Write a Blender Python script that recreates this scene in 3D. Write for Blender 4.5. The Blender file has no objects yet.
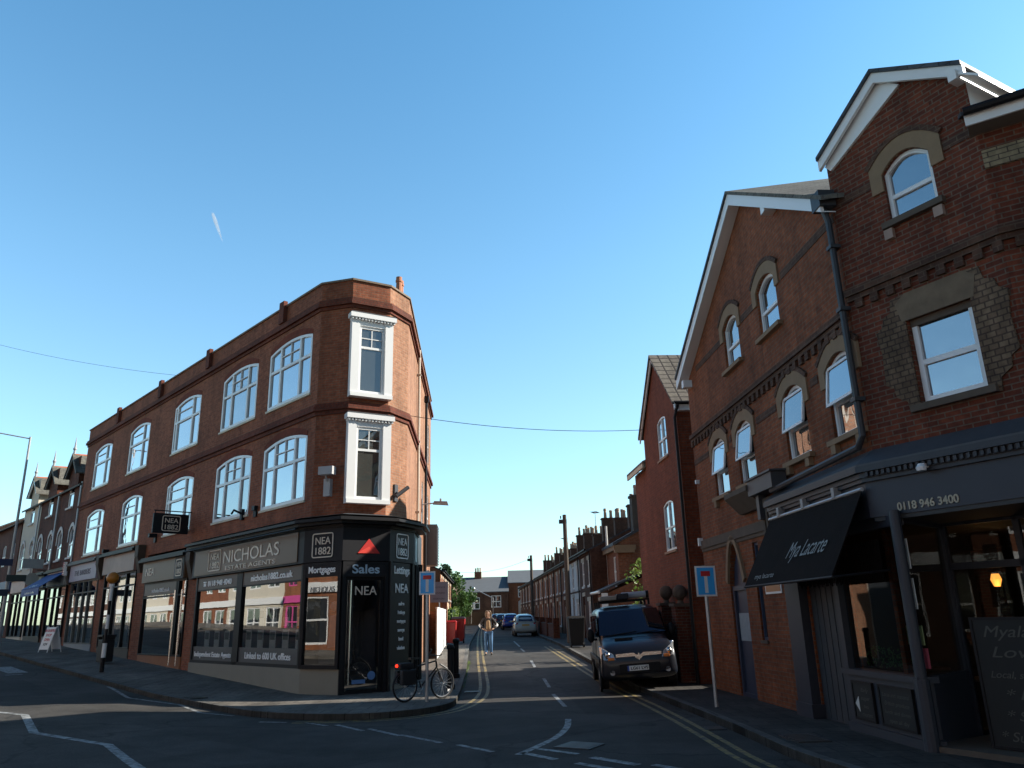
import bpy, bmesh, math, random
from mathutils import Vector, Matrix
random.seed(7)
R = math.radians
SC = bpy.context.scene
COL = SC.collection

# ------------------------------------------------------------------ camera, sky, sun, exposure
EYE = 1.92
PITCH, ROLL, FPX = R(16.796), R(1.461), 775.0
SUN_AZ, SUN_EL = 82.5, 30.0          # azimuth clockwise from the camera's heading (+Y)
cam_d = bpy.data.cameras.new('camera'); cam = bpy.data.objects.new('camera', cam_d); COL.objects.link(cam)
cam_d.sensor_width = 36.0; cam_d.lens = 36.0 * FPX / 1024.0; cam_d.clip_end = 20000; cam_d.clip_start = 0.05
fw = Vector((0, math.cos(PITCH), math.sin(PITCH))); up0 = Vector((0, -math.sin(PITCH), math.cos(PITCH))); rt0 = Vector((1, 0, 0))
rt = rt0*math.cos(ROLL) - up0*math.sin(ROLL); up = up0*math.cos(ROLL) + rt0*math.sin(ROLL)
m = Matrix(((rt.x, up.x, -fw.x), (rt.y, up.y, -fw.y), (rt.z, up.z, -fw.z))).to_4x4(); m.translation = Vector((0, 0, EYE))
cam.matrix_world = m
SC.camera = cam
W = bpy.data.worlds.new('World'); SC.world = W; W.use_nodes = True
nt = W.node_tree; sky = nt.nodes.new('ShaderNodeTexSky'); sky.sky_type = 'NISHITA'; sky.sun_disc = False
sky.sun_elevation = R(SUN_EL); sky.sun_rotation = R(SUN_AZ); sky.altitude = 50; sky.air_density = 1.0; sky.dust_density = 0.5; sky.ozone_density = 1.6
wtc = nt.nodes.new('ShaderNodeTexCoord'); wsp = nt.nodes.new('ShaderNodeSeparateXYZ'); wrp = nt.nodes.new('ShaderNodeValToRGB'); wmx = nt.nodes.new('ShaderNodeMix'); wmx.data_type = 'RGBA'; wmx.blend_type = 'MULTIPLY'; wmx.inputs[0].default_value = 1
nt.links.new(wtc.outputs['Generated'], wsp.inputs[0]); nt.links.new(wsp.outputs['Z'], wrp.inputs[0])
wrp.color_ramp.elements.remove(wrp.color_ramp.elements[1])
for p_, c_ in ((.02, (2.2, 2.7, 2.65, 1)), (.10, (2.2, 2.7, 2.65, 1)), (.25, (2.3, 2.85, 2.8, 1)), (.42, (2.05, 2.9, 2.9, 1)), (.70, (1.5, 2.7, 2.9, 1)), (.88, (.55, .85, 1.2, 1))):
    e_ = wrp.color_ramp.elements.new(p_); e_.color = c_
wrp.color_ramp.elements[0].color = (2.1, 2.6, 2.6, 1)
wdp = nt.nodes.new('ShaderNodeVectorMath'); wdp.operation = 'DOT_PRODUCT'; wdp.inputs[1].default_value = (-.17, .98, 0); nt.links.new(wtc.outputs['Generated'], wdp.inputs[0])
wmr = nt.nodes.new('ShaderNodeMapRange'); wmr.inputs[1].default_value = -.4; wmr.inputs[2].default_value = .55; wmr.inputs[3].default_value = .38; wmr.inputs[4].default_value = 1; nt.links.new(wdp.outputs['Value'], wmr.inputs[0])  # sky artificially dimmed away from the camera heading, lessening fill in the shaded street
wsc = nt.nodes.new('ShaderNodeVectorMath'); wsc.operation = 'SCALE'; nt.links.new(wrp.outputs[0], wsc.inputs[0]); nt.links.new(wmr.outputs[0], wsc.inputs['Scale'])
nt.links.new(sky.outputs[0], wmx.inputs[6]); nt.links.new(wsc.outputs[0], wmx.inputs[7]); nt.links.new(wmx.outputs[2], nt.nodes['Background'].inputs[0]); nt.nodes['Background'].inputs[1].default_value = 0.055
sd = bpy.data.lights.new('sun', 'SUN'); sd.energy = 5.0; sd.angle = R(0.53); sd.color = (1.0, 0.93, 0.82)
sun = bpy.data.objects.new('sun', sd); COL.objects.link(sun)
sv = Vector((math.sin(R(SUN_AZ))*math.cos(R(SUN_EL)), math.cos(R(SUN_AZ))*math.cos(R(SUN_EL)), math.sin(R(SUN_EL))))
sun.rotation_euler = sv.to_track_quat('Z', 'Y').to_euler(); sun.location = (60, 5, 40)
SC.view_settings.view_transform = 'Standard'; SC.view_settings.look = 'None'; SC.view_settings.exposure = 0.84; SC.view_settings.gamma = 1
SC.view_settings.use_curve_mapping = False
SC.render.engine = 'CYCLES'

# ------------------------------------------------------------------ terrain
def gz(x, y):
    return .03*max(0.0, -6-max(x, -60)) + .03*min(max(y-22, 0), 18) + .008*min(max(y-40, 0), 100)

# ------------------------------------------------------------------ helpers
class Frame:
    """origin on the plan, local X along compass azimuth az, local Y outward, Z up"""
    def __init__(s, o, az, z=0.0):
        s.o = Vector((o[0], o[1], z)); a = R(az); s.u = Vector((math.sin(a), math.cos(a), 0)); s.n = Vector((-s.u.y, s.u.x, 0))
    def p(s, x, y, z): return s.o + s.u*x + s.n*y + Vector((0, 0, z))
    def at(s, x, y=0): q = s.p(x, y, 0); return (q.x, q.y)
ID = Frame((0, 0), 90)

def root_of(o):
    while o.parent: o = o.parent
    return o

class MB:
    def __init__(s, f=ID): s.bm = bmesh.new(); s.f = f
    def poly(s, pts):
        vs = [s.bm.verts.new(s.f.p(*p)) for p in pts]
        try: return s.bm.faces.new(vs)
        except Exception: return None
    def hexa(s, P):
        """8 points: bottom 4 then top 4"""
        v = [s.bm.verts.new(s.f.p(*p)) for p in P]
        for a in ((3, 2, 1, 0), (4, 5, 6, 7), (0, 1, 5, 4), (1, 2, 6, 5), (2, 3, 7, 6), (3, 0, 4, 7)): s.bm.faces.new([v[i] for i in a])
        return s
    def box(s, x0, x1, y0, y1, z0, z1):
        return s.hexa([(x0, y0, z0), (x1, y0, z0), (x1, y1, z0), (x0, y1, z0), (x0, y0, z1), (x1, y0, z1), (x1, y1, z1), (x0, y1, z1)])
    def prism(s, pts, a0, a1, axis='y'):
        """closed 2D outline swept along an axis: y -> pts are (x,z); z -> (x,y); x -> (y,z)"""
        def mk(q, t):
            if axis == 'y': return (q[0], t, q[1])
            if axis == 'z': return (q[0], q[1], t)
            return (t, q[0], q[1])
        A = [s.bm.verts.new(s.f.p(*mk(q, a0))) for q in pts]; B = [s.bm.verts.new(s.f.p(*mk(q, a1))) for q in pts]
        n = len(pts)
        try: s.bm.faces.new(A); s.bm.faces.new(B[::-1])
        except Exception: pass
        for i in range(n): s.bm.faces.new([A[i], B[i], B[(i+1) % n], A[(i+1) % n]])
        return s
    def tube(s, pts, r, n=8, cap=True):
        P = [s.f.p(*p) for p in pts]; rs = r if isinstance(r, (list, tuple)) else [r]*len(P)
        rings = []; prev = None
        for i, p in enumerate(P):
            d = (P[min(i+1, len(P)-1)] - P[max(i-1, 0)])
            d = d.normalized() if d.length > 1e-9 else Vector((0, 0, 1))
            a = prev if prev else (Vector((0, 0, 1)) if abs(d.z) < .9 else Vector((1, 0, 0)))
            b = d.cross(a).normalized(); a = b.cross(d).normalized(); prev = a
            rings.append([s.bm.verts.new(p + (a*math.cos(t*2*math.pi/n) + b*math.sin(t*2*math.pi/n))*rs[i]) for t in range(n)])
        for i in range(len(rings)-1):
            for t in range(n): s.bm.faces.new([rings[i][t], rings[i][(t+1) % n], rings[i+1][(t+1) % n], rings[i+1][t]])
        if cap:
            s.bm.faces.new(rings[0]); s.bm.faces.new(rings[-1][::-1])
        return s
    def lathe(s, prof, c=(0, 0, 0), n=16):
        rings = []
        for (r, z) in prof: rings.append([s.bm.verts.new(s.f.p(c[0]+max(r, 1e-4)*math.cos(t*2*math.pi/n), c[1]+max(r, 1e-4)*math.sin(t*2*math.pi/n), c[2]+z)) for t in range(n)])
        for i in range(len(rings)-1):
            for t in range(n): s.bm.faces.new([rings[i][t], rings[i][(t+1) % n], rings[i+1][(t+1) % n], rings[i+1][t]])
        s.bm.faces.new(rings[0][::-1]); s.bm.faces.new(rings[-1]); return s
    def torus(s, c, Rr, r, ax='y', n=28, k=6):
        rings = []
        for i in range(n):
            a = i*2*math.pi/n; ring = []
            for j in range(k):
                b = j*2*math.pi/k; rad = Rr + r*math.cos(b); h = r*math.sin(b)
                q = {'y': (c[0]+rad*math.cos(a), c[1]+h, c[2]+rad*math.sin(a)), 'x': (c[0]+h, c[1]+rad*math.cos(a), c[2]+rad*math.sin(a)), 'z': (c[0]+rad*math.cos(a), c[1]+rad*math.sin(a), c[2]+h)}[ax]
                ring.append(s.bm.verts.new(s.f.p(*q)))
            rings.append(ring)
        for i in range(n):
            for j in range(k): s.bm.faces.new([rings[i][j], rings[(i+1) % n][j], rings[(i+1) % n][(j+1) % k], rings[i][(j+1) % k]])
        return s
    def sphere(s, c, r, sc=(1, 1, 1), n=12, k=8):
        prof = [(r*math.sin(math.pi*i/k), -r*math.cos(math.pi*i/k)) for i in range(k+1)]
        rings = [[s.bm.verts.new(s.f.p(c[0]+max(a, 1e-4)*math.cos(t*2*math.pi/n)*sc[0], c[1]+max(a, 1e-4)*math.sin(t*2*math.pi/n)*sc[1], c[2]+z*sc[2])) for t in range(n)] for a, z in prof]
        for i in range(k):
            for t in range(n): s.bm.faces.new([rings[i][t], rings[i][(t+1) % n], rings[i+1][(t+1) % n], rings[i+1][t]])
        return s
    def cut(s, co, no):
        co = s.f.p(*co); no = s.f.u*no[0] + s.f.n*no[1] + Vector((0, 0, no[2]))
        g = s.bm.verts[:] + s.bm.edges[:] + s.bm.faces[:]
        bmesh.ops.bisect_plane(s.bm, geom=g, dist=1e-5, plane_co=co, plane_no=no, clear_outer=True)
        return s
    def bevel(s, w=.01, seg=2):
        bmesh.ops.remove_doubles(s.bm, verts=s.bm.verts, dist=1e-5)
        es = [e for e in s.bm.edges if len(e.link_faces) == 2 and e.calc_face_angle(0) > .6]
        if es: bmesh.ops.bevel(s.bm, geom=es, offset=w, segments=seg, affect='EDGES', profile=.6)
        return s
    def build(s, name, mat, parent=None, smooth=False, recalc=True, subsurf=0, loc=None):
        if recalc: bmesh.ops.recalc_face_normals(s.bm, faces=s.bm.faces)
        off = Vector(loc) if loc else (root_of(parent).location.copy() if parent else Vector((0, 0, 0)))
        if parent is not None and root_of(parent).rotation_euler.z: raise Exception('rotated root')
        uvl = s.bm.loops.layers.uv.new('UVMap')
        for f in s.bm.faces:
            n = f.normal
            if abs(n.z) > .95: t = Vector((1, 0, 0)); b = Vector((0, 1, 0))
            else:
                t = Vector((-n.y, n.x, 0)).normalized(); b = n.cross(t).normalized()
                if b.z < 0: b = -b
            for l in f.loops: l[uvl].uv = (l.vert.co.dot(t), l.vert.co.dot(b))
            f.smooth = smooth
        for v in s.bm.verts: v.co -= off
        me = bpy.data.meshes.new(name); s.bm.to_mesh(me); s.bm.free()
        if mat: me.materials.append(mat)
        o = bpy.data.objects.new(name, me); COL.objects.link(o)
        if parent: o.parent = parent
        elif loc: o.location = loc
        if subsurf:
            md = o.modifiers.new('sub', 'SUBSURF'); md.levels = subsurf; md.render_levels = subsurf
        return o

def thing(name, label, cat, loc=(0, 0, 0), group=None):
    o = bpy.data.objects.new(name, None); COL.objects.link(o); o.location = loc; o.empty_display_size = .3
    return tag(o, label, cat, group)
def tag(o, label=None, cat=None, group=None, kind=None):
    if label: o['label'] = label
    if cat: o['category'] = cat
    if group: o['group'] = group
    if kind: o['kind'] = kind
    return o
def struct(o): o['kind'] = 'structure'; return o
def copy_tree(o, parent=None):
    c = o.copy(); COL.objects.link(c)
    if parent: c.parent = parent
    for ch in [x for x in COL.objects if x.parent == o]: copy_tree(ch, c)
    return c
def kids(o): return [x for x in COL.objects if x.parent == o]
def setmat(o, m):
    o.material_slots[0].link = 'OBJECT'; o.material_slots[0].material = m

# ------------------------------------------------------------------ materials
MC = {}
def NM(name):
    m = bpy.data.materials.new(name); m.use_nodes = True; t = m.node_tree; b = t.nodes['Principled BSDF']; return m, t, b
def node(t, ty, **kw):
    n = t.nodes.new(ty)
    for k, v in kw.items():
        if k.startswith('i_'): n.inputs[k[2:].replace('_', ' ')].default_value = v
        else: setattr(n, k, v)
    return n
def c4(c): return (c[0], c[1], c[2], 1)
def paint(name, col, rough=.5, var=.15, scale=3.0, bump=.0, metal=0, coat=0, spec=None):
    if name in MC: return MC[name]
    m, t, b = NM(name)
    tc = node(t, 'ShaderNodeTexCoord'); nz = node(t, 'ShaderNodeTexNoise'); nz.inputs['Scale'].default_value = scale; nz.inputs['Detail'].default_value = 6; nz.inputs['Roughness'].default_value = .65
    t.links.new(tc.outputs['Object'], nz.inputs['Vector'])
    mx = node(t, 'ShaderNodeMix', data_type='RGBA'); mx.inputs[6].default_value = c4([x*(1-var) for x in col]); mx.inputs[7].default_value = c4([min(1, x*(1+var)) for x in col])
    t.links.new(nz.outputs['Fac'], mx.inputs[0]); t.links.new(mx.outputs[2], b.inputs['Base Color'])
    b.inputs['Roughness'].default_value = rough; b.inputs['Metallic'].default_value = metal
    if coat: b.inputs['Coat Weight'].default_value = coat; b.inputs['Coat Roughness'].default_value = .05
    if spec is not None: b.inputs['Specular IOR Level'].default_value = spec
    if bump:
        bp = node(t, 'ShaderNodeBump'); bp.inputs['Strength'].default_value = bump; bp.inputs['Distance'].default_value = .01
        n2 = node(t, 'ShaderNodeTexNoise'); n2.inputs['Scale'].default_value = scale*12; t.links.new(tc.outputs['Object'], n2.inputs['Vector'])
        t.links.new(n2.outputs['Fac'], bp.inputs['Height']); t.links.new(bp.outputs[0], b.inputs['Normal'])
    MC[name] = m; return m
def brickmat(name, c1, c2, mort, bw=.235, bh=.078, ms=.009, stain=.35, rough=.85, bump=.5, offset=.5, blotch=None):
    if name in MC: return MC[name]
    m, t, b = NM(name)
    uv = node(t, 'ShaderNodeUVMap'); uv.uv_map = 'UVMap'
    br = node(t, 'ShaderNodeTexBrick'); br.offset = offset; br.inputs['Scale'].default_value = 1; br.inputs['Brick Width'].default_value = bw; br.inputs['Row Height'].default_value = bh
    br.inputs['Mortar Size'].default_value = ms; br.inputs['Mortar Smooth'].default_value = .3; br.inputs['Bias'].default_value = -.1
    br.inputs['Color1'].default_value = c4(c1); br.inputs['Color2'].default_value = c4(c2); br.inputs['Mortar'].default_value = c4(mort)
    t.links.new(uv.outputs[0], br.inputs['Vector'])
    tc = node(t, 'ShaderNodeTexCoord')
    nz = node(t, 'ShaderNodeTexNoise'); nz.inputs['Scale'].default_value = .55; nz.inputs['Detail'].default_value = 8; nz.inputs['Roughness'].default_value = .7
    t.links.new(tc.outputs['Object'], nz.inputs['Vector'])
    n2 = node(t, 'ShaderNodeTexNoise'); n2.inputs['Scale'].default_value = 9; n2.inputs['Detail'].default_value = 3; t.links.new(uv.outputs[0], n2.inputs['Vector'])
    rp = node(t, 'ShaderNodeMapRange'); rp.inputs[1].default_value = .3; rp.inputs[2].default_value = .7; rp.inputs[3].default_value = 1-stain; rp.inputs[4].default_value = 1+stain*.45
    t.links.new(nz.outputs['Fac'], rp.inputs[0])
    r2 = node(t, 'ShaderNodeMapRange'); r2.inputs[1].default_value = .3; r2.inputs[2].default_value = .7; r2.inputs[3].default_value = .78; r2.inputs[4].default_value = 1.2
    t.links.new(n2.outputs['Fac'], r2.inputs[0])
    mp = node(t, 'ShaderNodeMapping'); mp.inputs['Scale'].default_value = (1.6, .22, 1); t.links.new(uv.outputs[0], mp.inputs[0]); n4 = node(t, 'ShaderNodeTexNoise'); n4.inputs['Scale'].default_value = 1; n4.inputs['Detail'].default_value = 7; n4.inputs['Roughness'].default_value = .7; t.links.new(mp.outputs[0], n4.inputs['Vector'])
    r4 = node(t, 'ShaderNodeMapRange'); r4.inputs[1].default_value = .35; r4.inputs[2].default_value = .6; r4.inputs[3].default_value = 1-stain*.9; r4.inputs[4].default_value = 1.08; t.links.new(n4.outputs['Fac'], r4.inputs[0])
    mu0 = node(t, 'ShaderNodeMath', operation='MULTIPLY'); t.links.new(rp.outputs[0], mu0.inputs[0]); t.links.new(r4.outputs[0], mu0.inputs[1])
    mu = node(t, 'ShaderNodeMath', operation='MULTIPLY'); t.links.new(mu0.outputs[0], mu.inputs[0]); t.links.new(r2.outputs[0], mu.inputs[1])
    vm = node(t, 'ShaderNodeVectorMath', operation='SCALE'); t.links.new(br.outputs['Color'], vm.inputs[0]); t.links.new(mu.outputs[0], vm.inputs['Scale'])
    t.links.new(vm.outputs[0], b.inputs['Base Color']); b.inputs['Roughness'].default_value = rough; b.inputs['Specular IOR Level'].default_value = .25
    bp = node(t, 'ShaderNodeBump'); bp.inputs['Strength'].default_value = bump; bp.inputs['Distance'].default_value = .008; bp.invert = True
    t.links.new(br.outputs['Fac'], bp.inputs['Height']); t.links.new(bp.outputs[0], b.inputs['Normal'])
    MC[name] = m; return m
def glassmat(name, inner=(.02, .025, .03), refl=.35, wob=.008, rough=.01):
    if name in MC: return MC[name]
    m, t, b = NM(name); t.nodes.remove(b); out = t.nodes['Material Output']
    d = node(t, 'ShaderNodeBsdfDiffuse'); d.inputs[0].default_value = c4(inner); g = node(t, 'ShaderNodeBsdfGlossy'); g.inputs['Roughness'].default_value = rough; g.inputs[0].default_value = (.92, .95, 1, 1)
    mx = node(t, 'ShaderNodeMixShader'); lf = node(t, 'ShaderNodeLayerWeight'); lf.inputs[0].default_value = .5; lw = node(t, 'ShaderNodeMath', operation='POWER'); lw.inputs[1].default_value = 4; t.links.new(lf.outputs['Facing'], lw.inputs[0])
    ad = node(t, 'ShaderNodeMath', operation='ADD'); ad.use_clamp = True; ad.inputs[1].default_value = refl; t.links.new(lw.outputs[0], ad.inputs[0]); t.links.new(ad.outputs[0], mx.inputs[0])
    tc = node(t, 'ShaderNodeTexCoord'); nz = node(t, 'ShaderNodeTexNoise'); nz.inputs['Scale'].default_value = 1.1; t.links.new(tc.outputs['Object'], nz.inputs['Vector'])
    bp = node(t, 'ShaderNodeBump'); bp.inputs['Strength'].default_value = 1; bp.inputs['Distance'].default_value = wob; t.links.new(nz.outputs['Fac'], bp.inputs['Height'])
    t.links.new(bp.outputs[0], g.inputs['Normal']); t.links.new(d.outputs[0], mx.inputs[1]); t.links.new(g.outputs[0], mx.inputs[2]); t.links.new(mx.outputs[0], out.inputs[0])
    MC[name] = m; return m
def clearglass(name, tint=(.75, .78, .76), refl=.28):
    if name in MC: return MC[name]
    m, t, b = NM(name); t.nodes.remove(b); out = t.nodes['Material Output']
    d = node(t, 'ShaderNodeBsdfTransparent'); d.inputs[0].default_value = c4(tint); g = node(t, 'ShaderNodeBsdfGlossy'); g.inputs['Roughness'].default_value = .01
    mx = node(t, 'ShaderNodeMixShader'); lf = node(t, 'ShaderNodeLayerWeight'); lf.inputs[0].default_value = .5; lw = node(t, 'ShaderNodeMath', operation='POWER'); lw.inputs[1].default_value = 4; t.links.new(lf.outputs['Facing'], lw.inputs[0])
    ad = node(t, 'ShaderNodeMath', operation='ADD'); ad.use_clamp = True; ad.inputs[1].default_value = refl; t.links.new(lw.outputs[0], ad.inputs[0]); t.links.new(ad.outputs[0], mx.inputs[0])
    tc = node(t, 'ShaderNodeTexCoord'); nz = node(t, 'ShaderNodeTexNoise'); nz.inputs['Scale'].default_value = .8; t.links.new(tc.outputs['Object'], nz.inputs['Vector'])
    bp = node(t, 'ShaderNodeBump'); bp.inputs['Strength'].default_value = 1; bp.inputs['Distance'].default_value = .0015; t.links.new(nz.outputs['Fac'], bp.inputs['Height'])
    t.links.new(bp.outputs[0], g.inputs['Normal'])
    t.links.new(d.outputs[0], mx.inputs[1]); t.links.new(g.outputs[0], mx.inputs[2]); t.links.new(mx.outputs[0], out.inputs[0])
    MC[name] = m; return m
def glow(name, col, s):
    if name in MC: return MC[name]
    m, t, b = NM(name); b.inputs['Base Color'].default_value = c4(col); b.inputs['Emission Color'].default_value = c4(col); b.inputs['Emission Strength'].default_value = s
    MC[name] = m; return m

BR_NEA = brickmat('red_brick', (.33, .105, .052), (.235, .07, .036), (.22, .13, .085), stain=.3)
BR_NEASIDE = brickmat('orange_brick', (.36, .17, .095), (.28, .12, .065), (.30, .21, .15), stain=.25)
BR_DARKBAND = brickmat('moulded_brick', (.19, .05, .028), (.145, .038, .023), (.10, .055, .04), stain=.35, bw=.12)
BR_B1 = brickmat('orange_red_brick', (.285, .085, .032), (.20, .056, .022), (.18, .11, .07), stain=.38, ms=.009)
BR_K = brickmat('dark_red_brick', (.18, .046, .022), (.105, .028, .016), (.15, .105, .075), stain=.35, ms=.010)
BR_B2 = brickmat('crimson_brick', (.225, .056, .024), (.165, .04, .018), (.13, .075, .05), stain=.22)
BR_T = brickmat('terrace_brick', (.27, .095, .045), (.21, .07, .036), (.20, .13, .09), stain=.3)
BR_T2 = brickmat('brown_brick', (.13, .06, .038), (.10, .045, .03), (.10, .07, .055), stain=.4)
BR_YEL = brickmat('buff_brick', (.42, .34, .20), (.30, .24, .15), (.12, .09, .07), stain=.35)
BR_BLUE = brickmat('blue_brick', (.11, .055, .035), (.065, .035, .026), (.12, .08, .055), stain=.3)
BR_GREY = brickmat('flint_brick', (.21, .145, .09), (.14, .09, .058), (.085, .055, .04), bw=.13, bh=.085, ms=.012, stain=.5)
SLATE = brickmat('slate', (.085, .09, .10), (.06, .062, .07), (.03, .03, .033), bw=.3, bh=.22, ms=.008, stain=.3, rough=.6)
TILE = brickmat('concrete_tile', (.24, .21, .17), (.18, .155, .13), (.06, .05, .045), bw=.33, bh=.30, ms=.03, stain=.3, offset=0, bump=1)
REDTILE = paint('terracotta', (.42, .13, .06), .8, .25)
WHITE = paint('white_upvc', (.80, .80, .79), .35, .03)
OFFW = paint('cream_paint', (.62, .57, .44), .7, .1)
RENDER = paint('cream_render', (.60, .55, .45), .85, .12, 1.2, .2)
WRENDER = paint('white_render', (.66, .66, .63), .85, .08, 1.2, .2)
STONE = paint('sandstone', (.25, .165, .095), .85, .25, 4, .3)
DSTONE = paint('weathered_stone', (.10, .075, .055), .85, .35, 4, .3)
BLACKP = paint('black_paint', (.012, .012, .014), .5, .2, spec=.22)
NAVY = paint('dark_fascia', (.018, .018, .021), .5, .15, spec=.2)
GREYP = paint('grey_blue_paint', (.026, .030, .042), .5, .12)
TAUPE = paint('taupe_fascia', (.14, .076, .036), .45, .08)
BROWNP = paint('brown_vinyl', (.06, .03, .02), .45, .1)
PLINTH = paint('plinth_render', (.26, .235, .185), .8, .12, 2, .2)
LEAD = paint('lead', (.055, .058, .064), .55, .3, 6)
METAL = paint('galvanised', (.42, .44, .46), .4, .1, metal=.7)
CHROME = paint('steel', (.7, .7, .7), .2, .03, metal=1)
BRASS = paint('signage_silver', (.78, .68, .56), .4, .05)
LETW = paint('letter_white', (.93, .93, .92), .4, .02)
GLASS = glassmat('window_glass', (.035, .05, .06), .36)
GLASS_B = glassmat('window_glass_blind', (.11, .115, .11), .28)
GLASS_C = glassmat('window_glass_curtain', (.06, .065, .06), .24)
GLASSD = glassmat('window_glass_dark', (.02, .022, .025), .15)
GLASSF = glassmat('far_glass', (.03, .035, .04), .25)
SHOPG = clearglass('shop_glass', (.62, .63, .6), .27)
SHOPD = clearglass('restaurant_glass', (.5, .5, .48), .07)
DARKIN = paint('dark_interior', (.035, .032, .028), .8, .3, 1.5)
WOODO = paint('orange_board', (.50, .22, .06), .7, .2, 5)
RUB = paint('tyre_rubber', (.015, .015, .016), .8, .1)

# asphalt and paving
def asphalt(name, col, dark=.45):
    m, t, b = NM(name); tc = node(t, 'ShaderNodeTexCoord')
    n1 = node(t, 'ShaderNodeTexNoise'); n1.inputs['Scale'].default_value = .35; n1.inputs['Detail'].default_value = 10; n1.inputs['Roughness'].default_value = .7
    n2 = node(t, 'ShaderNodeTexNoise'); n2.inputs['Scale'].default_value = 40; n2.inputs['Detail'].default_value = 2
    vo = node(t, 'ShaderNodeTexVoronoi'); vo.feature = 'DISTANCE_TO_EDGE'; vo.inputs['Scale'].default_value = .22; vo.inputs['Randomness'].default_value = 1
    n3 = node(t, 'ShaderNodeTexNoise'); n3.inputs['Scale'].default_value = 1.3; n3.inputs['Detail'].default_value = 5
    ad3 = node(t, 'ShaderNodeVectorMath', operation='ADD'); t.links.new(tc.outputs['Object'], ad3.inputs[0]); t.links.new(n3.outputs['Color'], ad3.inputs[1]); t.links.new(tc.outputs['Object'], n3.inputs['Vector'])
    t.links.new(ad3.outputs[0], vo.inputs['Vector'])
    for n in (n1, n2): t.links.new(tc.outputs['Object'], n.inputs['Vector'])
    r = node(t, 'ShaderNodeValToRGB'); r.color_ramp.elements[0].position = .38; r.color_ramp.elements[0].color = c4([x*dark for x in col]); r.color_ramp.elements[1].position = .7; r.color_ramp.elements[1].color = c4([x*1.3 for x in col])
    t.links.new(n1.outputs['Fac'], r.inputs[0])
    mr = node(t, 'ShaderNodeMapRange'); mr.inputs[1].default_value = .3; mr.inputs[2].default_value = .7; mr.inputs[3].default_value = .65; mr.inputs[4].default_value = 1.4; t.links.new(n2.outputs['Fac'], mr.inputs[0])
    ck = node(t, 'ShaderNodeMapRange'); ck.inputs[1].default_value = 0; ck.inputs[2].default_value = .012; ck.inputs[3].default_value = .45; ck.inputs[4].default_value = 1; t.links.new(vo.outputs['Distance'], ck.inputs[0])
    mu = node(t, 'ShaderNodeMath', operation='MULTIPLY'); t.links.new(mr.outputs[0], mu.inputs[0]); t.links.new(ck.outputs[0], mu.inputs[1])
    vm = node(t, 'ShaderNodeVectorMath', operation='SCALE'); t.links.new(r.outputs[0], vm.inputs[0]); t.links.new(mu.outputs[0], vm.inputs['Scale']); t.links.new(vm.outputs[0], b.inputs['Base Color'])
    b.inputs['Roughness'].default_value = .88; b.inputs['Specular IOR Level'].default_value = .25
    bp = node(t, 'ShaderNodeBump'); bp.inputs['Strength'].default_value = .5; bp.inputs['Distance'].default_value = .01; t.links.new(n2.outputs['Fac'], bp.inputs['Height']); t.links.new(bp.outputs[0], b.inputs['Normal'])
    return m
ASPH = asphalt('asphalt', (.062, .058, .053))
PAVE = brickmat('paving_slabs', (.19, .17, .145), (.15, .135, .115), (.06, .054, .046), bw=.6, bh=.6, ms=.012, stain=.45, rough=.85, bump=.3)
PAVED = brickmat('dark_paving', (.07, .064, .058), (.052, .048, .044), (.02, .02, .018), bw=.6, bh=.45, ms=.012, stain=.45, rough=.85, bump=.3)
KERB = brickmat('kerb_stone', (.14, .135, .125), (.11, .105, .095), (.035, .032, .03), bw=.9, bh=.9, ms=.014, stain=.4)
def marking(name, col):
    m, t, b = NM(name); tc = node(t, 'ShaderNodeTexCoord'); n = node(t, 'ShaderNodeTexNoise'); n.inputs['Scale'].default_value = 7; n.inputs['Detail'].default_value = 8; n.inputs['Roughness'].default_value = .75
    t.links.new(tc.outputs['Object'], n.inputs['Vector']); r = node(t, 'ShaderNodeValToRGB'); e = r.color_ramp.elements
    e[0].position = .40; e[0].color = (.06, .058, .055, 1); e[1].position = .58; e[1].color = c4(col); t.links.new(n.outputs['Fac'], r.inputs[0]); t.links.new(r.outputs[0], b.inputs['Base Color']); b.inputs['Roughness'].default_value = .7
    return m
MW = marking('road_white', (.34, .36, .36)); MY = marking('road_yellow', (.33, .24, .07))

# ------------------------------------------------------------------ ground sheets
def sheet(name, poly, dz, mat, skirt=0, extra=None):
    bm = bmesh.new()
    for pl in ([poly] if extra is None else [poly]+extra):
        vs = [bm.verts.new((p[0], p[1], 0)) for p in pl]; bm.faces.new(vs)
    bmesh.ops.triangulate(bm, faces=bm.faces)
    for co, no in (((-6, 0, 0), (1, 0, 0)), ((-60, 0, 0), (1, 0, 0)), ((0, 22, 0), (0, 1, 0)), ((0, 40, 0), (0, 1, 0)), ((0, 140, 0), (0, 1, 0))):
        bmesh.ops.bisect_plane(bm, geom=bm.verts[:]+bm.edges[:]+bm.faces[:], dist=1e-6, plane_co=co, plane_no=no)
    bmesh.ops.recalc_face_normals(bm, faces=bm.faces)
    for f in bm.faces:
        if f.normal.z < 0: f.normal_flip()
    for v in bm.verts: v.co.z = gz(v.co.x, v.co.y) + dz
    if skirt:
        be = [e for e in bm.edges if len(e.link_faces) == 1]
        r = bmesh.ops.extrude_edge_only(bm, edges=be)
        for v in [g for g in r['geom'] if isinstance(g, bmesh.types.BMVert)]: v.co.z -= skirt
        bmesh.ops.recalc_face_normals(bm, faces=bm.faces)
    mb = MB(); mb.bm.free(); mb.bm = bm
    return mb.build(name, mat, recalc=False)
def offset_line(pts, d):
    out = []
    for i, p in enumerate(pts):
        a = Vector(pts[max(i-1, 0)]); b = Vector(pts[min(i+1, len(pts)-1)]); t = (b-a).normalized(); out.append((p[0]-t.y*d, p[1]+t.x*d))
    return out
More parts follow.
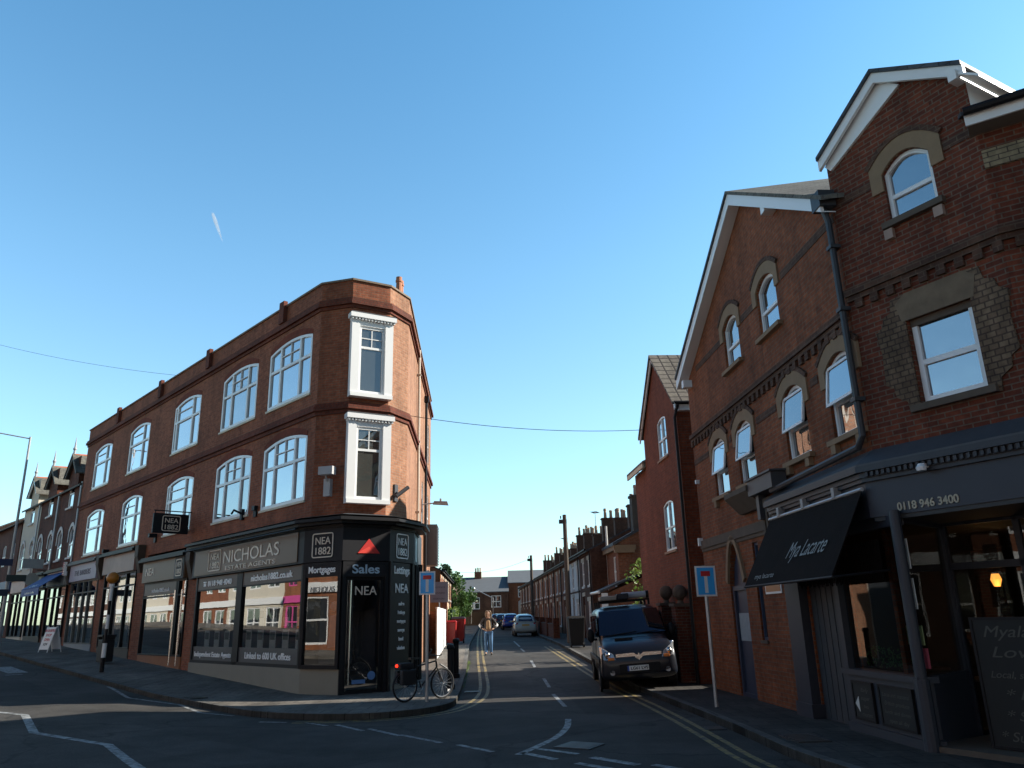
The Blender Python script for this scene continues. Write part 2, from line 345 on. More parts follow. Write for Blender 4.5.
def smooth_line(pts, it=2):
    for _ in range(it):
        q = [pts[0]]
        for i in range(len(pts)-1):
            a, b = pts[i], pts[i+1]; q += [(a[0]*.75+b[0]*.25, a[1]*.75+b[1]*.25), (a[0]*.25+b[0]*.75, a[1]*.25+b[1]*.75)]
        q.append(pts[-1]); pts = q
    return pts
def strip(name, pts, d0, d1, dz, mat, skirt=0):
    A = offset_line(pts, d0); B = offset_line(pts, d1); quads = [[A[i], A[i+1], B[i+1], B[i]] for i in range(len(pts)-1)]
    o = sheet(name, quads[0], dz, mat, 0, quads[1:])
    if skirt:
        bm = bmesh.new(); bm.from_mesh(o.data); bmesh.ops.remove_doubles(bm, verts=bm.verts, dist=1e-4)
        be = [e for e in bm.edges if len(e.link_faces) == 1]; r = bmesh.ops.extrude_edge_only(bm, edges=be)
        for v in [g for g in r['geom'] if isinstance(g, bmesh.types.BMVert)]: v.co.z -= skirt
        bm.to_mesh(o.data); bm.free()
    return o

struct(sheet('ground', [(-1500, -1500), (1500, -1500), (1500, 1500), (-1500, 1500)], -.06, paint('earth', (.10, .10, .07), .95, .3, .05)))
struct(sheet('road', [(-140, -30), (45, -30), (45, 150), (-140, 150)], 0, ASPH))

FM = Frame((-5.82, 22.19), -43)          # main road frontage of the corner building
KL = [FM.at(75, 3.1), FM.at(30, 3.1), FM.at(6.5, 3.05), (-7.3, 19.5), (-5.31, 17.7), (-3.84, 17.1), (-2.89, 17.15), (-1.9, 17.9), (-1.5, 19.0), (-1.54, 20.72), (-1.61, 23.13), (-1.76, 27.24), (-2.06, 33.23), (-2.67, 44.8), (-3.9, 79.78), (-4.9, 104)]
KLs = smooth_line(KL, 2)
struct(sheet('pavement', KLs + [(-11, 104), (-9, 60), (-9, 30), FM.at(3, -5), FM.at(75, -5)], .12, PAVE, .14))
struct(strip('kerb', KLs, 0, .15, .126, KERB, .13))
KR = [(9.0, 3.4), (6.0, 5.6), (4.3, 8.2), (3.67, 11.1), (3.63, 13.25), (3.5, 16.38), (3.24, 20.0), (2.98, 24.61), (2.4, 33.8), (2.0, 40), (1.3, 57), (.6, 80), (-.5, 104)]
KRs = smooth_line(KR, 2)
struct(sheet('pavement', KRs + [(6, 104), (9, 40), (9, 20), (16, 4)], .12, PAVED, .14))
struct(strip('kerb', KRs, 0, -.15, .126, KERB, .13))
# carriageway edges of the opposite side of the main road
struct(sheet('pavement', [FM.at(-12, 13.8), FM.at(70, 12.8), FM.at(70, 30), FM.at(-12, 30)], .12, PAVE, .14))

def marks(name, polys, mat, dz=.005):
    return struct(sheet(name, polys[0], dz, mat, 0, polys[1:]))
def seg(a, b, w, ext=0):
    a = Vector(a); b = Vector(b); t = (b-a).normalized(); n = Vector((-t.y, t.x))*w/2; a = a-t*ext; b = b+t*ext
    return [tuple(a-n), tuple(b-n), tuple(b+n), tuple(a+n)]
yl = smooth_line([(-4.6, 16.85), (-3.3, 16.75), (-2.2, 17.1), (-1.35, 18.1), (-1.02, 19.5), (-.86, 21.3), (-.87, 23.43), (-1.08, 27.07), (-1.58, 35.69), (-2.45, 53.42), (-3.4, 75), (-4.6, 104)])
for d in (.0, .22): struct(strip('yellow_line', yl, d-.04, d+.05, .005, MY))
yr = smooth_line([(5.2, 5.5), (3.75, 7.9), (3.18, 10.95), (3.16, 13.87), (3.06, 17.32), (2.82, 21.12), (2.46, 25.89), (1.91, 34.0), (1.5, 40)])
for d in (.0, .23): struct(strip('yellow_line', yr, d-.05, d+.05, .005, MY))
marks('road_marking', [seg((-.27, 47.9), (.05, 40.6), .09), seg((.1, 39), (.25, 36.9), .1), seg((.47, 32.2), (.56, 29.3), .1), seg((.75, 25.5), (.83, 23.2), .1), seg((.86, 21.6), (1.0, 18.6), .1)], MW)
cv = smooth_line([(.93, 16.4), (.86, 15.3), (.62, 14.1), (.28, 13.2), (-.05, 12.42)])
struct(strip('road_marking', cv, -.06, .06, .005, MW))
marks('road_marking', [seg((.0, 12.6), (.48, 11.95), .13), seg((.22, 12.95), (.82, 12.35), .12), seg((1.0, 12.05), (1.55, 11.38), .16), seg((1.75, 11.36), (2.3, 10.7), .13), seg((2.5, 10.45), (3.1, 9.75), .13), seg((.75, 11.62), (1.25, 11.05), .13), seg((1.5, 10.8), (2.0, 10.2), .13)], MW)
marks('road_marking', [seg((-1.01, 13.51), (-.43, 12.74), .1), seg((-2.11, 14.8), (-1.3, 13.76), .1), seg((-2.84, 15.71), (-2.11, 14.68), .1), seg((-3.61, 16.42), (-2.9, 15.45), .1), seg((-4.35, 16.9), (-3.76, 16.3), .1), seg((-5.36, 17.2), (-4.75, 17.0), .1)], MW)
zz = [(-17.5, 21.0), (-13.7, 20.2), (-11.85, 18.79), (-10.86, 18.28), (-9.05, 15.6), (-6.99, 14.27), (-5.3, 11.9), (-3.3, 10.6)]
struct(strip('zigzag_marking', zz, -.08, .08, .005, MW))
struct(strip('zigzag_marking', [(-12.2, 24.5), (-11.79, 23.97), (-10.42, 22.06), (-8.37, 20.47), (-7.24, 18.87), (-6.3, 18.35)], -.05, .05, .006, MW))
cross = []
for k in range(7):
    y0 = 3.9 + k*1.25; cross.append([FM.at(12.2, y0), FM.at(15.0, y0), FM.at(15.0, y0+.62), FM.at(12.2, y0+.62)])
marks('zebra_crossing', cross, MW)
marks('road_marking', [seg(FM.at(sx, 4.2+k*.95), FM.at(sx, 4.7+k*.95), .16) for k in range(9) for sx in (11.6, 15.6, 16.4)], MW, .006)

PATCH1 = asphalt('asphalt_patch', (.045, .043, .041)); PATCH2 = asphalt('asphalt_worn', (.075, .07, .064))
for nm, pl, m_ in (('road_patch', [(-1.0, 13.0), (1.9, 15.0), (1.5, 15.7), (-1.4, 13.7)], PATCH1), ('road_patch', [(1.35, 17), (2.2, 17.1), (1.9, 24), (1.1, 23.9)], PATCH1), ('road_patch', [(-9, 16.5), (-4.2, 12.0), (-3.4, 12.8), (-8.2, 17.3)], PATCH2), ('road_patch', [(-.7, 20.5), (.45, 20.6), (.3, 30), (-.9, 29.9)], PATCH2), ('road_patch', [(-14, 21.8), (-12.5, 22.6), (-15.8, 26.2), (-17.2, 25.4)], PATCH1)):
    struct(sheet(nm, pl, .0025, m_))
def iron(x, y, w, h, az, lab, dz=.0):
    F = Frame((x, y), az, gz(x, y)+dz); t = thing('drain_cover', lab, 'drain cover', (x, y, gz(x, y)+dz)); mb = MB(F); mb.box(-w/2, w/2, -h/2, h/2, -.02, .012); mb.build('frame', IRON, t)
    for k in range(6): xx = -w/2+.05+(w-.1)*k/5; mb = MB(F); mb.box(xx-.016, xx+.016, -h/2+.04, h/2-.04, .012, .018); mb.build('bar', IRON2, t)
IRON = paint('cast_iron', (.02, .02, .02), .6, .3, 9); IRON2 = paint('worn_iron', (.07, .065, .06), .45, .3, 9)
iron(-1.3, 22.6, .42, .42, 0, 'square iron drain grating in the left gutter by the bollards'); iron(.9, 13.1, .6, .6, 30, 'square iron cover in the road by the give way lines'); iron(4.15, 12.4, .7, .5, -5, 'rectangular iron cover in the right pavement outside the restaurant', .125); iron(3.35, 14.6, .4, .35, 0, 'iron drain grating in the right gutter'); iron(-8.2, 20.9, .6, .45, -43, 'iron cover in the pavement outside the estate agent', .125)
# ------------------------------------------------------------------ architectural helpers
def arc_z(x, x0, x1, z1, rise):
    if not rise: return z1
    c = (x0+x1)/2; h = (x1-x0)/2; t = max(-1, min(1, (x-c)/h)); return z1 - rise*t*t
def facade(mb, x0, x1, z0, z1, ops, y=0, depth=.13, back=0):
    """wall face with holes; ops = [(x0,x1,z0,z1,rise)], crown of the arch at z1"""
    xs = sorted(set([x0, x1] + [v for o in ops for v in o[:2]])); zs = sorted(set([z0, z1] + [v for o in ops for v in o[2:4]]))
    for i in range(len(xs)-1):
        for j in range(len(zs)-1):
            cx = (xs[i]+xs[i+1])/2; cz = (zs[j]+zs[j+1])/2
            if any(o[0] < cx < o[1] and o[2] < cz < o[3] for o in ops): continue
            if cx < x0 or cx > x1 or cz < z0 or cz > z1: continue
            mb.poly([(xs[i], y, zs[j]), (xs[i+1], y, zs[j]), (xs[i+1], y, zs[j+1]), (xs[i], y, zs[j+1])])
    for o in ops:
        a, b, c, d, r = o; yi = y-depth
        zt = arc_z(a, a, b, d, r)
        mb.poly([(a, y, c), (a, yi, c), (a, yi, zt), (a, y, zt)]); mb.poly([(b, y, c), (b, y, zt), (b, yi, zt), (b, yi, c)]); mb.poly([(a, y, c), (b, y, c), (b, yi, c), (a, yi, c)])
        N = 8 if r else 1
        for k in range(N):
            xa = a+(b-a)*k/N; xb = a+(b-a)*(k+1)/N; za = arc_z(xa, a, b, d, r); zb = arc_z(xb, a, b, d, r)
            mb.poly([(xa, y, za), (xb, y, zb), (xb, yi, zb), (xa, yi, za)])
            if r: mb.poly([(xa, y, za), (xb, y, zb), (xb, y, d), (xa, y, d)])
def arch_band(mb, x0, x1, z1, rise, t, y0, y1, leg=0, N=10, side=0):
    """masonry band following the head of an arched opening"""
    for k in range(N):
        fa, fb = k/N, (k+1)/N
        xa, xb = x0+(x1-x0)*fa, x0+(x1-x0)*fb; za, zb = arc_z(xa, x0, x1, z1, rise), arc_z(xb, x0, x1, z1, rise)
        X0, X1 = x0-side, x1+side; Xa, Xb = X0+(X1-X0)*fa, X0+(X1-X0)*fb
        Za, Zb = arc_z(Xa, X0, X1, z1+t, rise+t*.35), arc_z(Xb, X0, X1, z1+t, rise+t*.35)
        mb.hexa([(xa, y0, za), (xb, y0, zb), (xb, y1, zb), (xa, y1, za), (Xa, y0, Za), (Xb, y0, Zb), (Xb, y1, Zb), (Xa, y1, Za)])
    if leg:
        zs = z1-rise
        for (a, b) in ((x0-side, x0), (x1, x1+side)):
            zt = z1+t-(rise+t*.35); mb.hexa([(a, y0, zs-leg), (b, y0, zs-leg), (b, y1, zs-leg), (a, y1, zs-leg), (a, y0, zt if a < x0 else zs), (b, y0, zs if a < x0 else zt), (b, y1, zs if a < x0 else zt), (a, y1, zt if a < x0 else zs)])
def window(F, parent, x0, x1, z0, z1, rise=0, y=-.1, splits=(), trans=(), fw_=.06, fm=None, gm=None, bars=None, name='window', d=.07, open_top=False, sill=None, arch=None):
    fm = fm or WHITE; gm = gm or (GLASS, GLASS, GLASS_C, GLASS_B, GLASS)[int(abs(x0*7.3+z0*3.1)) % 5]; mb = MB(F); ya, yb = y-d/2, y+d/2; a, b = x0+.005, x1-.005
    zt = lambda x: arc_z(x, x0, x1, z1, rise) - .005
    mb.hexa([(a, ya, z0), (a+fw_, ya, z0), (a+fw_, yb, z0), (a, yb, z0), (a, ya, zt(a)), (a+fw_, ya, zt(a+fw_)), (a+fw_, yb, zt(a+fw_)), (a, yb, zt(a))])
    mb.hexa([(b-fw_, ya, z0), (b, ya, z0), (b, yb, z0), (b-fw_, yb, z0), (b-fw_, ya, zt(b-fw_)), (b, ya, zt(b)), (b, yb, zt(b)), (b-fw_, yb, zt(b-fw_))])
    mb.box(a+fw_, b-fw_, ya+.002, yb-.002, z0+.003, z0+fw_*1.25)
    N = 8 if rise else 1
    for k in range(N):
        xa = a+fw_+(b-a-2*fw_)*k/N; xb = a+fw_+(b-a-2*fw_)*(k+1)/N
        mb.hexa([(xa, ya+.002, zt(xa)-fw_), (xb, ya+.002, zt(xb)-fw_), (xb, yb-.002, zt(xb)-fw_), (xa, yb-.002, zt(xa)-fw_), (xa, ya+.002, zt(xa)), (xb, ya+.002, zt(xb)), (xb, yb-.002, zt(xb)), (xa, yb-.002, zt(xa))])
    for s_ in splits:
        xm = a+(b-a)*s_; mb.box(xm-fw_*.55, xm+fw_*.55, ya+.004, yb-.004, z0+fw_, zt(xm)-fw_*.5)
    for t_ in trans:
        zm = z0+(z1-rise-z0)*t_; mb.box(a+fw_, b-fw_, ya+.006, yb-.006, zm-fw_*.5, zm+fw_*.5)
    if bars:
        for (kind, p, q0, q1) in bars:
            if kind == 'v': xm = a+(b-a)*p; mb.box(xm-.012, xm+.012, y-.012, yb-.012, z0+(z1-z0)*q0, z0+(z1-z0)*q1)
            else: zm = z0+(z1-z0)*p; mb.box(a+(b-a)*q0, a+(b-a)*q1, y-.012, yb-.014, zm-.012, zm+.012)
    if open_top:
        h = (z1-z0)*.5; zh = z1-rise*.6-.02
        mb.f = F
        top = (a+.02, b-.02)
        for (p, q, r_, s_) in ((top[0], top[0]+.05, 0, h), (top[1]-.05, top[1], 0, h), (top[0], top[1], h-.05, h), (top[0], top[1], 0, .05)):
            def o(x, dd, yy): return (x, yb+.01+yy+dd*.14, zh-dd*.99)
            mb.hexa([o(p, s_, 0), o(q, s_, 0), o(q, s_, .04), o(p, s_, .04), o(p, r_, 0), o(q, r_, 0), o(q, r_, .04), o(p, r_, .04)])
    fr = mb.build(name, fm, parent)
    g = MB(F); N = 8 if rise else 1
    pts = [(a+.02, y-.01, z0+.02), (b-.02, y-.01, z0+.02)] + [(a+.02+(b-a-.04)*(1-k/N), y-.01, zt(a+.02+(b-a-.04)*(1-k/N))-.02) for k in range(N+1)]
    g.poly(pts)
    if open_top:
        g.poly([o(top[0]+.04, h-.04, .02), o(top[1]-.04, h-.04, .02), o(top[1]-.04, .04, .02), o(top[0]+.04, .04, .02)])
    g.build('glass', gm, fr)
    if sill: q = MB(F); q.box(x0-sill[2], x1+sill[2], -.13, sill[1], z0-sill[3], z0-.003); q.build('sill', sill[0], fr)
    if arch:
        am, t_, sd_, lg, y1_ = arch; q = MB(F); arch_band(q, x0, x1, z1, rise, t_, -.02, y1_, leg=lg, side=sd_); bmesh.ops.remove_doubles(q.bm, verts=q.bm.verts, dist=1e-4); q.build('arch', am, fr)
    return fr
FONTC = {}
def text(F, txt, x, z, size, y, parent, mat, align='C', sx=1.0, name='lettering', shear=0, ext=.008, tilt=0, bold=0, fit=None):
    cu = bpy.data.curves.new('t', 'FONT'); cu.body = txt; cu.size = size; cu.align_x = {'C': 'CENTER', 'L': 'LEFT', 'R': 'RIGHT'}[align]; cu.extrude = ext; cu.shear = shear; cu.offset = bold
    ob = bpy.data.objects.new('t', cu); COL.objects.link(ob); bpy.context.view_layer.update()
    me = bpy.data.meshes.new_from_object(ob.evaluated_get(bpy.context.evaluated_depsgraph_get())); bpy.data.objects.remove(ob); bpy.data.curves.remove(cu)
    off = root_of(parent).location; ct, st = math.cos(tilt), math.sin(tilt)
    if fit:
        ww = max(v.co.x for v in me.vertices)-min(v.co.x for v in me.vertices); sx = fit/ww
    for v in me.vertices:
        tx, ty, tz = v.co.x*sx, v.co.y, v.co.z; tx, ty = tx*ct-ty*st, tx*st+ty*ct
        if callable(y): yy, zz = y(ty, tz)
        else: yy, zz = y+tz, z+ty
        v.co = F.p(x-tx, yy, zz) - off
    me.name = name; me.materials.clear(); me.materials.append(mat)
    o = bpy.data.objects.new(name, me); COL.objects.link(o); o.parent = parent
    return o
def rframe(mb, x0, x1, z0, z1, t, y0, y1, r=.04):
    """rounded outline frame"""
    def loop(a, b, c, d, r):
        pts = []
        for (cx, cz, s0) in ((b-r, d-r, 0), (a+r, d-r, 90), (a+r, c+r, 180), (b-r, c+r, 270)):
            for k in range(4): an = R(s0+k*30); pts.append((cx+r*math.cos(an), cz+r*math.sin(an)))
        return pts
    O = loop(x0, x1, z0, z1, r); I = loop(x0+t, x1-t, z0+t, z1-t, max(r-t, .005)); n = len(O)
    for i in range(n):
        j = (i+1) % n
        mb.hexa([(I[i][0], y0, I[i][1]), (O[i][0], y0, O[i][1]), (O[j][0], y0, O[j][1]), (I[j][0], y0, I[j][1]), (I[i][0], y1, I[i][1]), (O[i][0], y1, O[i][1]), (O[j][0], y1, O[j][1]), (I[j][0], y1, I[j][1])])
def pots(mb_list, base, n, parent, sp=.32, along=(0, 1, 0), mat=None, h=.75, F=ID):
    for k in range(n):
        mb = MB(F); o = (k-(n-1)/2)*sp; c = (base[0]+along[0]*o, base[1]+along[1]*o, base[2])
        hh = h*(1+.12*math.sin(k*2.7)); mb.lathe([(.13, 0), (.115, .08), (.10, hh*.75), (.125, hh*.78), (.125, hh*.86), (.105, hh*.88), (.11, hh), (.085, hh), (.08, hh-.1)], c, 10)
        mb.build('chimney_pot', mat or paint('pot_clay', (.38, .26, .18), .85, .2), parent, smooth=False)
def FF(P, Q):
    a = math.degrees(math.atan2(Q[0]-P[0], Q[1]-P[1])); f = Frame(P, a); f.L = math.hypot(Q[0]-P[0], Q[1]-P[1]); return f
def mitre(pts, d):
    """offset a polyline to its outward (left) side with mitred corners"""
    out = []; n = len(pts)
    for i in range(n):
        p = Vector(pts[i]); t0 = (p-Vector(pts[i-1])).normalized() if i else None; t1 = (Vector(pts[i+1])-p).normalized() if i < n-1 else None
        t0 = t0 or t1; t1 = t1 or t0; n0 = Vector((-t0.y, t0.x)); n1 = Vector((-t1.y, t1.x)); b = (n0+n1); b = b/b.length; k = d/max(.3, b.dot(n0)); out.append(p+b*k)
    return out
def band(mb, pts, y0, y1, z0, z1, z1b=None):
    A = mitre(pts, y0); B = mitre(pts, y1); f = mb.f; mb.f = ID; z1b = z1 if z1b is None else z1b
    rows = [[mb.bm.verts.new((a.x, a.y, z0)), mb.bm.verts.new((b.x, b.y, z0)), mb.bm.verts.new((b.x, b.y, z1b)), mb.bm.verts.new((a.x, a.y, z1))] for a, b in zip(A, B)]
    for i in range(len(rows)-1):
        for k in range(4): mb.bm.faces.new([rows[i][k], rows[i+1][k], rows[i+1][(k+1) % 4], rows[i][(k+1) % 4]])
    mb.bm.faces.new(rows[0]); mb.bm.faces.new(rows[-1][::-1]); mb.f = f; return mb

# ================================================================== the corner building with the estate agent's
A, B, C, D, E_ = (-5.82, 22.19), (-4.80, 21.90), (-3.75, 22.50), (-3.30, 23.50), (-3.93, 36.0)
END = FM.at(24.5)
nea = thing('corner_building', 'three storey red brick corner building with white windows over the dark estate agent shopfront', 'building', (-5.0, 22.5, .1))
fr_side, fr_dc, fr_cb, fr_ba = FF(E_, D), FF(D, C), FF(C, B), FF(B, A)
mains = [(.45, 3.30), (4.20, 7.05), (9.15, 11.85), (14.8, 17.4), (20.1, 22.8)]
opsA = [(a, b, 8.6, 10.72, .2) for a, b in mains] + [(a, b, 5.35, 7.48, .2) for a, b in mains]
bays = [(.0, 7.72), (8.75, 13.3), (14.4, 18.7), (19.6, 24.1)]
mb = MB(FM); facade(mb, 0, 24.5, 4.7, 12.0, opsA)
for a, b in ((7.72, 8.75), (13.3, 14.4), (18.7, 19.6), (24.1, 24.5)):
    mb.poly([(a, 0, -.2), (b, 0, -.2), (b, 0, 4.7), (a, 0, 4.7)])
    mb.poly([(a, 0, -.2), (a, -.5, -.2), (a, -.5, 4.7), (a, 0, 4.7)]); mb.poly([(b, 0, -.2), (b, -.5, -.2), (b, -.5, 4.7), (b, 0, 4.7)])
for fr in (fr_ba, fr_cb):
    mb.f = fr; mb.poly([(0, 0, 4.4), (fr.L, 0, 4.4), (fr.L, 0, 12.0), (0, 0, 12.0)])
mb.build('wall', BR_NEA, nea)
mb = MB(fr_dc); mb.poly([(0, 0, 4.4), (fr_dc.L, 0, 4.4), (fr_dc.L, 0, 12.0), (0, 0, 12.0)])
mb.f = fr_side
side_ops = [(1.4, 2.3, 5.4, 7.2, .2), (1.4, 2.3, 8.6, 10.4, .2), (5.0, 5.9, 5.4, 7.2, .2)]
facade(mb, 0, fr_side.L, -.2, 12.0, side_ops)
mb.build('side_wall', BR_NEASIDE, nea)
BACK = [FM.at(24.5, -9), (-12.5, 36.2)]
mb = MB(ID)
pts = [END, BACK[0], BACK[1], E_]
for i in range(3): mb.poly([(pts[i][0], pts[i][1], 0), (pts[i+1][0], pts[i+1][1], 0), (pts[i+1][0], pts[i+1][1], 12.0), (pts[i][0], pts[i][1], 12.0)])
mb.build('rear_wall', BR_T2, nea)
ring = [E_, D, C, B, A, END]
mb = MB(ID); mb.poly([(p[0], p[1], 11.55) for p in ring + BACK]); mb.build('roof', LEAD, nea)
mb = MB(); 
for y0, y1, z0, z1 in ((.0, .05, 7.78, 7.9), (.002, .12, 7.902, 8.02), (.004, .075, 8.022, 8.12), (0, .05, 11.1, 11.2), (.002, .13, 11.202, 11.32), (.004, .085, 11.322, 11.42)): band(mb, ring, y0, y1, z0, z1)
mb.build('string_course', BR_DARKBAND, nea)
mb = MB(); band(mb, ring, -.3, .05, 12.0, 12.11, 12.06); band(mb, ring, -.32, -.25, 11.5, 12.0); mb.build('coping', paint('mossy_coping', (.20, .15, .11), .9, .35, 6, .3), nea)
for s_ in (2.3, 8.4, 13.6, 19.3): mb = MB(FM); mb.box(s_, s_+.32, .003, .14, 11.43, 12.19); mb.build('parapet_pier', BR_DARKBAND, nea)
RUBBED = brickmat('rubbed_brick', (.22, .045, .022), (.18, .038, .018), (.13, .06, .04), bw=.08, bh=.3, stain=.2)
for i, (a, b) in enumerate(mains):
    for z0, z1 in ((5.35, 7.48), (8.6, 10.72)):
        three = i < 2; bb = [('v', .5, .61, .95), ('h', .79, .28, .72)] if three else [('h', .79, .35, .86)]
        window(FM, nea, a, b, z0, z1, .2, -.04, (.27, .73) if three else (.3, .9) if i == 2 else (.32,), (.66,), .088, bars=bb, d=.09, sill=(OFFW, .05, .05, .07), arch=(RUBBED, .24, 0, 0, .012), open_top=False)
for a, b, z0, z1, r in side_ops: window(fr_side, nea, a, b, z0, z1, r, -.06, (), (.5,), .06)
# box windows on the corner face
for z0, z1 in ((5.25, 7.72), (8.38, 10.85)):
    L = fr_cb.L; mb = MB(fr_cb)
    mb.box(-.05, .2, .0, .2, z0, z1-.18).box(L-.2, L+.05, 0, .2, z0, z1-.18).box(-.05, L+.05, 0, .24, z0-.12, z0-.002).box(-.12, L+.12, 0, .30, z1-.14, z1).box(.2, L-.2, .0, .17, z1-.36, z1-.142)
    for k in range(14): x = -.08+(L+.1)*k/13; mb.box(x, x+.05, .002, .27, z1-.2, z1-.142)
    s_ = mb.build('window_surround', WHITE, nea)
    w_ = window(fr_cb, nea, .2, L-.2, z0, z1-.36, 0, .10, (), (.68,), .07, bars=[('v', .5, .68, .95), ('h', .82, .1, .9)])
    mb = MB(fr_cb); mb.box(-.09, L+.09, .002, .27, z1+.002, z1+.05); mb.build('lead_flashing', LEAD, nea)
# chimney + flue on the side wall
mb = MB(ID); mb.box(-4.3, -3.75, 25.6, 26.5, 11.4, 12.9).box(-4.36, -3.69, 25.54, 26.56, 12.9, 13.0)
ch = mb.build('chimney', BR_NEASIDE, nea); pots([], (-4.0, 26.0, 13.0), 2, ch, .42, (0, 1, 0), paint('red_pot', (.42, .17, .09), .8, .15), .85)
mb = MB(ID); mb.box(-4.5, -3.95, 30.3, 31.4, 11.4, 12.8).box(-4.56, -3.9, 30.24, 31.46, 12.8, 12.9); ch = mb.build('chimney', BR_NEASIDE, nea)
def sidep(s_, y, z): return fr_side.p(fr_side.L-s_, y, z)
mb = MB(fr_side); L = fr_side.L
mb.tube([(L-3.6, .09, .2), (L-3.6, .09, 11.5)], .05); 
for z in (3, 5.5, 8, 10.5): mb.box(L-3.67, L-3.53, 0, .15, z, z+.06)
mb.build('downpipe', paint('pale_pipe', (.50, .42, .34), .6, .1), nea)
mb = MB(fr_side); mb.tube([(L-7.6, .1, .2), (L-7.6, .1, 10.6)], .055).box(L-7.7, L-7.5, .02, .2, 10.6, 10.85); mb.build('downpipe', BLACKP, nea)
mb = MB(fr_side); mb.box(L-8.9, L-7.9, .05, .55, 4.0, 5.6)
for k in range(14): mb.box(L-8.85, L-7.95, .55, .575, 4.05+k*.11, 4.1+k*.11)
for k in range(14): mb.box(L-7.9, L-7.88, .1, .5, 4.05+k*.11, 4.1+k*.11)
mb.build('air_conditioner', paint('unit_grey', (.12, .13, .14), .5, .1), nea)
# flood lights / alarm on the corner
mb = MB(fr_ba); mb.box(.42, .62, 0, .16, 5.35, 5.85).tube([(.5, .1, 5.7), (.5, .3, 5.95)], .025).box(.22, .66, .2, .42, 5.93, 6.16); mb.build('security_light', paint('light_box', (.45, .45, .45), .5, .1), nea)
mb = MB(fr_dc); mb.box(.55, .72, 0, .06, 5.3, 5.8).tube([(.63, .05, 5.55), (.63, .22, 5.5)], .03).tube([(.45, .35, 5.72), (.8, .16, 5.42)], .06); mb.build('cctv_camera', paint('cctv_dark', (.03, .03, .035), .5, .1), nea)
mb = MB(FM); mb.box(4.45, 4.6, 0, .1, 5.2, 5.55).tube([(4.5, .08, 5.4), (4.5, .35, 5.5), (4.3, .5, 5.35)], .035); mb.build('cctv_camera', BLACKP, nea)
for x0_, z0_, d_ in ((3.5, 5.2, .12), (12.5, 5.15, .3), (18.6, 5.0, .25)): mb = MB(FM); mb.box(x0_, x0_+.2, 0, .06, z0_, z0_+.35).box(x0_, x0_+.2, .06, d_, z0_+.2, z0_+.35); mb.build('alarm_box', BLACKP, nea)
# shopfront: corner shop ground floor stands proud of the wall above
As, Bs, Cs, Ds = FM.at(-.05, .14), (-4.70, 21.42), (-3.58, 22.1), (-3.08, 23.35)
Es = (-3.16, 24.9)
s_dc, s_cb, s_ba, s_ed = FF(Ds, Cs), FF(Cs, Bs), FF(Bs, As), FF(Es, Ds)
ringS = [Es, Ds, Cs, Bs, As, FM.at(7.95, .14)]
mb = MB(); band(mb, ringS, -.2, .06, 3.52, 4.42)
mb.build('fascia', NAVY, nea)
mb = MB(); band(mb, ringS, -.2, .10, 4.422, 4.50); band(mb, ringS, -.2, .30, 4.502, 4.58); band(mb, ringS, -.2, .42, 4.582, 4.66); band(mb, ringS, -.3, .34, 4.662, 4.74, 4.68)
mb.build('cornice', BLACKP, nea)
mb = MB(); band(mb, ringS, -.4, .25, 4.742, 4.86, 4.745); mb.build('lead_roof', LEAD, nea)
mb = MB(FM)
for k in range(11): x = .4+k*.75; mb.tube([(x, .2, 4.5), (x, .52, 4.40)], .018, 6)
mb.tube([(-.2, .55, 4.42), (7.9, .55, 4.42)], .03); mb.build('sign_light_rail', BLACKP, nea)
mb = MB(FM); mb.box(.28, 7.72, .2, .225, 3.57, 4.40); sg = mb.build('sign_board', TAUPE, nea)
def logo(F, xl, xr, z0, z1, y, parent, mat, t=.03):
    mb = MB(F); rframe(mb, xl, xr, z0, z1, t, y, y+.015, .07); o = mb.build('logo_frame', mat, parent)
    w_ = (xr-xl)*.72; h = z1-z0
    text(F, 'NEA', (xl+xr)/2, z0+h*.54, h*.42, y+.006, parent, mat, fit=w_, bold=-.0); text(F, '1882', (xl+xr)/2, z0+h*.13, h*.42, y+.006, parent, mat, fit=w_)
logo(FM, 5.5, 6.5, 3.66, 4.34, .228, sg, BRASS)
text(FM, 'NICHOLAS', 3.35, 3.86, .55, .232, sg, BRASS, fit=3.9); text(FM, 'ESTATE AGENTS', 3.35, 3.63, .19, .232, sg, BRASS, fit=3.5)
# transom strip, frames, glazing, bottom strip, plinth of the main window
mb = MB(FM); mb.box(.2, 4.02, .02, .08, 3.1, 3.5).box(4.42, 7.72, .02, .08, 3.1, 3.5); ts = mb.build('transom_sign', BROWNP, nea)
text(FM, 'nicholas1882.co.uk', 2.1, 3.2, .26, .086, ts, LETW, fit=2.7, bold=.006); text(FM, '0118 948 4040', 5.8, 3.2, .24, .086, ts, LETW, fit=1.9, bold=.006)
mb = MB(FM); mb.tube([(6.98, .09, 3.3), (6.98, .092, 3.3001)], .001).box(6.9, 7.08, .082, .1, 3.2, 3.3).box(6.86, 7.12, .082, .1, 3.32, 3.36); mb.build('telephone_symbol', LETW, ts)
mb = MB(FM); mb.box(.12, .2, -.05, .1, .75, 3.52).box(4.02, 4.42, -.05, .1, .75, 3.52).box(7.62, 7.74, -.05, .1, .75, 3.52).box(.2, 7.62, -.05, .1, .75, .84).box(.2, 7.62, -.05, .085, 3.06, 3.1); mb.build('shop_frame', BLACKP, nea)
mb = MB(FM); mb.poly([(.2, .03, .84), (4.02, .03, .84), (4.02, .03, 3.06), (.2, .03, 3.06)]); mb.poly([(4.42, .03, .84), (7.62, .03, .84), (7.62, .03, 3.06), (4.42, .03, 3.06)]); mb.build('shop_window', SHOPG, nea)
mb = MB(FM); mb.box(.2, 4.02, .04, .06, .84, 1.26).box(4.42, 7.62, .04, .06, .84, 1.26); bs = mb.build('lower_sign', paint('grey_vinyl', (.055, .06, .065), .45, .08), nea)
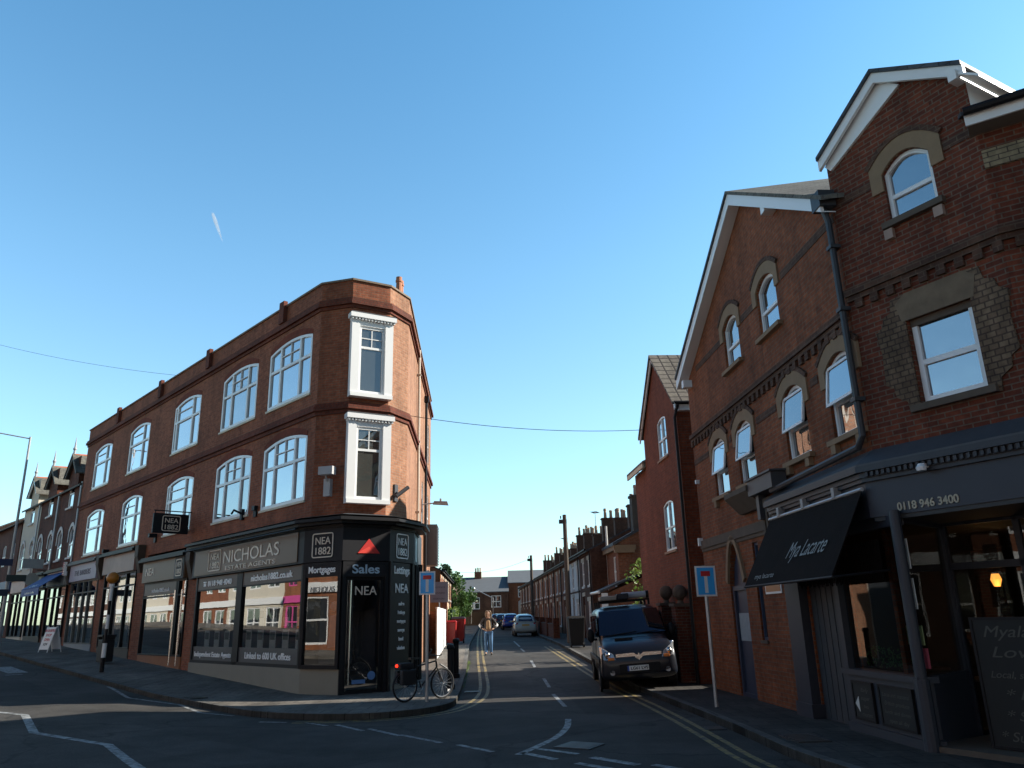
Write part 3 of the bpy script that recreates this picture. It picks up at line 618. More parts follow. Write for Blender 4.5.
text(FM, 'Linked to 600 UK offices', 2.1, .95, .26, .066, bs, LETW, fit=2.9, bold=.004); text(FM, 'Independent Estate Agents', 6.0, .95, .22, .066, bs, LETW, fit=2.9, bold=.004)
mb = MB(); band(mb, [Bs, As, FM.at(7.74, .14)], -.3, -.01, -.3, .75); mb.build('plinth', PLINTH, nea)
mb = MB(); band(mb, [Es, Ds, Cs], -.3, -.01, -.3, .75)
mb.cut((0, 0, 0), (0, 0, -1)) if False else None
mb.build('plinth', PLINTH, nea)
# display room
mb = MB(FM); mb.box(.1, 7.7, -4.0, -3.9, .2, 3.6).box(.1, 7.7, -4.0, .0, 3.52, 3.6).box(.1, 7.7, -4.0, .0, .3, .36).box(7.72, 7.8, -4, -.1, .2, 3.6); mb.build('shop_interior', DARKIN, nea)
CARD = paint('property_card', (.8, .8, .78), .5, .1); PHOTO = paint('card_photo', (.12, .14, .12), .5, .5, 14)
for r_ in range(2):
    for c_ in range(9):
        x = .55+c_*.80; z = 1.5+r_*.62
        if 3.9 < x < 4.5: continue
        mb = MB(FM); mb.box(x-.19, x+.19, -.12, -.11, z-.26, z+.26); o = mb.build('display_card', CARD, nea)
        mb = MB(FM); mb.box(x-.15, x+.15, -.108, -.104, z-.02, z+.2); mb.build('photo', PHOTO, o)
mb = MB(FM); mb.box(5.3, 5.34, -1.2, -.9, .4, 2.0).box(4.9, 6.0, -1.6, -.8, 1.05, 1.1).box(1.2, 2.6, -1.9, -1.0, 1.0, 1.05); mb.build('desk', paint('desk_grey', (.2, .2, .2), .5, .1), nea)
# corner faces
def framed(F, x0, x1, z0, z1, t, y0, y1, mat, parent, name='frame'):
    mb = MB(F); mb.box(x0, x0+t, y0, y1, z0, z1).box(x1-t, x1, y0, y1, z0, z1).box(x0+t, x1-t, y0, y1-.002, z1-t, z1).box(x0+t, x1-t, y0, y1-.002, z0, z0+t); return mb.build(name, mat, parent)
# (mortgages window)
L = s_ba.L; mb = MB(s_ba); mb.box(.02, L-.02, -.02, .05, 3.12, 3.5); p_ = mb.build('transom_panel', NAVY, nea); text(s_ba, 'Mortgages', L/2, 3.23, .25, .056, p_, LETW, fit=.95, bold=.004)
framed(s_ba, .0, L, .75, 3.5, .1, -.05, .06, BLACKP, nea, 'shop_frame')
mb = MB(s_ba); mb.poly([(.1, 0, .85), (L-.1, 0, .85), (L-.1, 0, 3.4), (.1, 0, 3.4)]); mb.build('shop_window', SHOPG, nea)
text(s_ba, 'NICHOLAS', L/2, 2.72, .2, .01, nea, BRASS, fit=.85)
mb = MB(s_ba); mb.box(.1, L-.1, -.62, -.6, .85, 3.4); mb.build('poster_board', paint('poster_blue', (.05, .07, .09), .6, .4, 2.5), nea)
mb = MB(s_ba); mb.sphere((L/2+.02, -.55, 2.35), .17, (1, .2, .8)).prism([(L/2-.2, 1.3), (L/2+.22, 1.25), (L/2+.15, 2.1), (L/2-.1, 2.15)], -.56, -.54); mb.build('poster_figure', paint('poster_pale', (.28, .36, .44), .6, .25, 4), nea)
# (sales door)
L = s_cb.L; mb = MB(s_cb); mb.box(.06, L-.06, -.05, .04, 3.1, 3.5); p_ = mb.build('transom_panel', NAVY, nea); text(s_cb, 'Sales', L/2, 3.19, .33, .046, p_, paint('letter_blue', (.42, .55, .66), .4, .03), fit=.78, bold=.006)
framed(s_cb, .0, L, .0, 3.5, .1, -.08, .05, BLACKP, nea, 'door_surround')
dr = framed(s_cb, .1, L-.1, .1, 3.1, .09, -.12, -.06, BLACKP, nea, 'door')
mb = MB(s_cb); mb.poly([(.19, -.09, .22), (L-.19, -.09, .22), (L-.19, -.09, 3.02), (.19, -.09, 3.02)]); mb.build('glass', SHOPG, dr)
mb = MB(s_cb); mb.tube([(L-.26, .0, .35), (L-.26, .0, 3.0)], .032); mb.build('handle', CHROME, dr)
text(s_cb, 'NEA', L/2-.05, 2.62, .34, -.08, dr, BRASS, fit=.62)
mb = MB(s_cb); mb.lathe([(.11, 0), (.11, .004)], (0, 0, 0), 20)
for v in mb.bm.verts: 
    q = v.co.copy(); l = q - s_cb.o; lx, ly, lz = l.dot(s_cb.u), l.dot(s_cb.n), l.z; v.co = s_cb.p(.38+lx, -.08+lz, .55+ly)
mb.box(.55, .92, -.082, -.078, .36, .46); mb.build('door_sticker', paint('sticker_blue', (.12, .25, .5), .4, .2, 20), dr)
mb = MB(s_cb); mb.box(.05, L-.05, -.3, .12, -.05, .10); mb.build('threshold', STONE, nea)
mb = MB(s_cb); mb.prism([(.28, 3.72), (.92, 3.72), (.6, 4.12)], .062, .075); mb.build('roof_emblem', paint('emblem_red', (.55, .035, .03), .4, .1), nea)
mb = MB(s_cb); mb.prism([(.45, 3.72), (.93, 3.72), (.6, 3.9)], .076, .082); mb.build('roof_emblem', paint('emblem_red_light', (.75, .07, .05), .4, .1), nea)
logo(s_ba, L-1.02, L-.27, 3.63, 4.3, .064, nea, LETW) if False else logo(s_ba, .3, 1.05, 3.63, 4.3, .064, nea, BRASS)
logo(s_dc, .35, 1.02, 3.62, 4.32, .064, nea, LETW)
L = s_dc.L; mb = MB(s_dc); mb.box(.12, L-.1, -.05, .05, .75, 3.5); p_ = mb.build('side_panel', BLACKP, nea)
text(s_dc, 'Lettings', L/2, 3.2, .3, .056, p_, LETW, fit=.85, bold=.006); text(s_dc, 'NEA', L/2, 2.68, .36, .056, p_, LETW, fit=.72, bold=.004)
for k, (t_, s1) in enumerate((('sales', .3), ('lettings', .38), ('mortgages', .46), ('surveys', .36), ('land', .25), ('valuations', .42))): text(s_dc, t_, L/2, 2.34-k*.235, .13, .056, p_, LETW, fit=s1, bold=.004)
mb = MB(s_dc); mb.box(.0, .12, -.05, .09, .0, 3.52).box(L-.1, L, -.05, .09, .0, 3.52); mb.build('pilaster', BLACKP, nea)
L = s_ed.L; mb = MB(s_ed); mb.box(.0, L, -.2, .02, .75, 3.52).box(.2, .32, .02, .1, .3, 3.52).box(.8, .92, .02, .1, .3, 3.52); p_ = mb.build('side_panel', BLACKP, nea)
mb = MB(s_ed); mb.box(.75, 1.3, .062, .08, 3.6, 4.3); mb.build('side_sign', paint('pale_blue_sign', (.35, .42, .46), .4, .3, 6), nea)
mb = MB(fr_side); mb.box(fr_side.L-3.3, fr_side.L-1.6, .0, .25, -.1, 4.6); mb.build('service_duct', paint('duct_dark', (.03, .034, .04), .5, .1), nea)
# hanging sign over the pavement
mb = MB(FM); mb.box(9.0, 9.1, .1, 1.35, 5.15, 5.85); hs = mb.build('projecting_sign', BLACKP, nea)
# the sign's faces look along the street
fs = Frame(FM.at(8.995, .1), -43-90)   # local X runs out over the pavement
tst = fs.n.dot(FM.u)
fs = Frame(FM.at(8.995, .1), -43-90) if tst < 0 else Frame(FM.at(8.995, 1.35), -43+90)
logo(fs, .3, .95, 5.22, 5.78, .008, hs, BRASS)
mb = MB(FM); mb.tube([(9.05, 0, 5.95), (9.05, 1.35, 5.95)], .02).tube([(9.05, .1, 5.95), (9.05, .1, 5.8)], .015).tube([(9.05, 1.3, 5.95), (9.05, 1.3, 5.8)], .015); mb.build('sign_bracket', BLACKP, nea)
# second shop (same agent), third and fourth shops
def shop(F, x0, x1, zf, parent, fascia, riser, glass_splits, lettering=None, rz=.45, lm=None, door=None, fz=.78, frame=BLACKP, base=0.0, size=.3, inner=DARKIN):
    mb = MB(F); mb.box(x0, x1, -.1, .16, zf, zf+fz); fa = mb.build('fascia', fascia, parent)
    mb = MB(F); mb.box(x0-.15, x1+.15, -.1, .34, zf+fz+.002, zf+fz+.10).box(x0-.1, x1+.1, -.1, .26, zf+fz+.102, zf+fz+.18); mb.build('cornice', frame, parent)
    if lettering: text(F, lettering, (x0+x1)/2, zf+fz*.32, size, .165, fa, lm or LETW, fit=(x1-x0)*.6)
    mb = MB(F); mb.box(x0, x1, -.12, .02, base-.3, base+rz); mb.build('stall_riser', riser, parent)
    mb = MB(F); gl = sorted([x0, x1]+list(glass_splits))
    for x in gl: mb.box(max(x-.05, x0), min(x+.05, x1), -.08, .04, base+rz, zf)
    mb.box(x0, x1, -.078, .038, zf-.08, zf-.003).box(x0, x1, -.078, .038, base+rz+.002, base+rz+.06).box(x0, x1, -.076, .036, zf-.6, zf-.54); mb.build('shop_frame', frame, parent)
    mb = MB(F); mb.poly([(x0, -.03, base+rz), (x1, -.03, base+rz), (x1, -.03, zf), (x0, -.03, zf)]); mb.build('shop_window', SHOPG, parent)
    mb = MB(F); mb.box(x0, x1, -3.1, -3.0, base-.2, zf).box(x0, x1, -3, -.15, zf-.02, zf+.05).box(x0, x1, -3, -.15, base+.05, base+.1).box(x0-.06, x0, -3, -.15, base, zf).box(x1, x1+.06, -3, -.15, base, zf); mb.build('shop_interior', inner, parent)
    return fa
RISER = paint('tan_riser', (.28, .10, .035), .6, .2)
fa = shop(FM, 8.8, 13.25, 3.6, nea, TAUPE, RISER, (9.75, 9.6), None, .55, base=.35)
text(FM, 'NEA', 12.4, 3.85, .42, .165, fa, BRASS, fit=.95)
mb = MB(FM); mb.box(8.85, 9.75, .162, .18, 3.58, 4.37); lb = mb.build('logo_panel', NAVY, fa); logo(FM, 9.02, 9.6, 3.68, 4.28, .184, lb, BRASS)
mb = MB(FM); mb.box(9.85, 13.2, .0, .03, 3.1, 3.52); t2 = mb.build('transom_sign', BROWNP, nea); text(FM, 'nicholas1882.co.uk', 11.4, 3.2, .2, .034, t2, LETW, fit=1.9)
mb = MB(FM); mb.tube([(9.66, .1, .6), (9.66, .1, 3.2)], .03).tube([(9.0, .1, .6), (9.0, .1, 3.2)], .03); mb.build('door_handle', CHROME, nea)
fa = shop(FM, 14.45, 18.65, 4.2, nea, paint('peach_pink_sign', (.34, .22, .18), .5, .45, .9), paint('dark_riser', (.03, .025, .02), .6, .2), (15.6, 17.2), None, .5, base=.6)
fa = shop(FM, 19.65, 24.05, 4.15, nea, paint('lilac_sign', (.38, .34, .42), .5, .1), paint('pale_riser', (.25, .27, .29), .6, .1), (21.0, 21.9, 22.9), 'THE BARBERS', .5, lm=paint('dark_letter', (.06, .04, .08), .5, .1), base=.75, frame=paint('grey_frame', (.12, .12, .11), .6, .2), size=.36)
mb = MB(FM); mb.tube([(24.3, .3, 4.5), (24.3, .3, 5.15)], .13, 14); bp_ = mb.build('barber_pole', WHITE, nea)
mb = MB(FM)
for k in range(6): mb.poly([(24.3-.135, .435, 4.5+k*.11), (24.3+.135, .435, 4.56+k*.11), (24.3+.135, .435, 4.61+k*.11), (24.3-.135, .435, 4.55+k*.11)])
mb.build('red_stripe', paint('stripe_red', (.5, .03, .03), .5, .1), bp_)
for (x, c) in ((14.9, .3), (16.4, .3)):
    mb = MB(FM); mb.box(x, x+.9, -.5, -.48, 1.3, 3.4); mb.build('poster', paint('poster_teal', (.03, .10, .14), .5, .4, 2), nea)
# console brackets between the shops
for x in (8.25, 13.85, 19.15, 24.35):
    mb = MB(FM); zf = 3.6 if x < 10 else 4.15; mb.box(x-.2, x+.2, .002, .3, zf+.55, zf+1.0).prism([(.0, zf-.1), (.12, zf-.1), (.3, zf+.55), (0, zf+.55)], x-.17, x+.17, 'x'); mb.build('console_bracket', paint('console_brown', (.07, .05, .035), .7, .2), nea)
print('nea done')

# ================================================================== right hand corner building
FS = Frame((4.88, 20.70), -3.5); K = FS.at(-9.13); FK = Frame(K, -30); K2 = FK.at(-2.42); FN = Frame(K2, -57); K3 = FN.at(-8.0)
rb = thing('gabled_corner_building', 'dark red brick gabled building with stone window arches above the grey corner restaurant', 'building', (5.4, 12.0, .1))
STW = (STONE, .10, .12, .09)
row1 = [(-2.6, -1.6), (-4.38, -3.38), (-7.1, -6.1), (-9.0, -8.02)]; row2 = [(-4.26, -3.26), (-6.5, -5.5)]
door_op = (-2.95, -1.9, .1, 3.5, .95); slot = (-3.95, -3.62, 1.35, 3.35, 0)
ops = [(a, b, 4.62, 6.0, .2) for a, b in row1] + [(a, b, 7.35, 8.55, .2) for a, b in row2] + [door_op, slot, (-7.45, -6.15, -.1, 3.2, 0), (-9.02, -7.6, -.1, 3.2, 0)]
mb = MB(FS); facade(mb, -9.13, 0, -.2, 11.2, ops)
mb.cut((0, 0, 8.3), (2.6, 0, 5.2)); mb.cut((-9.13, 0, 8.5), (-2.4, 0, 3.93)); mb.build('gable_wall', BR_B1, rb)
mb = MB(FS); mb.poly([(0, 0, -.2), (0, -6.5, -.2), (0, -6.5, 8.3), (0, 0, 8.3)]); mb.poly([(0, -6.5, -.2), (-9.13, -6.5, -.2), (-9.13, -6.5, 9.4), (-5.2, -6.5, 11.85), (0, -6.5, 8.3)]); mb.build('rear_wall', BR_K, rb)
# roofs
def slab(F, pts, t, name, mat, parent):
    mb = MB(F); n = len(pts); A = [mb.bm.verts.new(F.p(*p)) for p in pts]; B_ = [mb.bm.verts.new(F.p(p[0], p[1], p[2]-t)) for p in pts]
    mb.bm.faces.new(A); mb.bm.faces.new(B_[::-1])
    for i in range(n): mb.bm.faces.new([A[i], B_[i], B_[(i+1) % n], A[(i+1) % n]])
    return mb.build(name, mat, parent)
GSLATE = brickmat('grey_roof_tile', (.17, .165, .14), (.13, .125, .11), (.07, .065, .06), bw=.25, bh=.2, ms=.008, stain=.3)
slab(FS, [(.16, .3, 8.28), (-5.2, .3, 11.0), (-5.2, -6.7, 12.0), (.16, -6.7, 8.28)], .08, 'roof', SLATE, rb)
slab(FS, [(-9.35, .3, 8.45), (-9.35, -6.7, 9.45), (-5.2, -6.7, 12.001), (-5.2, .3, 11.001)], .08, 'roof', GSLATE, rb)
mb = MB(FS)
for (xa, za, xb, zb) in ((.18, 8.2, -5.2, 10.92), (-5.2, 10.92, -9.2, 8.50)):
    w_ = .27; mb = MB(FS); mb.hexa([(xa, .2, za-w_), (xb, .2, zb-w_), (xb, .26, zb-w_), (xa, .26, za-w_), (xa, .2, za), (xb, .2, zb), (xb, .26, zb), (xa, .26, za)])
    mb.build('barge_board', WHITE, rb)
    mb = MB(FS); mb.hexa([(xa, .0, za-w_), (xb, .0, zb-w_), (xb, .198, zb-w_), (xa, .198, za-w_), (xa, .0, za-w_+.02), (xb, .0, zb-w_+.02), (xb, .198, zb-w_+.02), (xa, .198, za-w_+.02)]); mb.build('soffit', WHITE, rb)
for x, z in ((-.35, 7.82), (-6.9, 9.5)):
    mb = MB(FS); mb.box(x-.09, x+.09, 0, .24, z, z+.2); mb.build('purlin_end', WHITE, rb)
# corbel tables, strings and bands
mb = MB(FS); mb.box(-9.1, 0, 0, .05, 6.36, 6.44).box(-9.1, 0, 0, .09, 6.442, 6.54)
for k in range(33): x = -8.95+k*.275; mb.box(x, x+.13, 0, .055, 6.22, 6.362)
mb.build('corbel_table', BR_BLUE, rb)
for xa, xb, z in ((-1.3, -.02, 5.72), (-3.05, -2.92, 5.72), (-5.8, -4.7, 5.72), (-7.72, -7.42, 5.72), (-3.0, -.9, 8.1), (-5.3, -4.5, 8.1), (-9.1, -6.8, 8.1)):
    mb = MB(FS); mb.box(xa, xb, 0, .012, z, z+.15); mb.build('brick_band', BR_BLUE, rb)
mb = MB(FS); mb.box(-5.0, -.02, 0, .06, 3.52, 3.72).box(-5.0, -.02, .0, .03, 3.44, 3.518); mb.build('stone_string', DSTONE, rb)
CAVG = (STONE, .26, .2, .26, .03)
for i, (a, b) in enumerate(row1): 
    w_ = window(FS, rb, a, b, 4.62, 6.0, .2, -.09, (), (.5,), .06, sill=STW, arch=CAVG, open_top=True)
    mb = MB(FS); arch_band(mb, a-.2, b+.2, 6.26, .3, .09, -.01, .045, side=.06); bmesh.ops.remove_doubles(mb.bm, verts=mb.bm.verts, dist=1e-4); mb.build('hood_mould', BR_BLUE, w_)
    mb = MB(FS); mb.box(a-.02, a+.14, 0, .09, 4.38, 4.53); mb.build('sill_corbel', STONE, w_); mb = MB(FS); mb.box(b-.14, b+.02, 0, .09, 4.38, 4.53); mb.build('sill_corbel', STONE, w_)
for i, (a, b) in enumerate(row2):
    w_ = window(FS, rb, a, b, 7.35, 8.55, .2, -.09, (), (.5,), .06, sill=STW, arch=CAVG)
    mb = MB(FS); arch_band(mb, a-.2, b+.2, 8.81, .3, .09, -.01, .045, side=.06); bmesh.ops.remove_doubles(mb.bm, verts=mb.bm.verts, dist=1e-4); mb.build('hood_mould', BR_BLUE, w_)
# pointed side door and slot window
mb = MB(FS); mb.prism([(-2.93, .1), (-1.92, .1), (-1.92, 2.55), (-2.05, 2.95), (-2.42, 3.45), (-2.8, 2.95), (-2.93, 2.55)], -.16, -.1); dr = mb.build('side_door', paint('door_navy', (.03, .04, .07), .5, .2), rb)
framed(FS, -2.93, -1.92, .1, 2.5, .1, -.1, -.04, paint('door_navy', (.03, .04, .07), .5, .2), dr, 'door_frame')
mb = MB(FS); mb.box(-2.8, -2.05, -.1, -.085, 1.3, 1.9); mb.build('notice', paint('grey_notice', (.25, .3, .33), .5, .3, 9), dr)
mb = MB(FS); arch_band(mb, -2.95, -1.9, 3.5, .95, .14, -.02, .06, side=.13); bmesh.ops.remove_doubles(mb.bm, verts=mb.bm.verts, dist=1e-4); mb.build('door_arch', STONE, rb)
window(FS, rb, slot[0], slot[1], slot[2], slot[3], 0, -.08, (), (.6,), .05, fm=paint('window_blue', (.03, .05, .09), .5, .1), gm=GLASSD, name='slot_window', sill=(DSTONE, .04, .03, .06))
mb = MB(FS); mb.box(-5.45, -4.72, 0, .12, 3.2, 3.95).box(-5.5, -4.68, 0, .18, 3.951, 4.1)
for k in range(4): mb.box(-5.42+k*.17, -5.33+k*.17, .12, .16, 3.25, 3.9)
mb.build('carved_bracket', DSTONE, rb)
mb = MB(FS); mb.prism([(0, 3.98), (.1, 3.98), (.42, 4.32), (.42, 4.42), (0, 4.42)], -4.75, -3.35, 'x'); mb.build('corbel_hood', DSTONE, rb)
mb = MB(FS); mb.box(-6.05, -4.75, .08, .38, 4.18, 4.48).box(-6.1, -4.7, .04, .42, 4.482, 4.52).box(-4.95, -4.8, .1, .25, 3.7, 4.18); mb.build('rainwater_box', paint('box_grey', (.05, .054, .062), .5, .2), rb)
mb = MB(FS); mb.box(-4.75, -4.2, .0, .02, 2.95, 3.15); pl = mb.build('name_plate', WHITE, rb)
mb = MB(FS); mb.box(-4.95, -4.2, .0, .03, 2.3, 2.62); pl = mb.build('orange_notice', paint('notice_orange', (.5, .2, .07), .5, .1), rb)
mb = MB(FS); mb.box(-5.0, -4.15, .0, .02, 2.26, 2.66); mb.build('notice_frame', WHITE, pl)
mb = MB(FS); mb.box(-.28, -.2, 0, .1, 5.2, 5.3); mb.build('wall_bracket', WHITE, rb); mb = MB(FS); mb.box(-.1, -.03, 0, .12, 3.6, 3.8); mb.build('wall_bracket', WHITE, rb)
mb = MB(FS); mb.tube([(-9.1, .16, 8.35), (-9.1, .1, 8.1), (-9.1, .1, 4.45), (-9.0, .14, 4.3), (-5.8, .3, 4.14)], .055).box(-9.25, -8.95, 0, .28, 8.33, 8.62)
for z in (5, 6.5, 7.6): mb.box(-9.18, -9.02, 0, .17, z, z+.06)
mb.build('downpipe', paint('pipe_grey', (.035, .036, .04), .5, .2), rb)

# corner block
upw = (-1.72, -.94, 7.62, 8.66, .22); low = (-1.86, -.92, 4.72, 6.0, 0)
mb = MB(FK); facade(mb, -2.42, 0, 3.6, 10.4, [upw, low]); mb.cut((0, 0, 9.2), (.95, 0, 1.2)); mb.cut((-2.42, 0, 9.35), (-.8, 0, 1.3))
mb.f = FN; facade(mb, -8, 0, 3.0, 8.29, [(-2.6, -1.6, 4.7, 6.0, 0), (-5.6, -4.6, 4.7, 6.0, 0)])
mb.poly([(-8, 0, -.2), (-4.5, 0, -.2), (-4.5, 0, 3.0), (-8, 0, 3.0)])
mb.build('corner_wall', BR_K, rb)
mb = MB(FK); mb.poly([(0, 0, 8.3), (0, -5, 8.3), (0, -5, 9.3), (0, 0, 9.3)]); mb.poly([(-2.42, 0, 8.3), (-2.42, -3, 8.3), (-2.42, -3, 9.38), (-2.42, 0, 9.38)]); mb.build('dormer_cheek', WHITE, rb)
p1, p2 = K3, (K3[0]+7.5, K3[1]+6.0); mb = MB(ID)
bk = FS.at(-9.13, -11); mb.poly([(K3[0], K3[1], -.2), (bk[0], K3[1]+3, -.2), (bk[0], K3[1]+3, 8.4), (K3[0], K3[1], 8.4)]); mb.poly([(bk[0], K3[1]+3, -.2), (bk[0], bk[1], -.2), (bk[0], bk[1], 8.4), (bk[0], K3[1]+3, 8.4)]); mb.build('rear_wall', BR_K, rb)
mb = MB(FN); mb.box(-8, 0, -.02, .03, 7.72, 8.0); mb.build('buff_band', BR_YEL, rb)
mb = MB(FN); mb.box(-8, .1, -.05, .30, 8.28, 8.33); mb.build('soffit', paint('soffit_grey', (.16, .14, .12), .7, .2), rb)
mb = MB(FN); mb.box(-8, .12, .3, .33, 8.28, 8.48); mb.build('fascia_board', WHITE, rb)
mb = MB(FN); mb.tube([(-8, .39, 8.47), (.12, .39, 8.47)], .06); mb.build('gutter', BLACKP, rb)
slab(FN, [(-8, .36, 8.5), (.15, .36, 8.5), (.5, -4.5, 10.8), (-8, -4.5, 10.8)], .06, 'roof', SLATE, rb)
slab(FN, [(-8, -4.5, 10.8), (.5, -4.5, 10.8), (.8, -9, 8.4), (-8, -9, 8.4)], .06, 'roof', SLATE, rb)
for (xa, za, xb, zb) in ((.04, 9.22, -1.16, 10.16), (-1.16, 10.16, -2.5, 9.36)):
    mb = MB(FK); w_ = .2; mb.hexa([(xa, .1, za-w_), (xb, .1, zb-w_), (xb, .16, zb-w_), (xa, .16, za-w_), (xa, .1, za), (xb, .1, zb), (xb, .16, zb), (xa, .16, za)]); mb.build('barge_board', WHITE, rb)
    slab(FK, [(xa, .2, za+.05), (xb, .2, zb+.05), (xb, -4, zb+.05), (xa, -4, za+.05)], .07, 'dormer_roof', SLATE, rb)
mb = MB(FK); mb.prism([(.0, 9.1), (-1.16, 10.02), (-1.5, 9.74), (-.1, 8.98)], .0, .05); mb.build('gable_board', WHITE, rb)
mb = MB(FK); mb.hexa([(-2.45, -3, 9.2), (-2.7, -3, 9.0), (-2.7, .2, 9.0), (-2.45, .2, 9.2), (-2.45, -3, 9.24), (-2.7, -3, 9.04), (-2.7, .2, 9.04), (-2.45, .2, 9.24)]); mb.build('soffit', WHITE, rb)
mb = MB(FK); mb.box(-2.42, -2.3, 0, .22, 9.15, 9.3); mb.build('purlin_end', WHITE, rb)
ringK = [FN.at(-8), K2, K]
mb = MB(); band(mb, ringK, 0, .05, 6.62, 6.7); band(mb, ringK, 0, .09, 6.702, 6.82)
mb.f = FK
for k in range(9): x = -.15-k*.27; mb.box(x-.13, x, 0, .055, 6.48, 6.622)
mb.f = FN
for k in range(28): x = -.15-k*.27; mb.box(x-.13, x, 0, .055, 6.48, 6.622)
mb.build('corbel_table', BR_BLUE, rb)
for xa, xb in ((-2.42, -1.93), (-.73, 0)): mb = MB(FK); mb.box(xa, xb, 0, .012, 8.3, 8.45); mb.build('brick_band', BR_BLUE, rb)
w_ = window(FK, rb, *upw[:4], upw[4], -.09, (), (.5,), .065, sill=(DSTONE, .1, .1, .1), arch=(STONE, .26, .2, .28, .03))
mb = MB(FK); arch_band(mb, -1.92, -.74, 8.92, .32, .09, -.01, .045, side=.06); bmesh.ops.remove_doubles(mb.bm, verts=mb.bm.verts, dist=1e-4); mb.build('hood_mould', BR_BLUE, w_)
for x in (-.98, -1.78): mb = MB(FK); mb.box(x, x+.14, 0, .07, 7.34, 7.5); mb.build('sill_corbel', paint('pink_stone', (.34, .24, .19), .8, .2), w_)
w_ = window(FK, rb, *low[:4], 0, -.1, (), (.48,), .08, sill=(DSTONE, .1, .14, .1))
mb = MB(FK); mb.box(-1.86, -.92, -.1, -.05, 5.9, 6.0); mb.build('lintel_infill', DSTONE, w_)
for sgn, xe in ((1, -.92), (-1, -1.86)):
    mb = MB(FK); X = lambda q: xe+sgn*q
    mb.prism([(X(.02), 4.62), (X(.18), 4.62), (X(.2), 4.8), (X(.36), 4.9), (X(.38), 5.05), (X(.5), 5.12), (X(.47), 5.6), (X(.52), 5.95), (X(.4), 6.02), (X(.36), 6.16), (X(.24), 6.2), (X(.2), 6.4), (X(.0), 6.42), (X(.0), 6.0), (X(.02), 6.0)], -.02, .03); mb.build('carved_surround', BR_GREY, w_)
mb = MB(FK); mb.prism([(-1.93, 6.0), (-.85, 6.0), (-.78, 6.3), (-.95, 6.42), (-1.85, 6.42), (-2.0, 6.3)], -.02, .034); mb.build('stone_lintel', paint('lintel_brown', (.17, .12, .075), .85, .5, 5, .3), w_)
for x in (-1.6, -4.6):
    window(FN, rb, x-1, x, 4.7, 6.0, 0, -.1, (), (.48,), .07, sill=(DSTONE, .1, .14, .1))

# restaurant shopfront
ringR = [FK.at(-5.5, .0), K, FS.at(-5.45)]
mb = MB(); band(mb, ringR, -.1, .22, 3.2, 3.72); fa = mb.build('fascia', GREYP, rb)
mb = MB(); band(mb, ringR, -.1, .27, 3.722, 3.78); band(mb, ringR, -.1, .36, 3.86, 3.95)
band(mb, ringR, -.1, .30, 3.782, 3.858)
mb.f = FK
for k in range(60): x = -.05-k*.09; mb.box(x-.045, x, .3, .335, 3.79, 3.855)
mb.build('cornice', paint('cornice_slate_blue', (.025, .028, .036), .5, .15), rb)
mb = MB(); band(mb, ringR, -.1, .34, 3.952, 4.3, 3.98); mb.build('lead_roof', LEAD, rb)
text(FK, '0118 946 3400', -.86, 3.25, .155, .225, fa, paint('letter_tan', (.42, .37, .27), .5, .1), fit=.9, bold=.003)
mb = MB(FK); mb.lathe([(.06, 0), (.07, .05), (.03, .1)], (-.95, .36, 3.72), 10).box(-1.0, -.9, .22, .36, 3.76, 3.82); mb.build('security_camera', WHITE, rb)
mb = MB(FS); mb.box(-6.12, -5.5, -.05, .16, .1, 3.2).box(-6.16, -5.46, -.05, .19, .1, .35); mb.build('pilaster', GREYP, rb)
mb = MB(FS); mb.box(-7.45, -6.14, -.1, -.04, .1, 3.2); 
for k in range(1, 6): mb.box(-7.45+k*.215, -7.435+k*.215, -.04, -.03, .15, 3.1)
mb.build('boarded_panel', paint('panel_grey', (.036, .039, .045), .6, .15), rb)
S1 = FS.at(-9.62, .12); S2 = (6.55, 12.15); S3 = (S2[0]+2.2, S2[1]-3.2)
mb = MB(FS); mb.box(-9.55, -7.48, -.1, .12, .1, .95).box(-9.66, -7.44, -.12, .18, .95, 1.03).box(-9.66, -7.44, -.08, .17, .1, .24); mb.build('stall_riser', GREYP, rb)
mb = MB(FS); mb.box(-7.6, -7.46, -.1, .12, 1.03, 3.2).box(-9.55, -7.6, -.06, .1, 3.05, 3.2); mb.build('window_post', GREYP, rb)
mb = MB(FS); mb.tube([(-9.62, .1, .1), (-9.62, .1, 1.0)], .1, 12).tube([(-9.62, .1, 1.0), (-9.62, .1, 3.25)], .075, 14); mb.build('corner_column', GREYP, rb)
mb = MB(FS); mb.poly([(-9.55, .02, 1.03), (-7.6, .02, 1.03), (-7.6, .02, 3.06), (-9.55, .02, 3.06)]); mb.build('shop_window', SHOPD, rb)
fr2 = FF(S1, S2); L2 = fr2.L   # splayed return beside the entrance
mb = MB(fr2); mb.box(.05, L2, -.04, .04, .1, .95).box(.05, L2, -.06, .06, .95, 1.03).box(L2-.06, L2, -.04, .04, 1.03, 3.2).box(.05, L2, -.04, .04, 3.08, 3.2); mb.build('entrance_return', GREYP, rb)
mb = MB(fr2); mb.poly([(.1, 0, 1.03), (L2-.06, 0, 1.03), (L2-.06, 0, 3.08), (.1, 0, 3.08)]); mb.build('shop_window', SHOPD, rb)
fr3 = FF(S2, S3); mb = MB(fr3)
for x in (0, 1.05, 2.1, 3.2): mb.box(x, x+.08, -.04, .04, .1, 3.2)
mb.box(0, 3.9, -.04, .04, 2.45, 2.55).box(0, 3.9, -.04, .04, 3.1, 3.2); mb.build('entrance_frame', GREYP, rb)
mb = MB(fr3); mb.poly([(.08, 0, .1), (3.9, 0, .1), (3.9, 0, 3.1), (.08, 0, 3.1)]); mb.build('shop_window', SHOPD, rb)
mb = MB(FK); mb.box(-4.5, -.3, -2.2, .32, -.1, .19); mb.build('threshold', DSTONE, rb)
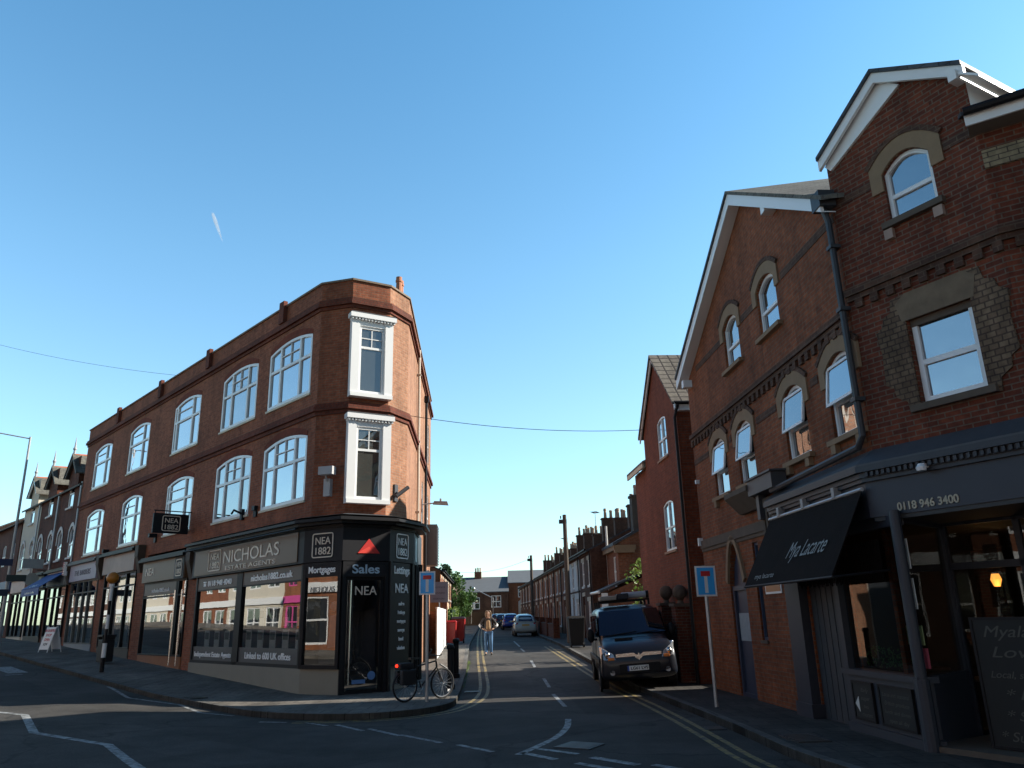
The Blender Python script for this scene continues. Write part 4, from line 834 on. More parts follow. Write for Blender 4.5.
mb = MB(FK); mb.box(-5.5, 0, -3, .2, 3.14, 3.198); mb.build('porch_ceiling', paint('ceiling_dark', (.05, .05, .05), .7, .1), rb)
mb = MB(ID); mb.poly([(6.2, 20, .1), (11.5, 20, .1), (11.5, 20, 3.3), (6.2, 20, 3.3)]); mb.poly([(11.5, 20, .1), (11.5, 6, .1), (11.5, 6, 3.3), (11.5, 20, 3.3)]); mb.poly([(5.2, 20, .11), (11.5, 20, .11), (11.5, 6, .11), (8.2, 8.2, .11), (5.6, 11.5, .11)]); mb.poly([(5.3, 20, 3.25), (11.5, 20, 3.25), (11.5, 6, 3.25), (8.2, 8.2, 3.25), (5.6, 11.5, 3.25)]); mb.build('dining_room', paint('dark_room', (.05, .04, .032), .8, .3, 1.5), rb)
for px_, py_ in ((6.6, 14.0), (7.6, 15.4), (7.2, 12.9)):
    mb = MB(ID); mb.lathe([(.3, .1), (.03, .14), (.03, .8), (.38, .82), (.38, .85)], (px_, py_, 0), 14); mb.build('dining_table', paint('wood_dark', (.10, .05, .03), .5, .3), rb)
mb = MB(ID); mb.lathe([(.05, 0), (.09, .12), (.06, .22)], (8.6, 14.4, 2.25), 12); mb.build('wall_lamp', glow('lamp_glow', (1.0, .36, .06), 1.6), rb)
lp = bpy.data.lights.new('wall_lamp_light', 'POINT'); lp.energy = 3; lp.color = (1, .6, .25); lp.shadow_soft_size = .08
lo = bpy.data.objects.new('wall_lamp_light', lp); COL.objects.link(lo); lo.location = (8.55, 14.25, 2.2)
# papers, jars and plants in the side window
for z in (1.9, 2.45): mb = MB(FS); mb.box(-9.45, -9.25, -.12, -.11, z, z+.42); mb.build('menu_card', CARD, rb)
for k in range(3): mb = MB(FS); mb.box(-9.1-k*.16, -8.98-k*.16, -.15, -.13, 1.42, 1.68); mb.build('sticker', paint('sticker_green', (.3, .36, .15), .5, .2), rb)
mb = MB(FS); mb.box(-9.45, -9.1, -.16, -.13, 1.12, 1.38); mb.build('poster', paint('poster_pink', (.4, .05, .09), .5, .2), rb)
mb = MB(FS); mb.tube([(-8.8, -.2, 1.05), (-8.8, -.2, 1.3), (-8.8, -.2, 1.42)], [.04, .04, .015]); mb.build('bottle', paint('bottle_pale', (.45, .45, .38), .2, .1), rb)
mb = MB(FS)
for k in range(260):
    x = -8.9+random.random()*1.2; z = 1.06+random.random()*.28; y = -.25+random.random()*.12; a = random.random()*6.28; s_ = .03
    mb.poly([(x, y, z), (x+s_*math.cos(a), y+.01, z+s_*math.sin(a)), (x+s_*1.5*math.cos(a+.5), y-.01, z+s_*1.5*math.sin(a+.5)), (x+s_*math.cos(a+1), y+.01, z+s_*math.sin(a+1))])
mb.build('window_box_plants', paint('herb_green', (.06, .14, .03), .6, .4, 8), rb)

# awning
aw = thing('shop_awning', 'sloping black fabric awning with pale script over the side of the grey restaurant', 'awning', (FS.p(-7.4, .2, 0).x, FS.p(-7.4, .2, 0).y, .12))
BLK = paint('awning_fabric', (.014, .011, .010), .9, .35, 2.5, .4, spec=.1)
mb = MB(FS); mb.hexa([(-9.2, .3, 3.58), (-5.55, .3, 3.58), (-5.55, .92, 2.38), (-9.2, .92, 2.38), (-9.2, .3, 3.6), (-5.55, .3, 3.6), (-5.55, .935, 2.39), (-9.2, .935, 2.39)]); fab = mb.build('canopy', BLK, aw)
ys = lambda ty, tz: (.93-.459*ty+.02, 2.40+.888*ty)
text(FS, 'Mya Lacarte', -7.9, 2.8, .42, lambda ty, tz: (.93-.459*(ty+.42)+.02, 2.40+.888*(ty+.42)), fab, paint('script_grey', (.23, .25, .24), .6, .1), fit=1.5, shear=.5, ext=0, tilt=.0)
text(FS, 'mya lacarte', -6.45, 2.8, .14, lambda ty, tz: (.93-.459*(ty+.1)+.02, 2.40+.888*(ty+.1)), fab, paint('script_grey', (.23, .25, .24), .6, .1), fit=.9, ext=0)
mb = MB(FS); mb.tube([(-9.22, .3, 3.62), (-5.53, .3, 3.62)], .03); mb.build('top_rail', METAL, aw)
mb = MB(FS); mb.tube([(-9.22, .93, 2.37), (-5.53, .93, 2.37)], .022); mb.build('front_bar', BLACKP, aw)
for x in (-9.18, -5.57): mb = MB(FS); mb.tube([(x, .93, 2.37), (x, .05, 2.45)], .018); mb.build('arm', BLACKP, aw)
for x in (-8.4, -7.2, -6.1): mb = MB(FS); mb.box(x, x+.1, .05, .34, 3.62, 3.78); mb.build('bracket', paint('bracket_grey', (.3, .3, .3), .5, .1), aw)
mb = MB(FS)
for k in range(70): x = -9.1+k*.052; mb.tube([(x, .12, 2.9), (x, .12, 2.32+.03*math.sin(k*1.9))], .009, 4)
mb.build('fringe', BLK, aw)
# chalk boards
CH = paint('chalk', (.085, .082, .07), .8, .2, 30); BB = paint('blackboard', (.010, .010, .009), .7, .3, 4)
def chalkboard(F, x0, x1, z0, z1, y, lab, loc, lines, arrow=False, th=.03, size=.08):
    t = thing('chalkboard', lab, 'chalkboard', loc); mb = MB(F); mb.box(x0+.03, x1-.03, y, y+th, z0+.03, z1-.03); b_ = mb.build('board', BB, t)
    framed(F, x0, x1, z0, z1, .035, y, y+th+.012, BLACKP, t, 'frame')
    n = len(lines)
    for k, l in enumerate(lines):
        sz = size*(l[1] if isinstance(l, tuple) else 1); l = l[0] if isinstance(l, tuple) else l
        text(F, l, (x0+x1)/2 + (0 if not arrow else -.06), z1-.06-(z1-z0-.1)*(k+.75)/n, sz, y+th+.002, t, CH, fit=min((x1-x0)*.8, sz*.55*len(l)), shear=.3, ext=.001)
    if arrow: mb = MB(F); mb.prism([(x1-.06, (z0+z1)/2-.05), (x1-.18, (z0+z1)/2-.16), (x1-.18, (z0+z1)/2+.06)], y+th, y+th+.004); mb.build('arrow', paint('chalk_white', (.6, .6, .56), .8, .1), t)
    return t
q = FS.p(-8, .13, .3); chalkboard(FS, -8.32, -7.68, .3, .86, .121, 'small chalkboard with a white arrow on the grey panel under the side window', (q.x, q.y, .3), ['Early', 'supper', 'two', 'courses'], True)
q = FS.p(-9, .13, .3); chalkboard(FS, -9.42, -8.5, .3, .86, .121, 'small chalkboard full of writing beside the grey corner column under the side window', (q.x, q.y, .3), ['Local and seasonal', 'British produce', 'lunch and dinner', 'open all day'], False)
q = FK.p(-1.9, .3, .2); FB = Frame(FK.at(-.98, -.08), -34)
chalkboard(FB, -1.35, 0, .2, 1.78, 0, 'tall standing chalkboard with a large handwritten menu in the restaurant entrance', (q.x, q.y, .2), [('Myalacarte', 2.0), ('Loves ...', 1.9), ('Local, seasonal food', 1.2), ('* British', 1.6), ('* Seasonal', 1.6), ('* Sunday lunch', 1.6)], False, .05, .1)

# ================================================================== second building along the side street (modern brick)
b2 = thing('gabled_brick_house', 'tall crimson brick house with a steep gable and white cross-barred windows beyond the alley', 'building', (4.7, 24.0, .1))
ops = [(2.66, 3.8, 6.6, 7.9, .12), (2.56, 3.8, 3.75, 5.25, .12)]
mb = MB(FS); facade(mb, 1.35, 5.7, -.1, 10.2, ops, depth=.08); mb.cut((1.35, 0, 8.0), (-2.0, 0, 2.15)); mb.cut((5.7, 0, 8.0), (2.0, 0, 2.15)); mb.build('wall', BR_B2, b2)
mb = MB(FS); mb.poly([(1.35, 0, -.1), (1.35, -7, -.1), (1.35, -7, 8), (1.35, 0, 8)]); mb.build('side_wall', BR_B2, b2)
mb = MB(FS); mb.poly([(5.7, 0, -.1), (5.7, -7, -.1), (5.7, -7, 8), (5.7, 0, 8)]); mb.poly([(1.35, -7, -.1), (5.7, -7, -.1), (5.7, -7, 8), (3.52, -7, 10), (1.35, -7, 8)]); mb.build('rear_wall', BR_B2, b2)
slab(FS, [(1.15, .15, 7.85), (3.52, .15, 10.1), (3.52, -7.1, 10.1), (1.15, -7.1, 7.85)], .08, 'roof', TILE, b2); slab(FS, [(5.95, .15, 7.85), (5.95, -7.1, 7.85), (3.52, -7.1, 10.1), (3.52, .15, 10.1)], .08, 'roof', TILE, b2)
for (xa, za, xb, zb) in ((1.1, 7.8, 3.52, 10.04), (3.52, 10.04, 5.95, 7.8)): mb = MB(FS); mb.hexa([(xa, .06, za-.16), (xb, .06, zb-.16), (xb, .1, zb-.16), (xa, .1, za-.16), (xa, .06, za), (xb, .06, zb), (xb, .1, zb), (xa, .1, za)]); mb.build('barge_board', WHITE, b2)
mb = MB(FS); mb.box(1.17, 1.21, -7, .1, 7.62, 7.82).box(1.17, 1.35, -7, -.02, 7.6, 7.62); mb.build('fascia_board', WHITE, b2)
mb = MB(FS); mb.tube([(1.11, .1, 7.82), (1.11, -7, 7.82)], .05); mb.build('gutter', BLACKP, b2)
mb = MB(FS); mb.tube([(1.07, .02, 7.75), (1.28, .08, 7.4), (1.28, .08, .1)], .045); mb.build('downpipe', BLACKP, b2)
for a, b, z0, z1, r in ops: window(FS, b2, a, b, z0, z1, r, -.05, (.5,), (.5,), .055, sill=(paint('tan_sill', (.34, .22, .15), .8, .2), .05, .06, .07), gm=GLASS)
mb = MB(FS); mb.box(5.7, 8.2, -7, -.15, -.1, 6.9); mb.build('wing_and_shade_block', BR_B2, b2)
mb = MB(FS); mb.box(8.2, 9.2, -7, -4, -.1, 5.0); mb.build('wing_and_shade_block', BR_B2, b2)  # set-back block added out of view, only to extend shade over the street
slab(FS, [(5.72, .1, 7.0), (8.5, .1, 7.0), (8.5, -4.5, 9.0), (5.72, -4.5, 9.0)], .08, 'wing_roof', TILE, b2)
mb = MB(FS); mb.box(5.8, 8.5, .04, .1, 6.78, 6.94); mb.build('wing_fascia', OFFW, b2)
# alley wall with gate pillars and ball finials
def gate_pillar(x, y, lab, h=2.0, tall=True):
    q = FS.p(x, y, 0); g_ = gz(q.x, q.y)+.1; t = thing('gate_pillar', lab, 'pillar', (q.x, q.y, g_), 'gate pillars by the crimson house'); F = Frame((q.x, q.y), -3.5, g_)
    mb = MB(F); mb.box(-.22, .22, -.22, .22, -.1, h); mb.build('shaft', BR_K, t)
    mb = MB(F); mb.box(-.27, .27, -.27, .27, h+.002, h+.08).lathe([(.1, 0), (.07, .08), (.12, .12)], (0, 0, h+.08), 12); mb.build('cap', DSTONE, t)
    mb = MB(F); mb.sphere((0, 0, h+.38), .2, n=16, k=10); mb.build('ball_finial', DSTONE, t, smooth=True)
gate_pillar(1.9, .2, 'brick gate pillar with stone ball finial nearest the dead end sign')
gate_pillar(3.5, .2, 'brick gate pillar with stone ball finial just behind the blue van')
w_ = thing('garden_wall', 'low brick wall between the ball topped pillars beside the blue van', 'wall', (FS.p(2.5, .5, 0).x, FS.p(2.5, .5, 0).y, .1)); mb = MB(FS); mb.box(2.13, 3.27, .13, .29, 0, 1.55); mb.build('brickwork', BR_K, w_); mb = MB(FS); mb.box(2.13, 3.27, .09, .33, 1.552, 1.62); mb.build('coping', DSTONE, w_)
w_ = thing('alley_wall', 'brick wall with dark gate closing the alley between the two gabled buildings', 'wall', (FS.p(.7, -1.6, 0).x, FS.p(.7, -1.6, 0).y, .1)); mb = MB(FS); mb.box(0.0, .35, -1.7, -1.5, 0, 1.15).box(1.1, 1.34, -1.7, -1.5, 0, 1.15); mb.build('brickwork', BR_K, w_)
mb = MB(FS); 
for k in range(7): mb.box(.36+k*.105, .455+k*.105, -1.62, -1.58, .15, 1.1)
mb.build('gate', paint('gate_dark', (.03, .03, .03), .6, .2), w_)

# ================================================================== shops beyond, along the main road
ENDS = [24.55, 28.85, 33.15, 37.5]
def row_house(i, x0, x1, label, wall, fascia, riser, letter, cream=False):
    q = FM.p((x0+x1)/2, 0, 0); g_ = .95; t = thing('shop_house', label, 'building', (q.x, q.y, g_), 'gabled shop houses along the main road'); w = x1-x0; xc = (x0+x1)/2
    w1 = [(x0+.55, x0+1.45, 5.5, 7.1, .3), (x1-1.45, x1-.55, 5.5, 7.1, .3)]; w2 = (xc-.5, xc+.5, 8.2, 9.7, 0)
    mb = MB(FM); facade(mb, x0, x1, 4.9, 9.3, w1 + [(xc-.5, xc+.5, 8.2, 9.3, 0)], y=-.05); mb.poly([(x0, -.05, -.2), (x0+.35, -.05, -.2), (x0+.35, -.05, 4.9), (x0, -.05, 4.9)]); mb.poly([(x1-.35, -.05, -.2), (x1, -.05, -.2), (x1, -.05, 4.9), (x1-.35, -.05, 4.9)])
    facade(mb, xc-.95, xc+.95, 9.3, 10.9, [(xc-.5, xc+.5, 9.3, 9.7, 0)], y=-.05); 
    mb.build('wall', wall, t)
    for nm, xx in (('party_wall', x0), ('party_wall', x1)): mb = MB(FM); mb.poly([(xx, -.05, 0), (xx, -9, 0), (xx, -9, 9.3), (xx, -4.5, 11.6), (xx, -.05, 9.3)]); mb.build(nm, BR_T2, t)
    mb = MB(FM); mb.poly([(x0, -9, 0), (x1, -9, 0), (x1, -9, 9.3), (x0, -9, 9.3)]); mb.build('rear_wall', BR_T2, t)
    slab(FM, [(x0, .15, 9.2), (x1, .15, 9.2), (x1, -4.5, 11.6), (x0, -4.5, 11.6)], .1, 'roof', GSLATE, t); slab(FM, [(x0, -9.1, 9.2), (x1, -9.1, 9.2), (x1, -4.5, 11.6), (x0, -4.5, 11.6)], .1, 'roof', GSLATE, t)
    # gablet
    for sg in (-1, 1): slab(FM, [(xc, .2, 11.15), (xc+sg*1.25, .2, 9.95), (xc+sg*1.25, -3.5, 9.95), (xc, -3.5, 11.15)], .07, 'dormer_roof', GSLATE, t)
    mb = MB(FM); mb.prism([(xc-.95, 9.2), (xc-.95, 10.2), (xc, 11.05), (xc+.95, 10.2), (xc+.95, 9.2)], -3, -.06); mb.build('dormer', wall, t)
    mb = MB(FM); mb.tube([(xc, .05, 11.05), (xc, -3.4, 11.2)], .09); mb.build('ridge_tile', REDTILE, t)
    mb = MB(FM); mb.tube([(xc, .1, 11.1), (xc, .1, 11.45), (xc, .1, 12.05)], [.07, .06, .01]).sphere((xc, .1, 11.4), .1); mb.build('finial', paint('finial_grey', (.35, .36, .38), .6, .1), t)
    mb = MB(FM); mb.prism([(xc-1.15, 9.9), (xc, 10.98), (xc+1.15, 9.9), (xc+1.0, 9.88), (xc, 10.8), (xc-1.0, 9.88)], .1, .16); mb.build('barge_board', paint('barge_dark', (.10, .09, .08), .7, .2) if not cream else WHITE, t)
    for o in w1: window(FM, t, *o[:4], o[4], -.1, (), (.5,), .07, gm=GLASSF, arch=(WRENDER, .2, .12, .5, .0), sill=(WRENDER, .03, .06, .1))
    window(FM, t, *w2[:4], 0, -.1, (), (.5,), .06, gm=GLASSF, sill=(WRENDER, .05, .08, .1))
    fa = shop(FM, x0+.35, x1-.35, 4.1, t, fascia, riser, (xc-.4, xc+.6), letter, .6, base=.95, size=.3, fz=.7)
    mb = MB(FM); mb.box(x0, x0+.1, -.05, .05, 9.0, 9.3).tube([(x0+.05, .05, 9.1), (x0+.05, .05, 5)], .05); mb.build('downpipe', METAL, t)
    return t
t1 = row_house(0, 24.55, 28.85, 'red brick shop house with blue awning, next to the corner building', BR_T2 if False else brickmat('row_brick', (.15, .048, .027), (.11, .036, .022), (.10, .06, .045), stain=.35), paint('white_fascia', (.5, .5, .48), .5, .1), paint('pale_riser', (.25, .27, .29), .6, .1), None)
t2_ = row_house(1, 28.85, 33.15, 'red brick shop house between the blue awning shop and the cream painted house', MC['row_brick'], paint('dark_green_fascia', (.02, .03, .025), .5, .1), paint('dark_riser', (.03, .025, .02), .6, .2), None)
t3_ = row_house(2, 33.15, 37.5, 'cream painted gabled shop house, last before the lower brick building', RENDER, paint('red_white_fascia', (.5, .3, .27), .5, .4, 3), RENDER, None, True)
t = thing('brick_building', 'lower brown brick building with pitched roof at the left edge of the photo', 'building', (*FM.at(44), 1.4)); mb = MB(FM)
facade(mb, 37.55, 52, -.2, 8.6, [(38.6+k*2.6, 39.8+k*2.6, 6.0, 7.4, .15) for k in range(5)]+[(38.2, 41.8, 1.6, 4.2, 0), (43, 47, 1.6, 4.2, 0)]); mb.poly([(37.55, 0, 0), (37.55, -9, 0), (37.55, -9, 8.6), (37.55, -4.5, 10.8), (37.55, 0, 8.6)]); mb.build('wall', MC['row_brick'], t)
for k in range(5): window(FM, t, 38.6+k*2.6, 39.8+k*2.6, 6.0, 7.4, .15, -.08, (.5,), (.5,), .06, gm=GLASSF)
for a, b in ((38.2, 41.8), (43, 47)): window(FM, t, a, b, 1.6, 4.2, 0, -.08, (.33, .66), (.8,), .08, fm=BLACKP, gm=GLASSF, name='shop_window')
slab(FM, [(37.4, .3, 8.5), (52, .3, 8.5), (52, -4.5, 10.8), (37.4, -4.5, 10.8)], .1, 'roof', TILE, t); slab(FM, [(37.4, -9.2, 8.5), (52, -9.2, 8.5), (52, -4.5, 10.8), (37.4, -4.5, 10.8)], .1, 'roof', TILE, t)
mb = MB(FM); mb.box(38, 47.5, .0, .12, 4.3, 4.95); mb.build('fascia', paint('blue_fascia', (.05, .08, .2), .5, .1), t)
t = thing('brick_building', 'brick building continuing beyond the lower roof far along the main road', 'building', (*FM.at(60), 1.8)); mb = MB(FM); mb.box(52.1, 75, -9, -.1, 0, 9.2); mb.build('wall', BR_T, t)
slab(FM, [(52, .2, 9.1), (75, .2, 9.1), (75, -4.5, 11.4), (52, -4.5, 11.4)], .1, 'roof', SLATE, t)
for k in range(7): window(FM, t, 53.5+k*3, 54.7+k*3, 6.2, 7.8, 0, -.06, (.5,), (.5,), .07, gm=GLASSF)
# blue awning, pub sign, box sign
q = FM.p(27, .5, 3.4); t = thing('shop_awning', 'blue fabric awning with pale lettering over the shop next to the corner building', 'awning', (q.x, q.y, .95)); mb = MB(FM)
mb.hexa([(24.9, .1, 4.75), (28.6, .1, 4.75), (28.6, 1.25, 3.95), (24.9, 1.25, 3.95), (24.9, .1, 4.78), (28.6, .1, 4.78), (28.6, 1.27, 3.97), (24.9, 1.27, 3.97)]); mb.box(24.9, 28.6, 1.24, 1.26, 3.6, 3.95); fab = mb.build('canopy', paint('awning_blue', (.02, .06, .28), .6, .1), t)
text(FM, 'CAFE', 26.75, 4.2, .3, lambda ty, tz: (1.27-.82*(ty+.1)+.01, 3.97+.57*(ty+.1)), fab, LETW, fit=1.3, ext=0); text(FM, 'sandwiches & coffee', 26.75, 3.7, .16, 1.265, fab, LETW, fit=1.9, ext=.002)
for x in (24.95, 28.55): mb = MB(FM); mb.tube([(x, .05, 4.1), (x, 1.25, 3.95)], .02); mb.build('arm', METAL, t)
for (x, z, w, h, c, lab, nm) in ((29.3, 5.15, 1.0, .5, (.35, .37, .36), 'pale box sign sticking out above the blue awning', 'hanging_sign'), (29.9, 4.3, 1.05, 1.0, (.02, .015, .012), 'black octagonal sign sticking out beyond the blue awning', 'hanging_sign')):
    q = FM.p(x, .2, z); t = thing(nm, lab, 'sign', (q.x, q.y, z)); mb = MB(FM)
    if h > .8: mb.prism([(.1+.5+.36*math.cos(R(22.5+45*k)), z+.3+.36*math.sin(R(22.5+45*k))) for k in range(8)], x, x+.12, 'x')
    else: mb.box(x, x+.15, .25, .25+w, z, z+h)
    mb.build('panel', paint('sign_%d' % int(x), c, .5, .2, 5), t); mb = MB(FM); mb.tube([(x+.07, -.05, z+h*.8), (x+.07, .4, z+h*.8)], .025); mb.build('bracket', BLACKP, t)

# ================================================================== street furniture of the main road
def lamp_post():
    x, y = FM.at(25.6, 2.5); g_ = gz(x, y)+.12; t = thing('street_lamp', 'tall grey lamp post carrying direction signs at the left edge of the pavement', 'street lamp', (x, y, g_)); F = Frame((x, y), -43, g_)
    top = 12.3-g_-.75
    mb = MB(F); mb.tube([(0, 0, 0), (0, 0, 1.6), (0, 0, 1.62), (0, 0, top)], [.11, .11, .075, .05], 10); mb.build('column', paint('lamp_grey', (.36, .37, .38), .45, .1, metal=.3), t)
    mb = MB(F); mb.tube([(0, 0, top-.1), (1.0, 1.6, top+.25), (1.6, 2.6, top+.4)], .03, 8); mb.build('bracket_arm', MC['lamp_grey'], t)
    mb = MB(F); mb.sphere((1.85, 3.0, top+.42), .3, (.9, 1.3, .35)); mb.build('lantern', MC['lamp_grey'], t, smooth=True)
    for z, w, c in ((3.95, .8, (.01, .02, .07)), (3.2, .75, (.015, .03, .03)), (2.5, .75, (.01, .02, .05))):
        Fs = Frame((x, y), -130, g_); mb = MB(Fs); mb.box(-w*.1 if z != 3.2 else -w, w if z != 3.2 else .1, .1, .13, z-.16, z+.16); mb.build('direction_sign', paint('dir_%d' % int(z*10), c, .5, .1), t)
lamp_post()
# zebra crossing beacon and bin
x, y = -13.95, 27.45; g_ = gz(x, y)+.12; F = Frame((x, y), -43, g_)
t = thing('crossing_beacon', 'striped crossing pole with amber globe in front of the brown shop fronts', 'beacon', (x, y, g_))
for k in range(6):
    mb = MB(F); mb.tube([(0, 0, k*.46+(0 if k else 0)), (0, 0, k*.46+.459)], .07 if k < 2 else .05, 12); mb.build('pole_band', BLACKP if k % 2 == 0 else WHITE, t)
mb = MB(F); mb.tube([(0, 0, 2.76), (0, 0, 2.86)], .09); mb.build('globe_collar', WHITE, t)
mb = MB(F); mb.sphere((0, 0, 3.06), .2, n=20, k=14); mb.build('amber_globe', paint('amber', (.45, .17, .015), .35, .1), t, smooth=True)
x, y = FM.at(12.9, 1.3); g_ = gz(x, y)+.12; F = Frame((x, y), -43, g_); t = thing('litter_bin', 'black litter bin on the pavement just behind the crossing pole', 'bin', (x, y, g_))
mb = MB(F); mb.box(-.27, .27, -.22, .22, .05, .85).bevel(.03); mb.build('body', BLACKP, t); mb = MB(F); mb.box(-.3, .3, -.25, .25, .95, 1.02).box(-.27, -.23, -.22, .22, .85, .95).box(.23, .27, -.22, .22, .85, .95); mb.build('hood', BLACKP, t)
# A-board
x, y = FM.at(20.1, 1.5); g_ = gz(x, y)+.12; t = thing('pavement_sign', 'white folding pavement sign with red writing outside the far shops', 'sign', (x, y, g_)); F = Frame((x, y), -60, g_)
for sg in (1, -1):
    mb = MB(F); mb.hexa([(-.36, sg*.28-.015, .12), (.36, sg*.28-.015, .12), (.36, sg*.28+.015, .12), (-.36, sg*.28+.015, .12), (-.36, sg*.03-.015, 1.05), (.36, sg*.03-.015, 1.05), (.36, sg*.03+.015, 1.05), (-.36, sg*.03+.015, 1.05)]); pn = mb.build('panel', WHITE, t)
    for xx in (-.34, .34): mb = MB(F); mb.tube([(xx, sg*.31, 0), (xx, sg*.02, 1.08)], .02, 6); mb.build('leg', WHITE, t)
RED = paint('letter_red', (.5, .03, .03), .5, .05)
for k, l in enumerate(('BARBERS', 'SHOP', 'OPEN', 'NOW')):
    z = .86-k*.19; text(F, l, 0, z, .15, lambda ty, tz, z=z: (.28-.268*(z+ty-.12)+.02, z+ty), t, RED if k != 3 else BLACKP, fit=.13*len(l)*.8, ext=0, bold=.004)

# ================================================================== junction furniture
def dead_end_sign(x, y, az, lab, h=3.0, z0=2.3, sz=.44):
    g_ = gz(x, y)+.12; t = thing('dead_end_sign', lab, 'road sign', (x, y, g_), 'blue dead end signs at the mouth of the side street'); F = Frame((x, y), az, g_)
    mb = MB(F); mb.tube([(0, 0, 0), (0, 0, h)], .038, 12); mb.build('post', METAL, t)
    mb = MB(F); mb.box(-sz*.42, sz*.42, .045, .055, z0, z0+sz*1.18); p = mb.build('plate', WHITE, t)
    mb = MB(F); mb.box(-sz*.35, sz*.35, .056, .059, z0+.035, z0+sz*1.18-.035); mb.build('blue_panel', paint('sign_blue', (.05, .45, .95), .35, .03), p)
    mb = MB(F); mb.box(-.035, .035, .060, .062, z0+.07, z0+sz*.78); mb.build('white_stem', WHITE, p)
    mb = MB(F); mb.box(-.10, .10, .060, .063, z0+sz*.78, z0+sz*.98); mb.build('red_bar', paint('sign_red', (.6, .03, .03), .4, .05), p)
    mb = MB(F); mb.box(-.06, .06, -.04, .045, z0+.12, z0+.15); mb.build('clamp', METAL, t)
dead_end_sign(-2.15, 19.2, -86, 'blue dead end sign beside the bicycle', 2.95, 2.38, .46)
dead_end_sign(3.92, 16.7, -97, 'blue dead end sign on the right pavement in front of the brick wall', 2.75, 2.13, .52)
def bollard(x, y, lab):
    g_ = gz(x, y)+.12; t = thing('bollard', lab, 'bollard', (x, y, g_), 'black bollards at the pavement edge'); F = Frame((x, y), 0, g_)
    mb = MB(F); mb.tube([(0, 0, -.05), (0, 0, .12), (0, 0, .13), (0, 0, 1.02)], [.12, .12, .085, .085], 12); mb.build('shaft', BLACKP, t)
    mb = MB(F); mb.lathe([(.1, 0), (.115, .04), (.1, .1), (.05, .13)], (0, 0, 1.02), 12); mb.build('cap', BLACKP, t)
bollard(-1.86, 22.3, 'black bollard nearest the bicycle'); bollard(-1.93, 25.2, 'black bollard behind the one nearest the bicycle')

def bicycle(x, y, az):
    g_ = gz(x, y)+.12; t = thing('bicycle', 'black bicycle with a bag and red rear light leaning by the dead end sign', 'bicycle', (x, y, g_)); F = Frame((x, y), az, g_)
    BK = paint('bike_black', (.015, .016, .018), .3, .1, metal=.3); rw, fwh, zc = (-.52, 0, .345), (.55, 0, .345), .345
    for nm, c in (('wheel', rw), ('wheel', fwh)):
        mb = MB(F); mb.torus(c, .325, .024, 'y', 36, 8); w = mb.build(nm, RUB, t, smooth=True)
        mb = MB(F); mb.torus(c, .302, .010, 'y', 36, 6); mb.build('rim', METAL, w)
        mb = MB(F)
        for k in range(18): a = k*2*math.pi/18; mb.tube([(c[0], .02*(-1)**k, c[2]), (c[0]+.3*math.cos(a), 0, c[2]+.3*math.sin(a))], .0022, 4, False)
        mb.tube([(c[0], -.05, c[2]), (c[0], .05, c[2])], .018); mb.build('spokes', METAL, w)
        a = R(300); mb = MB(F); mb.box(c[0]+.17, c[0]+.24, .01, .016, c[2]-.20, c[2]-.15); mb.build('reflector', WHITE, w)
    bb, st, hd, hd2 = (-.08, 0, .30), (-.22, 0, .82), (.36, 0, .86), (.385, 0, .72)
    mb = MB(F)
    for p, q_, r in ((bb, st, .017), (bb, hd2, .02), ((-.2, 0, .76), hd, .018), (bb, rw, .012), ((-.2, 0, .76), rw, .011), (hd, hd2, .022), (hd2, (.55, .04, .345), .013), (hd2, (.55, -.04, .345), .013)): mb.tube([p, q_], r, 8)
    mb.build('frame', BK, t)
    mb = MB(F); mb.tube([(-.215, 0, .8), (-.24, 0, .93)], .013).hexa([(-.4, -.07, .92), (-.12, -.025, .93), (-.12, .025, .93), (-.4, .07, .92), (-.4, -.06, .97), (-.12, -.015, .96), (-.12, .015, .96), (-.4, .06, .97)]); mb.build('saddle', BK, t)
    mb = MB(F); mb.tube([hd, (.37, 0, .98)], .014).tube([(.30, -.3, 1.0), (.36, -.12, .98), (.38, 0, .98), (.36, .12, .98), (.30, .3, 1.0)], .013).tube([(.33, .22, 1.0), (.38, .2, 1.1), (.36, .22, 1.13)], .012); mb.build('handlebar', BK, t)
    mb = MB(F); mb.torus((-.08, .04, .30), .09, .008, 'y', 20, 5).tube([(-.08, .05, .30), (-.02, .06, .15)], .009).tube([(-.08, -.05, .30), (-.14, -.06, .45)], .009).box(-.06, .02, .06, .14, .14, .16).box(-.18, -.10, -.14, -.06, .44, .46); mb.build('crank', METAL, t)
    mb = MB(F); mb.tube([(-.24, 0, .70), (-.72, 0, .68)], .008).tube([(-.7, .05, .68), (-.52, .05, .35)], .006).tube([(-.7, -.05, .68), (-.52, -.05, .35)], .006); mb.build('rear_rack', BK, t)
    mb = MB(F); mb.box(-.72, -.34, -.2, -.06, .38, .7).bevel(.03); mb.box(-.7, -.36, .06, .17, .4, .69); mb.build('pannier', paint('bag_black', (.012, .012, .014), .7, .2), t)
    mb = MB(F); mb.box(-.74, -.36, -.13, .13, .71, .86).bevel(.04); mb.build('rack_bag', MC['bag_black'], t)
    mb = MB(F); mb.sphere((-.76, 0, .8), .035); mb.build('rear_light', glow('rear_light_red', (1, .03, .01), 1.6), t)
    mb = MB(F); mb.tube([(.48, 0, .78), (.7, 0, .66)], .02); mb.build('mudguard', BK, t)
    return t
bk_ = bicycle(-2.27, 19.55, 48)

